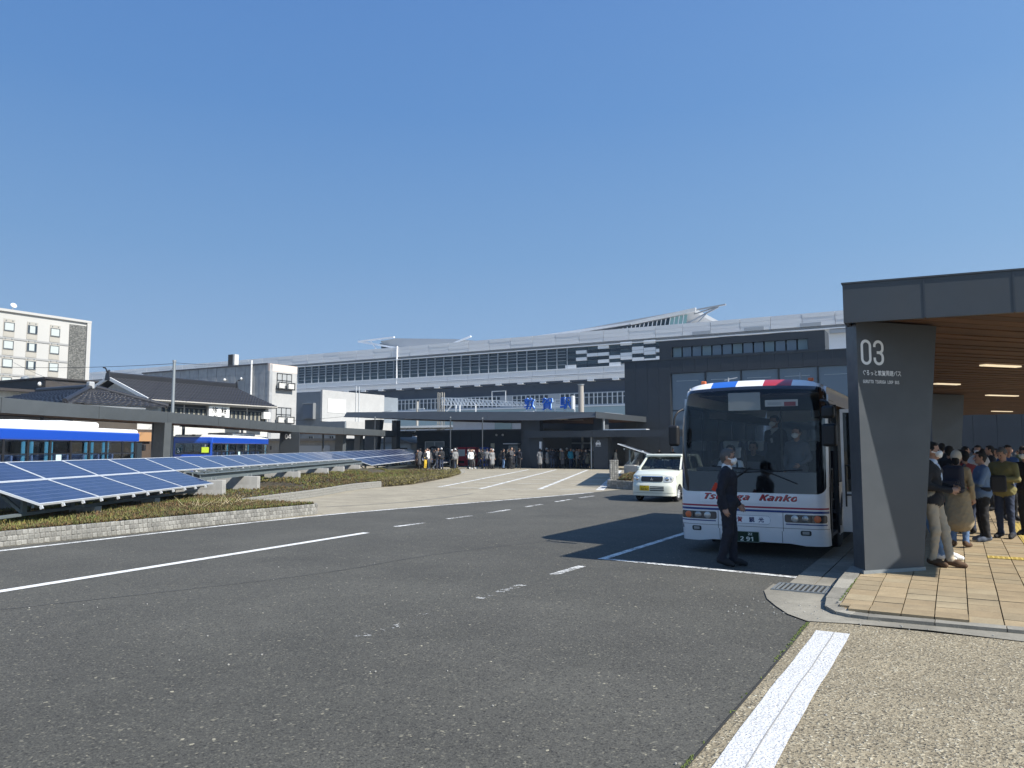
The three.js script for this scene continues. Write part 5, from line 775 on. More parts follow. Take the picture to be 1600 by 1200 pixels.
  { const d0 = 50.8; for (let d = d0 + 0.2; d < 76; d += 3.2) { const t = pt(1.6, d, -0.1), f = [...t]; f[1] = 0.3; part(far, 'post', beam(f, t, 0.09, 0.09), steelD); part(far, 'strut', beam(f, pt(1.05, d, -0.1), 0.06, 0.06), steelD); } const a = pt(1.6, d0, 0), b = pt(1.6, 76, 0); a[1] = b[1] = 0.3; part(far, 'beam', beam(a, b, 0.2, 0.12), steelD); }
  [24.9, 28.3, 33.7, 38.9, 42.6, 47].forEach(d => { const [x, z] = LD(-9.35, d), f = part(near, 'footing', uvm(rb(1.5, 0.6, 0.3, 0.012, 0, 0, 0)), M.concrete, [x - 0.66 * ca, 0.422, z + 0.66 * sa]); f.rotation.y = D(30); for (const s of [-0.07, 0.07]) part(f, 'anchor_bolt', bar([0.42 + s, 0.29, 0.05], [0.42 + s, 0.39, 0.05], 0.012, 6), M.steel); });
  [[18, 0.25], [21, 0.25]].forEach(([d, y]) => { const [x, z] = LD(-9.9, d); const f = part(near, 'footing', uvm(rb(0.6, 0.3, 0.3, 0.012)), M.concrete, [x, y, z]); f.rotation.y = D(30); });
  // array and bed right of the taxi pool
  const r = thing('solar_array', 'solar panels seen edge-on behind the white kei car', 'solar array', [0, 0, 0], 0, 'solar arrays in the planting beds');
  const u = [-0.35, -0.937], w = [0.937, -0.35], Q = (a, b, y) => [-13.35 + u[0] * a + w[0] * b, y, -32.7 + u[1] * a + w[1] * b];
  for (let k = 0; k < 9; k++) for (const [b0, b1, y0, y1] of [[0, 1.15, 1.96, 1.58], [1.15, 2.3, 1.58, 1.2]]) panel(r, Q(k * 2 + 0.01, b1 - 0.008, y1), Q(k * 2 + 1.99, b1 - 0.008, y1), Q(k * 2 + 1.99, b0 + 0.008, y0), Q(k * 2 + 0.01, b0 + 0.008, y0));
  for (let k = 0; k < 10; k++) { const a = 0.2 + k * 1.98; part(r, 'post', beam(Q(a, 0.55, 0.95), Q(a, 0.55, 1.72), 0.07, 0.07), steelD); part(r, 'strut', beam(Q(a, 0.6, 1.0), Q(a, 1.0, 1.55), 0.06, 0.06), steelD); part(r, 'strut', beam(Q(a, 1.75, 0.7), Q(a, 1.2, 1.5), 0.06, 0.06), steelD); part(r, 'footing', rb(0.5, 0.6, 0.5, 0.01, ...Q(a, 0.6, 0.68)), M.concrete); }
  for (const b of [0.3, 0.9, 1.5, 2.0]) part(r, 'rail', beam(Q(0, b, 1.86 - 0.33 * b - 0.06), Q(18, b, 1.86 - 0.33 * b - 0.06), 0.05, 0.08), steelD);
  const pier = thing('stone_pier', 'upright pier of pale granite blocks at the corner by the kei car', 'wall', [-13.28, 0, -32.1], D(38));
  for (let c = 0; c < 13; c++) for (let i = 0; i < 4; i++) for (let j = 0; j < 2; j++) { const m = part(pier, 'stone', pick(stoneGeo), pick(graniteMats), [-0.15 + i * 0.097, 0.047 + c * 0.094, j * 0.097 - 0.05]); m.rotation.y = rr(-0.06, 0.06); }
  part(pier, 'mortar_core', b6(-0.17, 0.17, 0, 1.21, -0.07, 0.07), mortar);
  const low = thing('stone_edging', 'short low granite block wall in front of the upright pier', 'wall', [0, 0, 0]);
  stoneWall(low, [[-13.25, -31.3], [-11.6, -30.6]], 4, -0.01, 90); stoneWall(low, [[-13.3, -31.95], [-13.25, -31.35]], 4, -0.01, 40);
  const bed2 = structure('planting_bed_right'); part(bed2, 'soil', slab([[-13.25, -31.4], [-11.6, -30.75], [-9.6, -33], [-16.5, -52], [-19.8, -52], [-13.4, -33]], -0.01, 0.34), soil); part(bed2, 'soil_mound', new THREE.SphereGeometry(1, 20, 8, 0, 6.3, 0, 1.57).scale(0.9, 0.36, 2.6).translate(-12.3, 0.3, -33.6), mat(lin(0.12, 0.09, 0.045), 1, 0, { map: mottleB }));
  part(bed2, 'retaining_block', uvm(b6(-12.9, -12.1, 0.3, 0.95, -33.1, -32.6)), M.concrete);
}
// ---------- cream white kei car ----------
const cream = new THREE.MeshPhysicalMaterial({ color: lin(0.68, 0.7, 0.6), roughness: 0.3, clearcoat: 0.8, clearcoatRoughness: 0.08, side: THREE.DoubleSide });
function skin(fn, x0, x1, yl, yu, off = 0.003, nx = 24, ny = 8) {
  const fl = typeof yl === 'function' ? yl : () => yl, fu = typeof yu === 'function' ? yu : () => yu, pos = [], uv = [], idx = [];
  for (let i = 0; i <= nx; i++) { const x = x0 + (x1 - x0) * i / nx, a = fl(x), b = fu(x); for (let j = 0; j <= ny; j++) { pos.push(...fn(x, a + (b - a) * j / ny, off)); uv.push(i / nx, j / ny); } }
  for (let i = 0; i < nx; i++) for (let j = 0; j < ny; j++) { const a = i * (ny + 1) + j, b = a + ny + 1; idx.push(a, b, b + 1, a, b + 1, a + 1); }
  const g = new THREE.BufferGeometry(); g.setAttribute('position', new THREE.Float32BufferAttribute(pos, 3)); g.setAttribute('uv', new THREE.Float32BufferAttribute(uv, 2)); g.setIndex(idx); g.computeVertexNormals(); return g;
}
{
  const c = thing('kei_car', 'cream white kei car with yellow number plate waiting beside the bus', 'car', [-8.66, 0, -24.05]);
  const W = 0.738;
  const prof = y => y < 0.52 ? -0.02 * Math.pow((0.52 - y) / 0.3, 2) : y < 0.62 ? -0.045 * (y - 0.52) / 0.1 : -0.045 - 0.1 * Math.pow((y - 0.62) / 0.28, 1.6);
  const F = (x, y, o = 0) => { const q = Math.min(0.9995, Math.abs(x) / W), z = -0.4 + 0.4 * Math.pow(1 - Math.pow(q, 3.4), 1 / 3.4); return [x + Math.sign(x) * o * q * q * 0.6, y, z + prof(y) + o]; };
  const hoodY = x => 0.9 - 0.06 * Math.pow(Math.abs(x) / W, 2);
  part(c, 'bumper', skin(F, -W * 0.999, W * 0.999, 0.2, 0.62, 0, 40, 10), cream);
  part(c, 'nose', skin(F, -W * 0.999, W * 0.999, 0.62, hoodY, 0, 40, 6), cream);
  // hood runs back to the cowl
  { const pos = [], idx = [], nx = 24, nt = 10; for (let i = 0; i <= nx; i++) { const x = (-1 + 2 * i / nx) * W * 0.999, a = F(x, hoodY(x), 0); for (let j = 0; j <= nt; j++) { const t = j / nt; pos.push(x, a[1] + (1.05 - 0.05 * Math.pow(x / W, 2) - a[1]) * Math.sin(t * 1.5708), a[2] + (-0.86 - a[2]) * t); } } for (let i = 0; i < nx; i++) for (let j = 0; j < nt; j++) { const a = i * (nt + 1) + j, b = a + nt + 1; idx.push(a, b, b + 1, a, b + 1, a + 1); } const g = new THREE.BufferGeometry(); g.setAttribute('position', new THREE.Float32BufferAttribute(pos, 3)); g.setIndex(idx); g.computeVertexNormals(); part(c, 'bonnet', g, cream); }
  // sides with wheel arches cut
  for (const s of [-1, 1]) {
    const sh = new THREE.Shape(); sh.moveTo(-0.38, 0.22); sh.lineTo(-0.36, 0.95); sh.lineTo(-0.86, 1.02); sh.lineTo(-3.3, 1.04); sh.lineTo(-3.38, 0.5); sh.lineTo(-3.3, 0.24); sh.lineTo(-3.2, 0.24); sh.absarc(-2.9, 0.27, 0.31, 0, Math.PI, false);
    const pts = [[-0.36, 0.22]]; const arch = (cx) => { for (let k = 0; k <= 14; k++) { const a = Math.PI * k / 14; pts.push([cx + 0.31 * Math.cos(a), 0.27 + 0.31 * Math.sin(a)]); } };
    arch(-0.66); arch(-2.9); pts.push([-3.34, 0.24], [-3.39, 0.5], [-3.34, 1.04], [-0.86, 1.02], [-0.36, 0.84]);
    const S = new THREE.Shape(pts.map(([z, y]) => new THREE.Vector2(z, y))); const g = new THREE.ExtrudeGeometry(S, { depth: 0.03, bevelEnabled: true, bevelSize: 0.01, bevelThickness: 0.01, bevelSegments: 2 }); g.rotateY(-Math.PI / 2); g.translate(s > 0 ? W - 0.005 : -W + 0.035, 0, 0); part(c, 'side_panel', g, cream);
    const w = part(c, 'wheel', tyreGeo, M.rubber, [s * 0.63, 0.262, -0.66]); w.scale.set(0.62, 0.565, 0.565); const r = part(w, 'rim', rimGeo, M.alu); r.rotation.y = s > 0 ? 0 : Math.PI; for (let k = 0; k < 9; k++) { const a = k * 0.698; part(w, 'spoke', beam([s * 0.12, Math.cos(a) * 0.06, Math.sin(a) * 0.06], [s * 0.12, Math.cos(a) * 0.23, Math.sin(a) * 0.23], 0.03, 0.04), M.alu); }
    const w2 = part(c, 'wheel', tyreGeo, M.rubber, [s * 0.63, 0.262, -2.9]); w2.scale.set(0.62, 0.565, 0.565); const r2 = part(w2, 'rim', rimGeo, M.alu); r2.rotation.y = s > 0 ? 0 : Math.PI;
    part(c, 'side_window', quad([s * 0.735, 1.04, s > 0 ? -1.0 : -3.1], [s * 0.735, 1.04, s > 0 ? -3.1 : -1.0], [s * 0.615, 1.46, s > 0 ? -3.0 : -1.42], [s * 0.615, 1.46, s > 0 ? -1.42 : -3.0]), glassMat(lin(0.25, 0.28, 0.28)));
    part(c, 'pillar', [beam([s * 0.715, 1.02, -0.84], [s * 0.6, 1.47, -1.38], 0.055, 0.06), beam([s * 0.725, 1.03, -2.0], [s * 0.615, 1.47, -2.05], 0.04, 0.06), beam([s * 0.72, 1.03, -3.2], [s * 0.61, 1.47, -3.08], 0.06, 0.16)], cream);
    part(c, 'mirror', rb(0.12, 0.13, 0.1, 0.04, s * 0.81, 1.08, -1.05), cream);
    const h = [[s > 0 ? 0.4 : -0.69], [s > 0 ? 0.69 : -0.4]]; const [l, u] = roundedEdge(h[0][0], h[1][0], 0.645, 0.835, 0.05);
    const hl = part(c, 'headlamp', skin(F, h[0][0], h[1][0], l, u, 0.006, 18, 5), lampGlass); part(hl, 'reflector', new THREE.SphereGeometry(0.065, 16, 10).scale(1, 1, 0.35).translate(...F(s * 0.5, 0.74, 0.012)), M.chrome); part(hl, 'indicator', new THREE.SphereGeometry(0.04, 12, 8).scale(0.8, 1.2, 0.4).translate(...F(s * 0.62, 0.75, 0.012)), lampGlass);
  }
  { const [l, u] = roundedEdge(-0.37, 0.37, 0.655, 0.83, 0.04), g = part(c, 'grille', skin(F, -0.37, 0.37, l, u, 0.006, 20, 4), M.black); part(g, 'chrome_bar', skin(F, -0.36, 0.36, 0.812, 0.835, 0.02, 20, 2), M.chrome);
    const em = []; for (let k = 0; k < 3; k++) { const a = Math.PI / 2 + k * 2.094, p = [[0, 0], [0.032, 0.018], [0.058, 0], [0.032, -0.018]].map(([x, y]) => new THREE.Vector2(x * Math.cos(a) - y * Math.sin(a), x * Math.sin(a) + y * Math.cos(a))); em.push(new THREE.ExtrudeGeometry(new THREE.Shape(p), { depth: 0.006, bevelEnabled: false })); } part(g, 'emblem', em, M.chrome, [0, 0.735, F(0, 0.735, 0.012)[2]]); }
  { const t = canvasTex(256, 128, g => { g.fillStyle = '#d8b400'; g.fillRect(0, 0, 256, 128); g.fillStyle = '#151515'; g.font = 'bold 30px sans-serif'; g.fillText('580', 110, 36); g.font = 'bold 74px sans-serif'; g.fillText('32 62', 36, 112); }); part(c, 'number_plate', skin(F, -0.4, -0.07, 0.365, 0.53, 0.014, 6, 2), mat(0xffffff, 0.5, 0, { map: t })); }
  for (let k = 0; k < 3; k++) part(c, 'intake_slot', skin(F, -0.05, 0.42, 0.36 + k * 0.058, 0.392 + k * 0.058, 0.005, 12, 1), M.black);
  part(c, 'lower_lip', skin(F, -0.72, 0.72, 0.29, 0.3, 0.004, 30, 1), mat(lin(0.2, 0.2, 0.18), 0.6));
  part(c, 'windscreen', quad([-0.67, 1.035, -0.84], [0.67, 1.035, -0.84], [0.565, 1.455, -1.36], [-0.565, 1.455, -1.36]), glassMat(lin(0.5, 0.55, 0.54)));
  part(c, 'roof', new RoundedBoxGeometry(1.29, 0.1, 1.9, 4, 0.048).translate(0, 1.495, -2.22), cream);
  part(c, 'tail', [b6(-0.7, 0.7, 0.3, 1.05, -3.39, -3.34), b6(-0.62, 0.62, 1.4, 1.5, -3.16, -3.1)], cream); part(c, 'tail_window', quad([0.66, 1.05, -3.34], [-0.66, 1.05, -3.34], [-0.58, 1.44, -3.14], [0.58, 1.44, -3.14]), glassMat(lin(0.3, 0.32, 0.32)));
  part(c, 'floor_pan', b6(-0.62, 0.62, 0.17, 0.24, -3.3, -0.25), M.black);
  part(c, 'dashboard', rb(1.3, 0.16, 0.35, 0.05, 0, 0.97, -1.0), mat(lin(0.06, 0.06, 0.06), 0.8));
  part(c, 'steering_wheel', new THREE.TorusGeometry(0.17, 0.014, 8, 28).rotateX(-0.5).translate(-0.32, 1.03, -1.28), M.black);
  for (const s of [-1, 1]) part(c, 'seat', [rb(0.46, 0.55, 0.14, 0.06, s * 0.32, 0.85, -1.85), rb(0.26, 0.18, 0.1, 0.04, s * 0.32, 1.22, -1.87), rb(0.46, 0.14, 0.5, 0.05, s * 0.32, 0.55, -1.6)], mat(lin(0.12, 0.12, 0.12), 0.9));
  part(c, 'wiper', [bar([-0.5, 1.03, -0.8], [0.05, 1.06, -0.84], 0.008, 6), bar([0.1, 1.03, -0.8], [0.58, 1.06, -0.84], 0.008, 6)], M.black);
  part(c, 'room_mirror', rb(0.2, 0.06, 0.02, 0.01, 0, 1.4, -1.34), M.black);
}
// ---------- blue city buses ----------
const cityBlue = new THREE.MeshPhysicalMaterial({ color: lin(0.012, 0.075, 0.46), roughness: 0.3, clearcoat: 0.8, clearcoatRoughness: 0.08 });
function cityBus(label, l, d, tail) { // (l, d) = kerb side corner of the end nearer to the camera
  const [x, z] = LD(l, d), b = thing('city_bus', label, 'bus', [x, 0, z], D(30), 'blue city buses at the left canopy'); b.scale.y = 0.955;
  const L = 10.4, W = 2.3; // body spans x -W..0, z 0..-L
  part(b, 'lower_shell', new RoundedBoxGeometry(W, 0.84, L, 3, 0.08).translate(-W / 2, 0.71, -L / 2), cityBlue); // floor pan closes it on top
  part(b, 'cant_rail', new RoundedBoxGeometry(W, 0.4, L, 3, 0.06).translate(-W / 2, 2.3, -L / 2), cityBlue);
  part(b, 'end_wall', [b6(-W + 0.02, -0.02, 1.1, 1.45, -0.06, -0.01), b6(-W + 0.02, -W + 0.13, 1.45, 2.15, -0.06, -0.01), b6(-0.13, -0.02, 1.45, 2.15, -0.06, -0.01)], cityBlue);
  part(b, 'roof', new RoundedBoxGeometry(W - 0.06, 0.26, L - 0.06, 5, 0.12).translate(-W / 2, 2.52, -L / 2), M.white);
  part(b, 'roof_unit', [new RoundedBoxGeometry(1.7, 0.22, 1.6, 4, 0.1).translate(-W / 2, 2.73, tail ? -5.0 : -3.6), new RoundedBoxGeometry(1.7, 0.28, 2.6, 4, 0.12).translate(-W / 2, 2.75, tail ? -7.1 : -6.4)], M.white);
  const pane = glassMat(lin(0.78, 0.8, 0.8)), post = mat(lin(0.02, 0.02, 0.022), 0.4), seatM = mat(lin(0.05, 0.09, 0.2), 0.9), blueC = mat(lin(0.12, 0.42, 0.68), 0.9);
  const zs = [-0.35, -1.5, -2.75, -4.0, -5.25, -6.5, -7.75, -9.0, -10.1];
  part(b, 'ceiling', b6(-W + 0.1, -0.1, 2.08, 2.1, -L + 0.1, -0.1), M.offwhite);
  for (let r = 0; r < 8; r++) for (const xx of [-0.42, -1.85]) part(b, 'seat', [rb(0.8, 0.6, 0.12, 0.05, xx, 1.3, -0.9 - r * 1.05)], seatM);
  for (let i = 0; i < zs.length - 1; i++) {
    const a = zs[i] - 0.05, c = zs[i + 1] + 0.05, w = part(b, 'side_window', b6(-0.03, -0.022, 1.12, 2.12, c, a), pane); part(b, 'off_side_window', b6(-W + 0.022, -W + 0.03, 1.12, 2.12, c, a), pane);
    for (const xx of [-0.05, -W + 0.01]) part(b, 'window_post', b6(xx, xx + 0.04, 1.1, 2.12, c - 0.1, c), post);
    part(w, 'rail', b6(-0.02, -0.012, 1.6, 1.64, c, a), post);
    if (!tail || i % 3 === 1) for (const s of i % 3 === 1 ? [c + 0.04] : i % 3 === 2 ? [a - 0.3, c + 0.02] : [a - 0.16]) { const pos = []; for (let k = 0; k < 3; k++) pos.push(b6(-0.1, -0.06 + (k % 2) * 0.012, 1.18, 2.06, s + k * 0.05, s + k * 0.05 + 0.05)); part(w, 'curtain', pos, blueC); }
    if (i === 3) part(w, 'notice', b6(-0.02, -0.015, 1.3, 1.58, a - 0.62, a - 0.3), mat(lin(0.55, 0.75, 0.72), 0.6));
  }
  // end facing the camera side
  part(b, 'end_window', b6(-W + 0.12, -0.12, 1.45, 2.24, -0.005, 0.006), pane);
  part(b, 'end_sign', b6(-0.62, -0.2, 1.55, 1.88, 0.006, 0.012), mat(lin(0.55, 0.72, 0.05), 0.6));
  { const t = canvasTex(128, 128, g => { g.fillStyle = '#16485e'; g.fillRect(0, 0, 128, 128); g.strokeStyle = '#fff'; g.lineWidth = 9; g.lineCap = 'round'; g.beginPath(); g.arc(58, 84, 26, 0.2, 3.9); g.stroke(); g.beginPath(); g.moveTo(52, 38); g.lineTo(56, 66); g.lineTo(84, 68); g.lineTo(98, 98); g.moveTo(54, 50); g.lineTo(78, 52); g.stroke(); g.fillStyle = '#fff'; g.beginPath(); g.arc(50, 22, 10, 0, 7); g.fill(); }); part(b, 'wheelchair_sticker', quad([-W + 0.18, 1.5, 0.009], [-W + 0.48, 1.5, 0.009], [-W + 0.48, 1.86, 0.009], [-W + 0.18, 1.86, 0.009]), mat(0xffffff, 0.5, 0, { map: t })); }
  { const t = printMat(256, 64, g => { g.fillStyle = '#fff'; g.font = 'bold 54px sans-serif'; g.fillText('A70 007', 10, 52); }, lin(0.8, 0.8, 0.8)); part(b, 'fleet_number', quad([-1.45, 1.14, 0.004], [-0.6, 1.14, 0.004], [-0.6, 1.33, 0.004], [-1.45, 1.33, 0.004]), t); }
  part(b, 'marker_light', b6(-1.2, -1.05, 2.58, 2.66, -0.1, 0.02), M.black);
  part(b, 'front_glass', b6(-W + 0.1, -0.1, 1.1, 2.3, -L - 0.006, -L + 0.006), pane);
  for (const s of [0, 1]) for (const zz of [-2.3, -7.6]) wheel(b, s ? -0.14 : -W + 0.14, zz, 1, s ? 1 : -1);
  part(b, 'mirror', rb(0.14, 0.3, 0.14, 0.04, 0.14, 1.85, -L - 0.1), M.black);
  return b;
}
cityBus('blue city bus with light blue curtains at the left picture edge', -16.15, 23.0, false);
cityBus('blue city bus showing its rear window with a yellow sign', -17.5, 45.0, true);
// ---------- left canopy ----------
{
  const gr = mat(lin(0.085, 0.095, 0.1), 0.6, 0.1, { map: mottleA, roughnessMap: roughTex });
  const c = thing('bus_stop_canopy', 'long low grey canopy behind the blue buses on the left', 'canopy', [0, 0, 0]);
  const fr = [[-19.9, 8], [-18.67, 28], [-17.6, 46], [-16.7, 60], [-10.4, 80]], W = 2.3, Y0 = [3.02, 3.03, 3.06, 2.96, 2.86], T = [0.56, 0.56, 0.56, 0.56, 0.56];
  const p = (i, o, y) => { const [x, z] = LD(fr[i][0] - o, fr[i][1]); return [x, y, z]; };
  for (let i = 0; i < 4; i++) {
    const n = 3; for (let k = 0; k < n; k++) { const t0 = k / n, t1 = (k + 1) / n - 0.002, L = (a, b, t) => a.map((v, j) => v + (b[j] - v) * t), yb = (t) => Y0[i] + (Y0[i + 1] - Y0[i]) * t;
      const a0 = L(p(i, 0, 0), p(i + 1, 0, 0), t0), a1 = L(p(i, 0, 0), p(i + 1, 0, 0), t1), y0 = (yb(t0) + yb(t1)) / 2; a0[1] = yb(t0) + T[i] / 2; a1[1] = yb(t1) + T[i] / 2;
      part(c, 'fascia_panel', uvm(beam(a0, a1, 0.08, T[i])), gr); }
    const q = [p(i, 0.05, 0), p(i + 1, 0.05, 0), p(i + 1, W, 0), p(i, W, 0)].map(v => [v[0], v[2]]); part(c, 'roof_plate', slab(q, Math.max(Y0[i], Y0[i + 1]) + 0.12, Math.min(Y0[i], Y0[i + 1]) + 0.5), M.dark); part(c, 'soffit', slab(q.map(([x, z]) => [x, z]), Math.min(Y0[i], Y0[i + 1]) + 0.06, Math.min(Y0[i], Y0[i + 1]) + 0.1), woodMats[0]);
    const e0 = p(i, W, Y0[i] + 0.28), e1 = p(i + 1, W, Y0[i + 1] + 0.28); part(c, 'fascia_panel', uvm(beam(e0, e1, 0.08, 0.54)), M.dark);
  }
  const e = beam([...p(4, 0, 3.14)], [...p(4, W, 3.14)], 0.08, 0.56); part(c, 'fascia_panel', uvm(e), M.dark);
  for (const [l, d, w] of [[-18.1, 40.2, 1.5], [-18.1, 62, 1.3], [-15.2, 69, 1.3], [-19.8, 27, 1.4], [-14.4, 73, 1]]) { // leaning blades
    const [x, z] = LD(l, d), pl = new THREE.Group(); const sh = new THREE.Shape([[-w * 0.62, 0], [w * 0.38, 0], [w * 0.5, 3.05], [-w * 0.42, 3.05]].map(q => new THREE.Vector2(...q))); const g = new THREE.ExtrudeGeometry(sh, { depth: 0.35, bevelEnabled: false }); g.rotateY(D(-14)); part(c, 'pillar', uvm(g.translate(x, 0, z)), gr); }
  for (const [l, d] of [[-19.2, 41.2], [-20.2, 33], [-16.2, 66], [-12.6, 76], [-20.5, 48], [-20, 57]]) { const [x, z] = LD(l, d); part(c, 'post', bar([x, 0, z], [x, 3.1, z], 0.09, 10), M.dark); }
  const [nx, nz] = LD(-16.9, 58.6); const m = printMat(256, 128, g => { g.fillStyle = '#fff'; g.font = 'bold 120px sans-serif'; g.fillText('04', 20, 108); }, lin(0.75, 0.75, 0.75)); const s = part(c, 'stop_sign', bx(1.6, 1.9, 0.06), M.dark, [nx, 2.0, nz]); s.rotation.y = D(16); part(s, 'lettering', quad([-0.5, 0.35, 0.034], [0.55, 0.35, 0.034], [0.55, 0.9, 0.034], [-0.5, 0.9, 0.034]), m);
}
// ---------- buildings left ----------
const glassPane = new THREE.MeshPhysicalMaterial({ color: lin(0.03, 0.04, 0.05), roughness: 0.05, specularIntensity: 1 });
const paleCurtain = mat(lin(0.24, 0.23, 0.19), 0.9);
function windowBox(parent, axis, c, w, h, frameMat, paneMat, opt = {}) { // axis 'x': faces +x at c=[x,y,z]; axis 'z': faces +z
  const t = 0.06, B = (a0, a1, y0, y1, d0, d1, m, n, p = parent) => part(p, n, axis === 'x' ? b6(c[0] + d0, c[0] + d1, c[1] + y0, c[1] + y1, c[2] + a0, c[2] + a1) : b6(c[0] + a0, c[0] + a1, c[1] + y0, c[1] + y1, c[2] + d0, c[2] + d1), m);
  const win = B(-w / 2, w / 2, -h / 2, h / 2, -0.02, 0.02, paneMat, 'window');
  const f = []; const bxx = (a0, a1, y0, y1) => f.push(axis === 'x' ? b6(c[0] + 0.021, c[0] + 0.07, c[1] + y0, c[1] + y1, c[2] + a0, c[2] + a1) : b6(c[0] + a0, c[0] + a1, c[1] + y0, c[1] + y1, c[2] + 0.021, c[2] + 0.07));
  bxx(-w / 2 - t, w / 2 + t, h / 2, h / 2 + t); bxx(-w / 2 - t, w / 2 + t, -h / 2 - t, -h / 2); bxx(-w / 2 - t, -w / 2, -h / 2, h / 2); bxx(w / 2, w / 2 + t, -h / 2, h / 2);
  for (let k = 1; k < (opt.cols ?? 2); k++) { const a = -w / 2 + w * k / (opt.cols ?? 2); bxx(a - t / 2, a + t / 2, -h / 2, h / 2); } if (opt.mid) bxx(-w / 2, w / 2, -0.03, 0.03);
  part(win, 'frame', f, frameMat);
  if (opt.curtain) { const n = opt.cols ?? 2; for (let k = 0; k < n; k++) { const a = -w / 2 + w * (k + 0.12) / n, b = -w / 2 + w * (k + 0.5) / n; B(a, b, -h / 2 + 0.03, h / 2 - 0.03, 0.021, 0.028, paleCurtain, 'curtain', win); } }
  return win;
}
// roof tiles: wavy rows laid down a slope given by four corners (eave left, eave right, ridge right, ridge left)
const tileDark = [0.022, 0.028, 0.018].map(k => mat(lin(k, k * 1.0, k * 1.12), 0.38, 0.1));
function tiledSlope(parent, EL, ER, RR, RL, rows, cols, limit) {
  const V = a => new THREE.Vector3(...a), el = V(EL), er = V(ER), r2 = V(RR), rl = V(RL), n = er.clone().sub(el).cross(rl.clone().sub(el)).normalize(); if (n.y < 0) n.negate();
  const P = (u, v) => el.clone().lerp(er, u).lerp(rl.clone().lerp(r2, u), v);
  const base = new THREE.BufferGeometry(); base.setAttribute('position', new THREE.Float32BufferAttribute([...EL, ...ER, ...RR, ...EL, ...RR, ...RL], 3)); base.computeVertexNormals(); part(parent, 'roof_deck', base, new THREE.MeshStandardMaterial({ color: lin(0.02, 0.02, 0.024), roughness: 0.8, side: THREE.DoubleSide }));
  for (let r = 0; r < rows; r++) { // each course is one part of overlapping waved tiles
    const pos = [], idx = [], v0 = r / rows, v1 = (r + 1.12) / rows, S = cols * 4;
    for (let i = 0; i <= S; i++) { const u = i / S, w = Math.sin(i / 4 * Math.PI * 2); for (const [v, h] of [[v0, 0.005], [v0, 0.1 + 0.028 * w], [Math.min(1, v1), 0.035 + 0.022 * w]]) { const p = P(u, v).addScaledVector(n, h); pos.push(p.x, p.y, p.z); } if (i) { const a = (i - 1) * 3, b = i * 3; idx.push(a, b, b + 1, a, b + 1, a + 1, a + 1, b + 1, b + 2, a + 1, b + 2, a + 2); } }
    const g = new THREE.BufferGeometry(); g.setAttribute('position', new THREE.Float32BufferAttribute(pos, 3)); g.setIndex(idx); g.computeVertexNormals(); part(parent, 'tile_course', g, new THREE.MeshStandardMaterial({ color: tileDark[r % 3].color, roughness: 0.42, metalness: 0.1, side: THREE.DoubleSide }));
  }
}
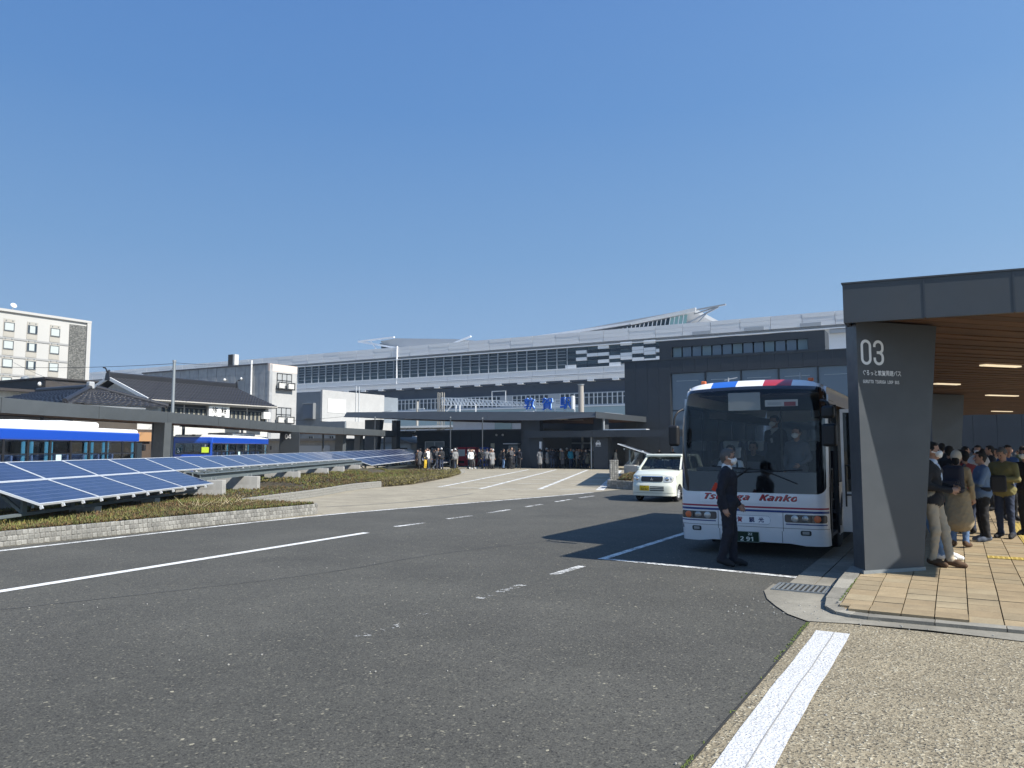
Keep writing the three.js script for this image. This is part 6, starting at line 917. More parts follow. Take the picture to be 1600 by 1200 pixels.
{ // traditional inn
  const t = thing('inn', 'two storey inn with dark tiled gable roof and white walls behind the canopy', 'building', [0, 0, 0]);
  const X = -52.2, z0 = -36.2, z1 = -47.6, xr = -56.4, Ye = 5.38, Yr = 7.15, xl = -60.6;
  part(t, 'wall', [b6(xl, X, 0, 5.3, z1, z0)], M.offwhite);
  part(t, 'gable', prism([[xl + 0.1, 5.3], [X - 0.1, 5.3], [xr, 6.9]], z0 - 0.24, z0 - 0.02), mat(lin(0.5, 0.52, 0.53), 0.8, 0, { map: mottleB }));
  const zf = z0 + 0.7, zb = z1 - 0.3;
  tiledSlope(t, [X + 0.75, Ye - 0.06, zf], [X + 0.75, Ye - 0.06, zb], [xr, Yr, zb + 0.4], [xr, Yr, zf], 17, 40);
  tiledSlope(t, [xl - 0.75, Ye - 0.06, zb], [xl - 0.75, Ye - 0.06, zf], [xr, Yr, zf], [xr, Yr, zb + 0.4], 8, 40);
  part(t, 'ridge', [beam([xr, Yr + 0.12, zf + 0.05], [xr, Yr + 0.12, zb + 0.3], 0.34, 0.34), bar([xr, Yr + 0.32, zf + 0.05], [xr, Yr + 0.32, zb + 0.3], 0.13, 10)], tileDark[0]);
  for (const [z, s] of [[zf + 0.05, 1], [zb + 0.3, -1]]) part(t, 'ridge_end_tile', [prism([[xr - 0.32, Yr - 0.2], [xr + 0.32, Yr - 0.2], [xr + 0.2, Yr + 0.35], [xr + 0.12, Yr + 0.6], [xr, Yr + 0.4], [xr - 0.2, Yr + 0.35]], z - 0.07, z + 0.07), bar([xr, Yr + 0.3, z], [xr, Yr + 0.72, z + 0.22 * s], 0.09, 8, 0.04), bar([xr, Yr + 0.72, z + 0.22 * s], [xr, Yr + 0.74, z + 0.42 * s], 0.06, 8, 0.05)], tileDark[2]);
  part(t, 'verge', [beam([X + 0.75, Ye - 0.06, zf + 0.03], [xr, Yr - 0.02, zf + 0.03], 0.12, 0.24), beam([xl - 0.75, Ye - 0.06, zf + 0.03], [xr, Yr - 0.02, zf + 0.03], 0.12, 0.24)], mat(lin(0.55, 0.56, 0.56), 0.8));
  part(t, 'gutter', bar([X + 0.82, Ye - 0.1, zf], [X + 0.82, Ye - 0.1, zb], 0.06, 8), mat(lin(0.4, 0.38, 0.34), 0.6)); part(t, 'eave_soffit', b6(X, X + 0.7, Ye - 0.22, Ye - 0.17, zb, zf), M.offwhite);
  part(t, 'downpipe', bar([X + 0.12, 0, z0 + 0.1], [X + 0.12, 5.2, z0 + 0.1], 0.05, 8), mat(lin(0.05, 0.05, 0.05), 0.6));
  const wf = mat(lin(0.05, 0.05, 0.05), 0.6);
  for (let k = 0; k < 5; k++) { const zc = -38.1 - k * 2.05; windowBox(t, 'x', [X + 0.02, 4.25, zc], 1.75, 1.15, wf, glassPane, { cols: 4, curtain: 1 }); part(t, 'transom', b6(X + 0.01, X + 0.06, 4.92, 5.12, zc - 0.95, zc + 0.95), wf); windowBox(t, 'x', [X + 0.02, 1.8, zc], 1.75, 1.6, wf, glassPane, { cols: 2 }); }
  for (const zc of [-43.8, -46]) part(t, 'awning', prism([[X + 0.05, 3.72], [X + 0.7, 3.5], [X + 0.7, 3.54], [X + 0.05, 3.78]], zc - 0.75, zc + 0.75), M.offwhite);
  part(t, 'air_unit', rb(0.35, 0.6, 0.75, 0.03, X + 0.3, 4.55, -47.1), M.white);
  const s = thing('inn_sign', 'white square sign with four black characters on the inn wall', 'sign', [X + 0.35, 4.55, -42.1]);
  part(s, 'box', bx(0.22, 1.15, 2.0), M.white); const tx = canvasTex(512, 320, g => { g.fillStyle = '#f2f2ee'; g.fillRect(0, 0, 512, 320); drawGlyphs(g, '旅館', 70, 26, 140, 90, 17, '#222'); drawGlyphs(g, '松屋', 110, 196, 100, 90, 13, '#222'); });
  part(s, 'face', quad([0.114, -0.56, 0.98], [0.114, -0.56, -0.98], [0.114, 0.56, -0.98], [0.114, 0.56, 0.98]), mat(0xffffff, 0.6, 0, { map: tx }));
}
{ // lower hipped roof in front of the gable
  const t = thing('hipped_roof_house', 'low house with hipped dark tile roof in front of the inn gable', 'building', [0, 0, 0]);
  const x0 = -60, x1 = -47.6, z0 = -27.2, z1 = -34.4, Y = 4.55, R = 5.75;
  part(t, 'wall', b6(x0 + 0.5, x1 - 0.5, 0, Y, z1 + 0.4, z0 - 0.4), M.offwhite);
  tiledSlope(t, [x1, Y, z0], [x1, Y, z1], [x1 - 3, R, z1 + 3.4], [x1 - 3, R, z0 - 3.4], 9, 14);
  tiledSlope(t, [x0, Y, z0], [x1, Y, z0], [x1 - 3, R, z0 - 3.4], [x0 + 3, R, z0 - 3.4], 9, 22);
  part(t, 'hip_ridge', [bar([x1, Y + 0.1, z0], [x1 - 3, R + 0.1, z0 - 3.4], 0.17, 8), bar([x1 - 3, R + 0.12, z0 - 3.4], [x0 + 3, R + 0.12, z0 - 3.4], 0.17, 8), bar([x1, Y + 0.1, z1], [x1 - 3, R + 0.1, z1 + 3.4], 0.17, 8)], tileDark[1]);
  part(t, 'ridge_end_tile', rb(0.4, 0.5, 0.4, 0.08, x1 - 3, R + 0.22, z0 - 3.4), mat(lin(0.35, 0.36, 0.37), 0.7));
  const g = thing('flat_roof_shed', 'flat pale metal roofed shed with ladder hoops left of the inn', 'building', [0, 0, 0]);
  part(g, 'wall', uvm(b6(-56, -41.5, 0, 4.0, -28, -24.2)), mat(lin(0.09, 0.075, 0.06), 0.8, 0, { map: mottleB })); part(g, 'roof_sheet', prism([[-56.3, 4.62], [-41.2, 4.0], [-41.2, 4.1], [-56.3, 4.74]], -28.3, -23.8), mat(lin(0.35, 0.37, 0.39), 0.5, 0.4, { map: mottleB })); part(g, 'edge_board', prism([[-56.3, 4.4], [-41.2, 3.75], [-41.2, 4.0], [-56.3, 4.62]], -23.79, -23.7), mat(lin(0.5, 0.48, 0.44), 0.8, 0, { map: mottleB }));
  const hoop = []; for (const x of [-53.2, -52.7]) { hoop.push(bar([x, 3, -23.6], [x, 5.3, -23.6], 0.03, 6), new THREE.TorusGeometry(0.25, 0.03, 6, 12, Math.PI).rotateY(Math.PI / 2).translate(x, 5.3, -23.85)); } part(g, 'ladder_hoop', hoop, M.steel);
}
{ // brown box and white wall at the far left
  const t = thing('brown_building', 'brown metal clad building with white wall at the left picture edge', 'building', [0, 0, 0]);
  part(t, 'upper_wall', uvm(b6(-90, -76.9, 0, 8.5, -50, -42)), mat(lin(0.055, 0.047, 0.043), 0.7, 0, { map: mottleB })); part(t, 'roof_edge', b6(-90.2, -76.7, 8.5, 8.66, -50, -41.8), mat(lin(0.03, 0.026, 0.025), 0.6));
  part(t, 'lower_wall', uvm(b6(-92, -79.2, 0, 7.2, -41.9, -38)), M.offwhite); part(t, 'canopy_edge', b6(-92, -78.2, 7.2, 7.45, -42, -37.4), mat(lin(0.04, 0.034, 0.032), 0.6)); part(t, 'wall_lamp', new THREE.SphereGeometry(0.22, 10, 8).translate(-77.6, 8.0, -41.85), M.white); part(t, 'roof_vent', new THREE.SphereGeometry(0.5, 14, 8, 0, 6.3, 0, 1.57).translate(-82.5, 8.6, -43), M.galv);
}
{ // hotel
  const t = thing('hotel', 'cream hotel with rows of curtained windows and grey brick panel at far left', 'building', [0, 0, 0]);
  const X = -131.4; const wallM = mat(lin(0.47, 0.465, 0.445), 0.85, 0, { map: mottleA }), beige = mat(lin(0.4, 0.38, 0.335), 0.85, 0, { map: mottleA }), band = mat(lin(0.3, 0.3, 0.295), 0.85), grey = mat(lin(0.19, 0.19, 0.175), 0.9, 0, { map: dataTex(256, (i, j, u, v) => { const row = Math.floor(v * 48), k = hash(Math.floor((u + (row % 2) * 0.02) * 26), row), q = 150 + 105 * k; return [q, q, q]; }, 6) });
  part(t, 'wall', [b6(X - 16, X - 0.05, 0, 23.6, -78.8, -40)], wallM);
  part(t, 'stone_panel', uvm(b6(X - 0.04, X + 0.12, 0, 23.0, -78.2, -75.3)), grey); part(t, 'corner_fin', b6(X - 0.04, X + 0.3, 0, 23.6, -78.95, -78.25), wallM); part(t, 'parapet', b6(X - 16.2, X + 0.32, 23.6, 24.0, -79, -40), wallM);
  for (let f = 0; f < 8; f++) {
    const y = 21.2 - f * 2.95; part(t, 'floor_band', b6(X - 0.04, X + 0.06, y - 2.0, y - 1.7, -75.25, -40), band);
    [-72.9, -69.2, -65.6, -62.0, -58.4, -54.8].forEach((z, i) => { part(t, 'bay_panel', b6(X - 0.04, X + 0.03, y - 1.65, y + 1.25, z - 0.85, z + 0.85), beige); const w = windowBox(t, 'x', [X + 0.06, y, z], 1.45, 1.3, mat(lin(0.14, 0.15, 0.16), 0.5), glassPane, { cols: 1 }); part(w, 'curtain', b6(X + 0.081, X + 0.09, y - 0.55, y + 0.6, z - (i % 2 ? 0.42 : 0.66), z + (i % 2 ? 0.42 : 0.66)), mat(lin(0.42, 0.46, 0.45), 0.9)); for (const s of [-0.5, 0.5]) part(w, 'vent_cap', b6(X + 0.03, X + 0.14, y + 0.95, y + 1.1, z + s - 0.08, z + s + 0.08), M.galv); });
  }
  part(t, 'roof_dish', [bar([X - 2, 24, -67], [X - 2, 25.2, -67], 0.1, 6), new THREE.SphereGeometry(0.6, 12, 6, 0, 6.3, 0, 1).rotateZ(-1).translate(X - 2.0, 24.9, -67)], M.white); part(t, 'roof_plant', b6(X - 6, X - 3, 24, 24.5, -75.5, -71.5), M.dark);
}
{ // white three storey block with balcony boxes
  const t = thing('white_block', 'white three storey block with black framed windows behind the inn', 'building', [0, 0, 0]);
  const X = -65.8, z0 = -60.1, z1 = -64.2, gm = mat(lin(0.42, 0.43, 0.44), 0.6, 0.1, { map: mottleB });
  part(t, 'wall', uvm(b6(X - 0.3, X, 0, 11.1, z1, z0)), M.render); part(t, 'roof_band', b6(X - 0.31, X + 0.01, 10.3, 11.12, z1 - 0.02, z0 + 0.005), mat(lin(0.62, 0.52, 0.46), 0.8)); part(t, 'back_wall', b6(-88.3, X - 0.3, 0, 11.0, z1, z0 - 0.4), gm);
  for (let k = 0; k < 28; k++) { const x = -88.3 + k * 0.805; part(t, 'cladding_sheet', uvm(b6(x + 0.015, x + 0.79, 0, 11.05, z0 - 0.4, z0 - 0.02 - (k % 2) * 0.02)), gm); }
  part(t, 'roof_edge', b6(-88.5, X - 0.3, 11.05, 11.2, z1, z0 + 0.06), mat(lin(0.08, 0.08, 0.09), 0.6));
  for (const y of [9.35, 5.5]) { windowBox(t, 'x', [X + 0.02, y, -62.25], 2.1, 1.5, M.black, mat(lin(0.35, 0.36, 0.36), 0.4), { cols: 3, mid: 1 }); part(t, 'balcony_rail', [b6(X + 0.02, X + 0.5, y - 1.05, y - 0.95, -63.5, -61), b6(X + 0.44, X + 0.5, y - 0.95, y - 0.25, -63.5, -63.4), b6(X + 0.44, X + 0.5, y - 0.95, y - 0.25, -61.1, -61), b6(X + 0.44, X + 0.5, y - 0.3, y - 0.22, -63.5, -61)], M.black); for (const s of [-0.72, 0.72]) part(t, 'air_unit', rb(0.3, 0.62, 0.85, 0.03, X + 0.3, y - 0.62, -62.25 + s), M.offwhite); }
  part(t, 'vent_pipe', bar([-68.6, 5, z0 + 0.1], [-68.6, 11.6, z0 + 0.1], 0.1, 8), M.white); windowBox(t, 'z', [-73.3, 8.1, z0 + 0.01], 0.8, 0.9, M.black, glassPane, { cols: 1 }); part(t, 'small_window', b6(-79, -76, 8.2, 8.5, z0 + 0.0, z0 + 0.03), M.black);
  for (const x of [-70.2, -73, -81]) part(t, 'wall_lamp', new THREE.SphereGeometry(0.16, 10, 8).translate(x, 9.6, z0 + 0.12), M.white);
  part(t, 'roof_unit', [b6(-72.9, -72.1, 11.2, 12.55, -60.9, -60.3)], mat(lin(0.05, 0.045, 0.04), 0.7)); part(t, 'fan_unit', [b6(-72.09, -71.8, 11.2, 12.55, -60.9, -60.3)], M.offwhite);
}
{ // grey and white stepped building
  const t = thing('stepped_building', 'grey and white stepped building with roof ladder left of the station canopy', 'building', [0, 0, 0]);
  const gm = mat(lin(0.2, 0.23, 0.26), 0.8, 0, { map: mottleA });
  part(t, 'side_wall', uvm(b6(-90, -71.5, 0, 9.1, -90, -74)), gm); part(t, 'white_wall', uvm(b6(-71.5, -71.2, 5.2, 9.3, -86.5, -74.0)), M.render); part(t, 'lower_block', uvm(b6(-71.19, -67.2, 0, 5.15, -84, -74.2)), M.render); part(t, 'lower_side', b6(-71.5, -67.25, 0, 5.1, -74.19, -74.0), gm);
  part(t, 'sign_panel', [b6(-74.2, -72.4, 5.6, 7.5, -73.98, -73.6)], mat(lin(0.17, 0.2, 0.24), 0.8)); part(t, 'panel_frame', [b6(-74.25, -72.3, 7.5, 7.6, -73.98, -73.5), b6(-72.39, -72.3, 5.5, 7.5, -73.98, -73.5)], M.steel); part(t, 'wall_panel', b6(-71.19, -71.14, 6.4, 8.2, -78.4, -75), mat(lin(0.6, 0.6, 0.58), 0.8));
  part(t, 'ladder', [bar([-71.1, 4.5, -80.4], [-71.1, 10.2, -80.4], 0.04, 6), bar([-71.1, 4.5, -81], [-71.1, 10.2, -81], 0.04, 6)], M.alu);
  for (const x of [-73.0, -69.4]) windowBox(t, 'z', [x, 2.9, -73.97], 0.7, 0.7, M.galv, glassPane, { cols: 2 }); for (const z of [-78, -79]) windowBox(t, 'x', [-67.17, 2.8, z], 0.5, 0.5, M.galv, glassPane, { cols: 1 });
}
{ // sheds and walls behind the far end of the left canopy
  const t = thing('garage', 'grey shutter garage behind the left canopy', 'building', [0, 0, 0]); part(t, 'wall', uvm(b6(-66, -55.5, 0, 2.5, -66, -60)), mat(lin(0.3, 0.28, 0.25), 0.85, 0, { map: mottleB })); part(t, 'roof', b6(-66.4, -55.2, 2.5, 2.75, -66.4, -59.6), mat(lin(0.12, 0.11, 0.1), 0.7)); part(t, 'shutter', b6(-63.6, -56.5, 0, 2.0, -60, -59.96), mat(lin(0.33, 0.33, 0.33), 0.5));
  const h = thing('white_house', 'small white gabled house left of the dark kiosk building', 'building', [0, 0, 0]); part(h, 'wall', b6(-56, -50.6, 0, 2.3, -72, -66), M.white); part(h, 'roof', prism([[-56.4, 2.25], [-50.2, 2.25], [-53.3, 3.1]], -72.4, -65.7), mat(lin(0.3, 0.27, 0.24), 0.7)); windowBox(h, 'z', [-51.8, 1.4, -65.98], 1.4, 0.6, M.black, glassPane, { cols: 2 });
  const s2 = thing('shop_front', 'brown shop front in shade behind the blue buses', 'building', [0, 0, 0]); part(s2, 'wall', uvm(b6(-58, -47.5, 0, 3.0, -34.6, -24)), mat(lin(0.1, 0.07, 0.05), 0.8, 0, { map: mottleB })); part(s2, 'sign_band', b6(-47.49, -47.3, 2.2, 2.8, -33, -27), mat(lin(0.4, 0.22, 0.1), 0.7)); for (let k = 0; k < 3; k++) part(s2, 'door', b6(-47.49, -47.4, 0, 2.1, -32.4 + k * 2.2, -31 + k * 2.2), glassPane);
}
// poles and wires
function pole(name, label, x, z, h, r, m, kind = 'pole') { const t = thing(name, label, kind, [x, 0, z]); part(t, 'shaft', bar([0, 0, 0], [0, h, 0], r, 12, r * 0.85), m); part(t, 'cap', bar([0, h, 0], [0, h + 0.1, 0], r * 1.1, 10), M.steel); return t; }
pole('steel_pole', 'slim steel pole in front of the inn', -39.7, -29.0, 6.8, 0.1, M.galv);
pole('concrete_pole', 'concrete utility pole with yellow band right of the second blue bus', -44.85, -43.4, 3.05, 0.17, mat(lin(0.42, 0.4, 0.36), 0.9, 0, { map: mottleB }), 'utility pole');
{ const w = thing('overhead_wire', 'thin overhead wires crossing in front of hotel and inn', 'wire', [0, 0, 0]); const ln = (a, b, sag) => { const m = a.map((v, i) => (v + b[i]) / 2); m[1] -= sag; part(w, 'wire', new THREE.TubeGeometry(new THREE.QuadraticBezierCurve3(new THREE.Vector3(...a), new THREE.Vector3(...m), new THREE.Vector3(...b)), 20, 0.014, 4), M.black); }; ln([-60, 7.6, -29], [-39.7, 6.7, -29], 0.3); ln([-75, 9.6, -38], [-47, 5.0, -29.5], 0.5); ln([-39.7, 6.75, -29], [-68, 11.2, -60], 0.3); ln([-39.7, 6.5, -29], [-100, 12, -70], 0.6); ln([-60.5, 4.6, -58.5], [-48, 5.4, -59.5], 0.2); }
// ---------- station: high line building far behind ----------
{
  const Z = -211, t = thing('station_building', 'long elevated pale metal station with continuous glass band and swooping roof', 'building', [0, 0, 0]);
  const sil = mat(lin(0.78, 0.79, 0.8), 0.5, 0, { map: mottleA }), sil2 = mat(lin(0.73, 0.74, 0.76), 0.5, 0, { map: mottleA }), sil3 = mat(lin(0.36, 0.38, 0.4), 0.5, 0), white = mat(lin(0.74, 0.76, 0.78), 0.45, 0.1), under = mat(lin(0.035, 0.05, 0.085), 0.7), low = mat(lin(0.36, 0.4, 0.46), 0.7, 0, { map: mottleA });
  const x0 = -380, x1 = 70, P = 8.05;
  part(t, 'core', [b6(x0, x1, 22.25, 36.4, Z - 40, Z - 1.2)], sil2);
  for (let k = 0; k * P < x1 - x0; k++) { // parapet sheets in three courses
    const a = x0 + k * P; for (let c = 0; c < 3; c++) part(t, 'parapet_panel', b6(a + 0.05, a + P - 0.05, 33.45 + c * 1.16, 34.58 + c * 1.16, Z - 1.2, Z - 0.03 - ((k + c) % 3) * 0.02), (k * 5 + c) % 4 ? sil : sil2);
    part(t, 'ledge_panel', b6(a + 0.04, a + P - 0.04, 24.1, 25.7, Z - 1.2, Z + 0.25), sil); part(t, 'ledge_panel', b6(a + 0.04, a + P - 0.04, 22.3, 23.9, Z - 1.2, Z + 0.6), sil);
    part(t, 'ledge_bracket', b6(a + 3, a + 5, 21.75, 22.2, Z - 1, Z + 0.9), white);
  }
  part(t, 'louvre_back', b6(x0, x1, 32.6, 33.44, Z - 1.25, Z - 1.15), sil); for (let k = 0; k < 3; k++) part(t, 'louvre', b6(x0, x1, 32.72 + k * 0.24, 32.76 + k * 0.24, Z - 1.1, Z - 0.35), sil3); part(t, 'sill', b6(x0, x1, 25.7, 26.0, Z - 1.2, Z + 0.35), white); part(t, 'head_rail', b6(x0, x1, 32.35, 32.62, Z - 1.2, Z + 0.3), white);
  part(t, 'handrail', [b6(x0, x1, 23.5, 23.6, Z + 0.9, Z + 1.0)], sil3);
  // glass band: panes, mullions, transoms
  const pane = new THREE.MeshPhysicalMaterial({ color: lin(0.012, 0.02, 0.026), roughness: 0.1, specularIntensity: 0.6 }), pane2 = new THREE.MeshPhysicalMaterial({ color: lin(0.035, 0.055, 0.065), roughness: 0.15, specularIntensity: 0.6 }), mull = mat(lin(0.34, 0.38, 0.42), 0.5, 0.2);
  const gx0 = -262, gx1 = -103, gw = 3.55;
  for (let x = gx0; x < gx1; x += gw) {
    part(t, 'pane', b6(x, x + gw - 0.16, 28.6, 32.35, Z - 0.9, Z - 0.6), pane); part(t, 'pane', b6(x, x + gw - 0.16, 26.0, 28.45, Z - 0.9, Z - 0.58), pane2);
    part(t, 'mullion', b6(x + gw - 0.16, x + gw, 26, 32.35, Z - 0.9, Z + 0.05), mull);
  }
  for (const y of [27.2, 28.5, 29.5, 30.4, 31.3]) part(t, 'transom', b6(gx0, gx1, y, y + 0.12, Z - 0.58, Z - 0.3), mull);
  part(t, 'glass_back', b6(gx0 - 60, gx0, 26, 32.35, Z - 0.9, Z - 0.2), sil);
  part(t, 'downpipe', b6(-168.3, -168.05, 22, 37.2, Z - 0.3, Z + 0.4), sil);
  // chequered end of the band
  const rows = 6, ch = ['gggggw', 'gwgwgg', 'ggwggg', 'wgwgwg', 'gggwgw', 'wggwwg', 'gwwgwg', 'wgwwgw', 'ggwgww', 'wwgwgw'];
  for (let k = 0; k < 9; k++) for (let r = 0; r < rows; r++) { const x = gx1 + k * 3.62, y = 32.35 - (r + 1) * 1.06 + (k > 4 ? 0.55 : 0) * (k % 2), g = ch[k][r] === 'g' && !(k > 6 && r > 4); part(t, g ? 'pane' : 'white_panel', b6(x + 0.06, x + 3.56, y + 0.05, y + 1.02, Z - 0.9, g ? Z - 0.4 : Z + 0.02), g ? (r % 2 ? pane : pane2) : white); }
  part(t, 'end_wall', b6(gx1, x1, 25.9, 33.4, Z - 1.0, Z - 0.92), sil);
  for (let k = 0; k < 16; k++) { const x = -70.4 + k * 7.2; for (let r = 0; r < 3; r++) if ((k + r) % 2) part(t, 'grey_panel', b6(x, x + 5.2, 32.6 - r * 2.2 + 0.8, 33.6 - r * 2.2 + 0.8, Z - 0.9, Z + 0.05), sil3); }
  // underside and lower storey
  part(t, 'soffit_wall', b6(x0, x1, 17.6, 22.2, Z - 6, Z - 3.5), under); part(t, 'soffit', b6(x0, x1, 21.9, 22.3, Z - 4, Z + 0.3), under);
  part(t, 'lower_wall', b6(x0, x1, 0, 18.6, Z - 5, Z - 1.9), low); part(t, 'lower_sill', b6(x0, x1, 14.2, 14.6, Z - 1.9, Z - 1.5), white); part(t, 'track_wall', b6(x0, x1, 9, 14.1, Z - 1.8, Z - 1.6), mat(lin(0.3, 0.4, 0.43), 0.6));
  for (const xs of [[-193, 6], [-177, 10], [-161, 10], [-141.5, 9], [-122.5, 8], [-105.5, 8], [-93, 8], [-77, 6]]) for (let k = 0; k < xs[1]; k++) { const x = xs[0] + k * 1.62, w = part(t, 'window', b6(x, x + 1.15, 15.0, 17.0, Z - 1.92, Z - 1.86), darkGlass); part(w, 'top_light', b6(x, x + 1.15, 17.25, 18.2, Z - 1.92, Z - 1.86), darkGlass); part(w, 'frame', b6(x - 0.2, x, 14.8, 18.4, Z - 1.9, Z - 1.7), white); }
  // swooping roofs
  const prow = (x, y0, y1, zz, s) => 0;
  { const shell = (pts, d, name, m) => part(t, name, prism(pts, Z - d[1], Z - d[0]), m);
    shell([[-180, 37.3], [-183.4, 41.2], [-176, 41.7], [-150, 39.6], [-134, 37.4], [-134, 37.2]], [9, 30], 'left_roof', sil3);
    part(t, 'left_glazing', prism([[-182, 37.3], [-183.2, 40.4], [-172, 37.3]], Z - 8.9, Z - 8.6), pane);
    part(t, 'prow_beam', [beam([-193, 41.6, Z - 8], [-176, 42, Z - 8], 0.8, 0.5), beam([-193, 41.6, Z - 8], [-172, 37.4, Z - 8], 0.5, 0.7), beam([-187, 41.2, Z - 8], [-183.5, 37.2, Z - 8], 0.3, 0.4), beam([-152, 37.6, Z - 8.5], [-143, 40.0, Z - 8.5], 0.6, 0.5)], white);
    shell([[-122, 36.9], [-108, 37.4], [-90, 39.1], [-63.2, 41.5], [-63.6, 40.6], [-90, 38.0], [-102, 36.9]], [3, 30], 'right_roof', sil3);
    part(t, 'white_fascia', prism([[-82.8, 39.0], [-62.8, 41.6], [-62.8, 40.5], [-82.4, 38.2]], Z - 2.9, Z - 2.3), M.white);
    part(t, 'low_fascia', prism([[-122, 36.9], [-82.8, 39.0], [-82.8, 38.4], [-106, 36.9]], Z - 2.9, Z - 2.5), sil);
    const gl = mat(lin(0.25, 0.42, 0.4), 0.15); for (let k = 0; k < 17; k++) { const u = k / 17, xa = -88 + u * 22.3, h = 0.3 + u * 2.9; part(t, 'roof_pane', prism([[xa, 36.9], [xa + 1.05, 36.9], [xa + 1.25 + u * 0.3, 37 + h], [xa + 0.2 + u * 0.3, 36.9 + h]], Z - 3.4, Z - 3.2), k > 12 ? gl : pane); part(t, 'roof_mullion', beam([xa, 36.9, Z - 3.1], [xa + 0.25 + u * 0.3, 37 + h, Z - 3.1], 0.12, 0.2), white); }
    part(t, 'prow_beam', [beam([-64, 40.9, Z - 3], [-54.4, 41.8, Z - 3], 0.6, 0.4), beam([-64, 40.2, Z - 5], [-56.5, 41.4, Z - 3], 0.4, 0.35), beam([-66, 37.4, Z - 4], [-56.5, 41.3, Z - 3], 0.4, 0.45), beam([-63.5, 36.8, Z - 4], [-60, 39.6, Z - 3], 0.25, 0.3)], sil3); }
}
// ---------- dark station hall right ----------
{
  const Z = -70, t = thing('station_hall', 'charcoal box shaped station hall with tall glazing behind the white bus', 'building', [0, 0, 0]);
  const dk = M.darkWall, gl = new THREE.MeshPhysicalMaterial({ color: lin(0.085, 0.12, 0.16), roughness: 0.05, ior: 1.8 }), fr = mat(lin(0.03, 0.035, 0.04), 0.5);
  const x0 = -27.75, x1 = 16;
  part(t, 'core', b6(x0 + 0.4, x1, 0, 9.9, Z - 24, Z - 0.5), dk);
  // wall sheets around the glazed opening
  for (let k = 0; k < 4; k++) part(t, 'wall_panel', uvm(b6(x0 + k * 1.15, x0 + k * 1.15 + 1.14, 0, 10.05, Z - 0.5, Z)), dk);
  for (let k = 0; k < 33; k++) { const x = -23.15 + k * 1.19; part(t, 'wall_panel', uvm(b6(x, x + 1.18, 8.75, 10.05, Z - 0.5, Z)), dk); }
  for (let k = 0; k < 5; k++) { const x = -23.15 + k * 3.26, w = part(t, 'glass_pane', b6(x + 0.06, x + 3.2, 5.3, 8.74, Z - 0.45, Z - 0.28), gl); part(w, 'lower_pane', b6(x + 0.06, x + 3.2, 0.1, 5.2, Z - 0.45, Z - 0.28), gl); part(w, 'mullion', b6(x - 0.06, x + 0.06, 0, 8.74, Z - 0.45, Z - 0.1), fr); part(w, 'ceiling_light', b6(x + 0.5, x + 2.6, 8.0, 8.06, Z - 0.279, Z - 0.274), mat(lin(0.3, 0.34, 0.36), 0.6)); }
  for (let k = 0; k < 14; k++) part(t, 'wall_panel', uvm(b6(-6.85 + k * 1.6, -5.27 + k * 1.6, 0, 8.74, Z - 0.5, Z)), dk);
  part(t, 'coping', b6(x0 - 0.05, x1, 10.05, 10.15, Z - 24, Z + 0.05), fr);
  // upper storey set back
  part(t, 'upper_wall', [b6(-24.4, -9.5, 10.15, 10.35, Z - 3, Z - 0.6), b6(-24.4, -9.5, 11.3, 11.95, Z - 3, Z - 0.6), b6(-24.4, -23.2, 10.35, 11.3, Z - 3, Z - 0.6), b6(-10.9, -9.5, 10.35, 11.3, Z - 3, Z - 0.6)], dk);
  for (let k = 0; k < 13; k++) { const x = -23.2 + k * 0.946; part(t, 'upper_window', b6(x + 0.07, x + 0.88, 10.35, 11.3, Z - 1.2, Z - 0.9), k % 3 === 0 ? mat(lin(0.16, 0.22, 0.24), 0.1) : gl); }
  part(t, 'upper_backing', b6(-24.3, -9.6, 10.15, 11.9, Z - 3.4, Z - 3.01), dk);
  part(t, 'dark_door', b6(-19.3, -18.1, 0, 3.3, Z + 0.0, Z + 0.03), M.black);
}
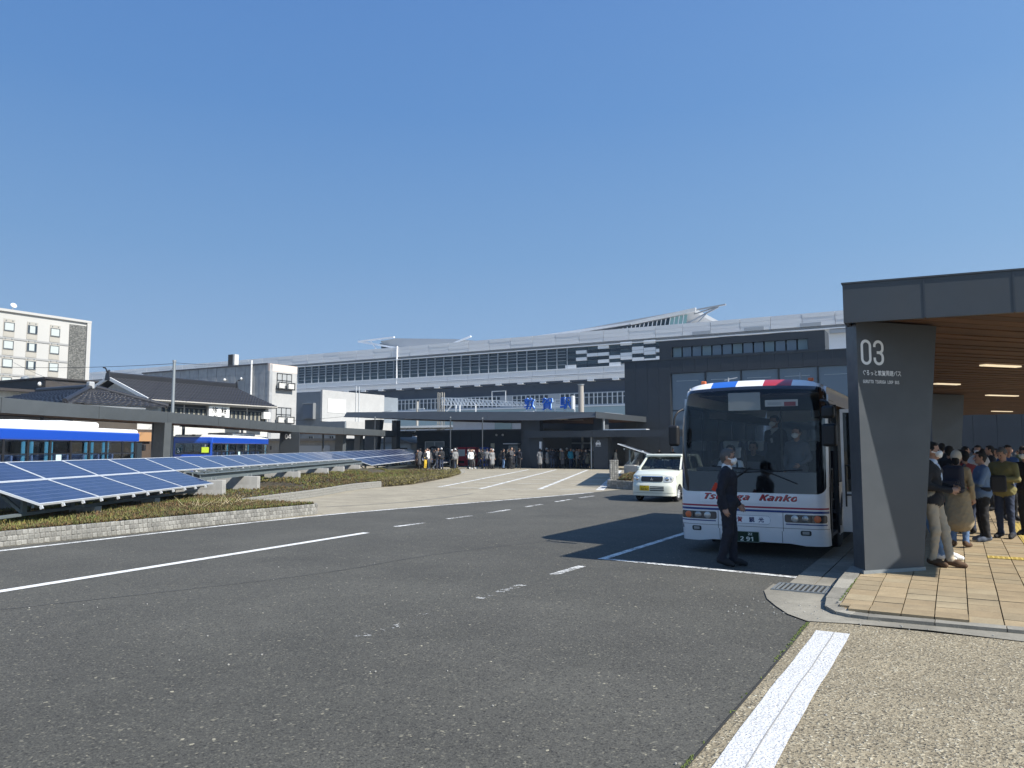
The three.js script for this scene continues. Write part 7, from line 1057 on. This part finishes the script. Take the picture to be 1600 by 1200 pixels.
// ---------- high canopy, entry canopy ----------
{
  const t = thing('station_canopy', 'broad grey station canopy carrying the blue station name', 'canopy', [0, 0, 0]), Z = -58;
  const B = [[-52.9, 4.81, 5.32], [-46.9, 4.57, 5.21], [-41, 4.33, 5.1], [-36, 4.21, 4.98], [-31, 4.1, 4.86], [-25.7, 4.26, 4.7]];
  for (let i = 0; i < 5; i++) { const a = B[i], b = B[i + 1]; { const g = prism([[a[0] + 0.01, a[1]], [b[0], b[1]], [b[0], b[2]], [a[0] + 0.01, a[2]]], Z - 0.12, Z), p = g.attributes.position; for (let k = 0; k < p.count; k++) if (p.getY(k) > 4.6 - 0.02 * (p.getX(k) + 41) && p.getY(k) > (a[1] + b[1]) / 2 + 0.25) p.setZ(k, p.getZ(k) - 0.4); part(t, 'fascia_panel', uvm(g), M.dark); }; part(t, 'roof_plate', prism([[a[0], a[1] + 0.1], [b[0], b[1] + 0.1], [b[0], b[2] - 0.1], [a[0], a[2] - 0.1]], Z - 12, Z - 0.55), M.dark); part(t, 'soffit', prism([[a[0], a[1] + 0.03], [b[0], b[1] + 0.03], [b[0], b[1] + 0.09], [a[0], a[1] + 0.09]], Z - 12, Z - 0.13), woodMats[2]); }
  part(t, 'side_fascia', b6(-25.69, -25.6, 4.2, 4.72, Z - 12, Z - 0.13), M.dark);
  part(t, 'pillar', prism([[-52.2, 0], [-50.9, 0], [-50.2, 4.6], [-52.2, 4.6]], -61, -60.4), M.dark); part(t, 'pillar', b6(-48.7, -48.1, 0, 4.5, -61, -60.4), M.dark); part(t, 'pillar', b6(-34.5, -33.8, 0, 4.2, -62, -61.4), M.dark); part(t, 'pillar', prism([[-33.1, 0], [-31.7, 0], [-31.7, 4.2], [-33.4, 4.2]], -60.4, -59.8), M.dark); part(t, 'pillar', b6(-27.1, -26.1, 0, 4.25, -62, -61), M.dark); part(t, 'slim_post', bar([-25.9, 0, -60.4], [-25.9, 4.25, -60.4], 0.11, 10), M.steel);
  for (const [x, z] of [[-45, -59], [-40, -59.5], [-29.5, -59], [-29, -61], [-30.5, -60]]) part(t, 'soffit_lamp', b6(x - 0.9, x + 0.9, 4.16 + Math.max(0, (-31 - x) * 0.025), 4.2 + Math.max(0, (-31 - x) * 0.025), z - 0.12, z + 0.12), mat(lin(0.6, 0.5, 0.4), 0.6));
  const e = thing('entrance_canopy', 'lower charcoal entrance canopy on two wide pillars before the station', 'canopy', [0, 0, 0]), z = -58.5;
  for (let k = 0; k < 8; k++) { const x = -32.4 + k * 2.1; part(e, 'fascia_panel', b6(x, x + 2.09, 2.64, 3.2, z - 0.1, z), M.darkWall); }
  part(e, 'roof_plate', b6(-32.3, -15.7, 2.72, 3.12, z - 4.5, z - 0.11), M.darkWall); part(e, 'edge_trim', b6(-25.2, -21.5, 3.2, 3.28, z - 1, z - 0.2), M.alu);
  const p2 = part(e, 'pillar', prism([[-32.1, 0], [-30.9, 0], [-30.9, 2.7], [-32.3, 2.7]], z - 1.2, z - 0.4), M.darkWall); const p3 = part(e, 'pillar', b6(-26.2, -24.9, 0, 2.7, z - 1.2, z - 0.4), M.darkWall);
  const im = printMat(128, 128, g => { g.fillStyle = '#fff'; g.beginPath(); g.moveTo(28, 60); g.lineTo(44, 22); g.lineTo(84, 22); g.lineTo(100, 60); g.closePath(); g.fill(); g.fillRect(16, 56, 96, 34); g.fillRect(22, 88, 18, 14); g.fillRect(88, 88, 18, 14); g.fillStyle = '#000'; g.fillRect(42, 32, 44, 22); g.fillStyle = '#fff'; g.fillRect(10, 112, 108, 8); }, lin(0.7, 0.7, 0.7)); part(p3, 'taxi_sign', quad([-26.05, 1.85, z - 0.396], [-25.45, 1.85, z - 0.396], [-25.45, 2.45, z - 0.396], [-26.05, 2.45, z - 0.396]), im);
  part(p2, 'wall_lamp', b6(-31.2, -31.0, 1.6, 2.3, z - 0.39, z - 0.25), M.alu); part(e, 'post', bar([-26.45, 0, z - 0.6], [-26.45, 2.7, z - 0.6], 0.08, 10), M.steel); for (const x of [-29, -28, -27.2]) part(e, 'door_frame', b6(x - 0.06, x + 0.06, 0, 2.7, z - 4.4, z - 4.2), M.galv); part(e, 'door_head', b6(-30, -26.8, 2.1, 2.25, z - 4.4, z - 4.2), M.galv);
  part(e, 'back_wall', b6(-38.5, -16, 0, 5.0, z - 12.5, z - 12.2), M.darkWall);
  // blue station name on the roof
  const s = thing('station_name_sign', 'blue three character station name standing on the broad canopy', 'sign', [0, 0, 0]);
  const blue = mat(lin(0.015, 0.13, 0.6), 0.45), rim = mat(lin(0.45, 0.62, 0.78), 0.5);
  [['敦', -33.35, 5.12], ['賀', -31.55, 5.08], ['駅', -29.75, 5.06]].forEach(([ch, x, y]) => { const S = 1.12, c = part(s, 'character', STROKES[ch].flatMap(q => { const r = []; for (let i = 0; i + 3 < q.length; i += 2) r.push(beam([x + q[i] / 100 * S, y + (1 - q[i + 1] / 100) * S, -59.85], [x + q[i + 2] / 100 * S, y + (1 - q[i + 3] / 100) * S, -59.85], 0.105, 0.105)); return r; }), blue); part(c, 'rim', STROKES[ch].flatMap(q => { const r = []; for (let i = 0; i + 3 < q.length; i += 2) r.push(beam([x + q[i] / 100 * S, y + (1 - q[i + 1] / 100) * S, -60], [x + q[i + 2] / 100 * S, y + (1 - q[i + 3] / 100) * S, -59.95], 0.135, 0.1)); return r; }), rim); });
  part(s, 'frame_rail', [b6(-33.4, -28.5, 5.0, 5.06, -60.2, -60.05), ...[0, 1, 2, 3, 4, 5].map(k => b6(-33.3 + k * 0.95, -33.24 + k * 0.95, 4.7, 6.0, -60.3, -60.2)), ...[0, 1, 2, 3].map(k => b6(-33.3, -28.6, 5.2 + k * 0.25, 5.23 + k * 0.25, -60.3, -60.2))], M.alu); part(s, 'base_box', b6(-33.7, -32.3, 4.75, 5.0, -60.2, -59.7), M.white); part(s, 'side_return', b6(-28.66, -28.5, 5.1, 6.25, -60.3, -59.8), M.alu);
}
{ // dark kiosk building left of the entrance with vending machines, wheel monument
  const t = thing('kiosk_building', 'low charcoal building with white framed window left of the entrance', 'building', [0, 0, 0]), z = -64;
  part(t, 'wall', uvm(b6(-48.3, -33.5, 0, 3.4, z - 6, z)), M.darkWall); part(t, 'coping', b6(-48.4, -33.4, 3.4, 3.55, z - 6.1, z + 0.06), M.dark);
  windowBox(t, 'z', [-46, 1.7, z + 0.02], 2.3, 1.3, M.alu, mat(lin(0.25, 0.28, 0.3), 0.3), { cols: 2, mid: 1 }); part(t, 'door', b6(-37.3, -36.3, 0, 2.0, z + 0.001, z + 0.05), M.galv); part(t, 'door_canopy', b6(-37.6, -36.0, 2.1, 2.2, z, z + 0.6), M.alu); part(t, 'door', b6(-35.1, -34.2, 0, 2.0, z + 0.001, z + 0.05), M.galv); part(t, 'wall_sign', b6(-39.3, -38.9, 1.7, 2.2, z + 0.001, z + 0.08), mat(lin(0.6, 0.55, 0.4), 0.6));
  for (const x of [-38.6, -37.9]) part(t, 'spot_lamp', new THREE.SphereGeometry(0.11, 10, 8).translate(x, 3.0, z + 0.15), M.white); part(t, 'panel_joint', [b6(-42.9, -42.86, 0, 3.4, z, z + 0.012), b6(-41.6, -41.56, 0, 3.4, z, z + 0.012)], M.black);
  const vend = (label, x, c, g) => { const v = thing('vending_machine', label, 'vending machine', [x, 0, z + 0.5]); part(v, 'cabinet', rb(1.0, 1.83, 0.7, 0.03, 0, 0.915, 0), c); part(v, 'display', b6(-0.42, 0.42, 0.95, 1.6, 0.345, 0.36), g); part(v, 'slot', b6(-0.35, 0.35, 0.25, 0.5, 0.345, 0.36), M.black); };
  vend('red drinks vending machine behind the crowd', -42.2, mat(lin(0.55, 0.03, 0.05), 0.4), M.white); vend('second red vending machine beside the first', -41.1, mat(lin(0.5, 0.03, 0.05), 0.4), M.offwhite); vend('blue drinks vending machine at the charcoal wall', -39.6, mat(lin(0.01, 0.06, 0.4), 0.4), M.offwhite);
  const w = thing('wheel_monument', 'pair of black locomotive wheels displayed beside the far panels', 'monument', [-44.0, 0, -61]);
  for (const x of [0, 1.55]) { const g = new THREE.TorusGeometry(0.86, 0.1, 10, 36).translate(x, 0.98, 0); const wh = part(w, 'wheel', g, M.black); for (let k = 0; k < 12; k++) { const a = k * Math.PI / 6; part(wh, 'spoke', bar([x + Math.cos(a) * 0.14, 0.98 + Math.sin(a) * 0.14, 0], [x + Math.cos(a) * 0.8, 0.98 + Math.sin(a) * 0.8, 0], 0.04, 6), M.black); } part(wh, 'hub', new THREE.CylinderGeometry(0.18, 0.18, 0.3, 16).rotateX(Math.PI / 2).translate(x, 0.98, 0), M.black); }
  part(w, 'base', b6(-1.1, 2.6, 0, 0.12, -0.5, 0.5), M.concrete);
}
{ // old line station: pale walls, gantry, poles
  const t = thing('platform_building', 'pale grey platform building with diagonal shadows behind the kiosk', 'building', [0, 0, 0]); const pg = mat(lin(0.42, 0.44, 0.48), 0.7, 0, { map: mottleA });
  part(t, 'wall', uvm(b6(-57.5, -36, 0, 5.6, -88, -84)), pg); part(t, 'roof', b6(-58, -35.5, 5.6, 5.9, -89, -83.2), mat(lin(0.4, 0.42, 0.46), 0.5, 0.3)); part(t, 'glass_bay', b6(-51, -48.5, 1.2, 5.2, -84, -83.9), mat(lin(0.2, 0.27, 0.28), 0.15)); part(t, 'low_edge', b6(-57.5, -50, 3.3, 3.5, -83.99, -83.2), M.alu);
  const pr = thing('platform_roof', 'dark platform roof with steel trusses left of the pale wall', 'roof', [0, 0, 0]); part(pr, 'roof', b6(-88, -58, 4.6, 4.9, -96, -88), M.alu); part(pr, 'beam', b6(-88, -58, 3.2, 3.5, -90, -89.6), M.black); part(pr, 'back_wall', b6(-88, -58, 0, 4.4, -96, -95.6), mat(lin(0.06, 0.06, 0.06), 0.8)); for (let k = 0; k < 14; k++) part(pr, 'truss', beam([-88 + k * 2.1, 4.0, -88.2], [-87 + k * 2.1, 4.6, -88.2], 0.08, 0.08), M.steel);
  const g = thing('catenary_gantry', 'steel lattice overhead line gantry on a tall lattice post', 'gantry', [0, 0, -95]);
  const pst = []; for (let k = 0; k < 22; k++) { const y = k * 0.46; pst.push(beam([-67.6, y, 0.25], [-66.9, y + 0.46, 0.25], 0.06, 0.06), beam([-66.9, y, 0.25], [-67.6, y + 0.46, 0.25], 0.06, 0.06)); } for (const x of [-67.65, -66.85]) for (const q of [-0.25, 0.25]) pst.push(beam([x, 0, q], [x, 10.1, q], 0.12, 0.12)); part(g, 'post', pst, mat(lin(0.36, 0.33, 0.28), 0.7, 0.2));
  const tr = [], yT = u => 9.3 - 1.6 * u, yB = u => 8.2 - 0.75 * u; for (let k = 0; k < 34; k++) { const u = k / 34, v = (k + 1) / 34, X = q => -66.8 + 20.5 * q; for (const q of [-0.4, 0.4]) { tr.push(beam([X(u), yT(u), q], [X(v), yB(v), q], 0.06, 0.06), beam([X(u), yB(u), q], [X(u), yT(u), q], 0.05, 0.05), beam([X(u), yT(u), q], [X(v), yT(v), q], 0.08, 0.08), beam([X(u), yB(u), q], [X(v), yB(v), q], 0.09, 0.09)); } } tr.push(beam([-67, 6.4, 0], [-65.2, 8.2, 0], 0.12, 0.12)); part(g, 'truss', tr, M.alu);
  part(g, 'hanger', [b6(-58.4, -58.32, 8.3, 10, -0.3, -0.2), b6(-56.1, -56.02, 8.3, 10, -0.3, -0.2), b6(-58.4, -56, 9.92, 10, -0.3, -0.2), ...[-64.5, -63.8, -61].map(x => b6(x - 0.04, x + 0.04, 6.6, 8.2, -0.1, 0.1))], M.alu);
  pole('concrete_pole', 'bare concrete pole right of the blue station name', -44.0, -95, 10.3, 0.42, mat(lin(0.4, 0.37, 0.33), 0.9, 0, { map: mottleB }), 'utility pole');
  const cp = thing('utility_pole', 'utility pole with crossarms left of the lattice gantry', 'utility pole', [-83, 0, -110]); part(cp, 'shaft', bar([0, 0, 0], [0, 10, 0], 0.22, 8), M.concrete); part(cp, 'crossarm', [b6(-1.6, 1.6, 8.6, 8.75, -0.1, 0.1), b6(-0.9, 0.9, 7.2, 7.35, -0.1, 0.1)], M.alu);
  for (const [x, zz, h, l] of [[-47.6, -56.5, 4.6, 'thin dark post left of the kiosk building'], [-38.6, -56, 4.4, 'dark lamp post in front of the red vending machines'], [-35.9, -57, 4.3, 'dark lamp post in front of the kiosk door']]) pole('lamp_post', l, x, zz, h, 0.06, M.dark, 'post');
  // far hills and town left of the station
  const hl = structure('hills'); const hp = []; for (let k = 0; k <= 30; k++) hp.push([-700 + k * 22, 6 + 9 * vnoise(k * 0.35, 3, 64) + 4 * vnoise(k * 1.3, 9, 64)]); part(hl, 'hill', prism([[-700, -1], ...hp, [-40, -1]], -430, -420), mat(lin(0.1, 0.12, 0.09), 1));
  const fb = thing('far_building', 'distant grey building with stepped roof beside the hotel', 'building', [0, 0, 0]); part(fb, 'wall', [b6(-215, -196, 0, 17, -132, -120), b6(-205, -196, 17, 19, -132, -121)], mat(lin(0.3, 0.33, 0.36), 0.8)); for (let k = 0; k < 4; k++) part(fb, 'window_row', b6(-214, -197, 4 + k * 3.4, 5.6 + k * 3.4, -120, -119.9), darkGlass);
  for (const [x, zz, h, l] of [[-160, -104, 17, 'thin mast between hotel and inn'], [-150, -104, 18, 'second thin mast between hotel and inn']]) pole('mast', l, x, zz, h, 0.1, M.galv, 'mast');
}
scene.traverse(o => { if (o.isMesh) { o.castShadow = true; o.receiveShadow = true; } });
renderer.render(scene, camera);
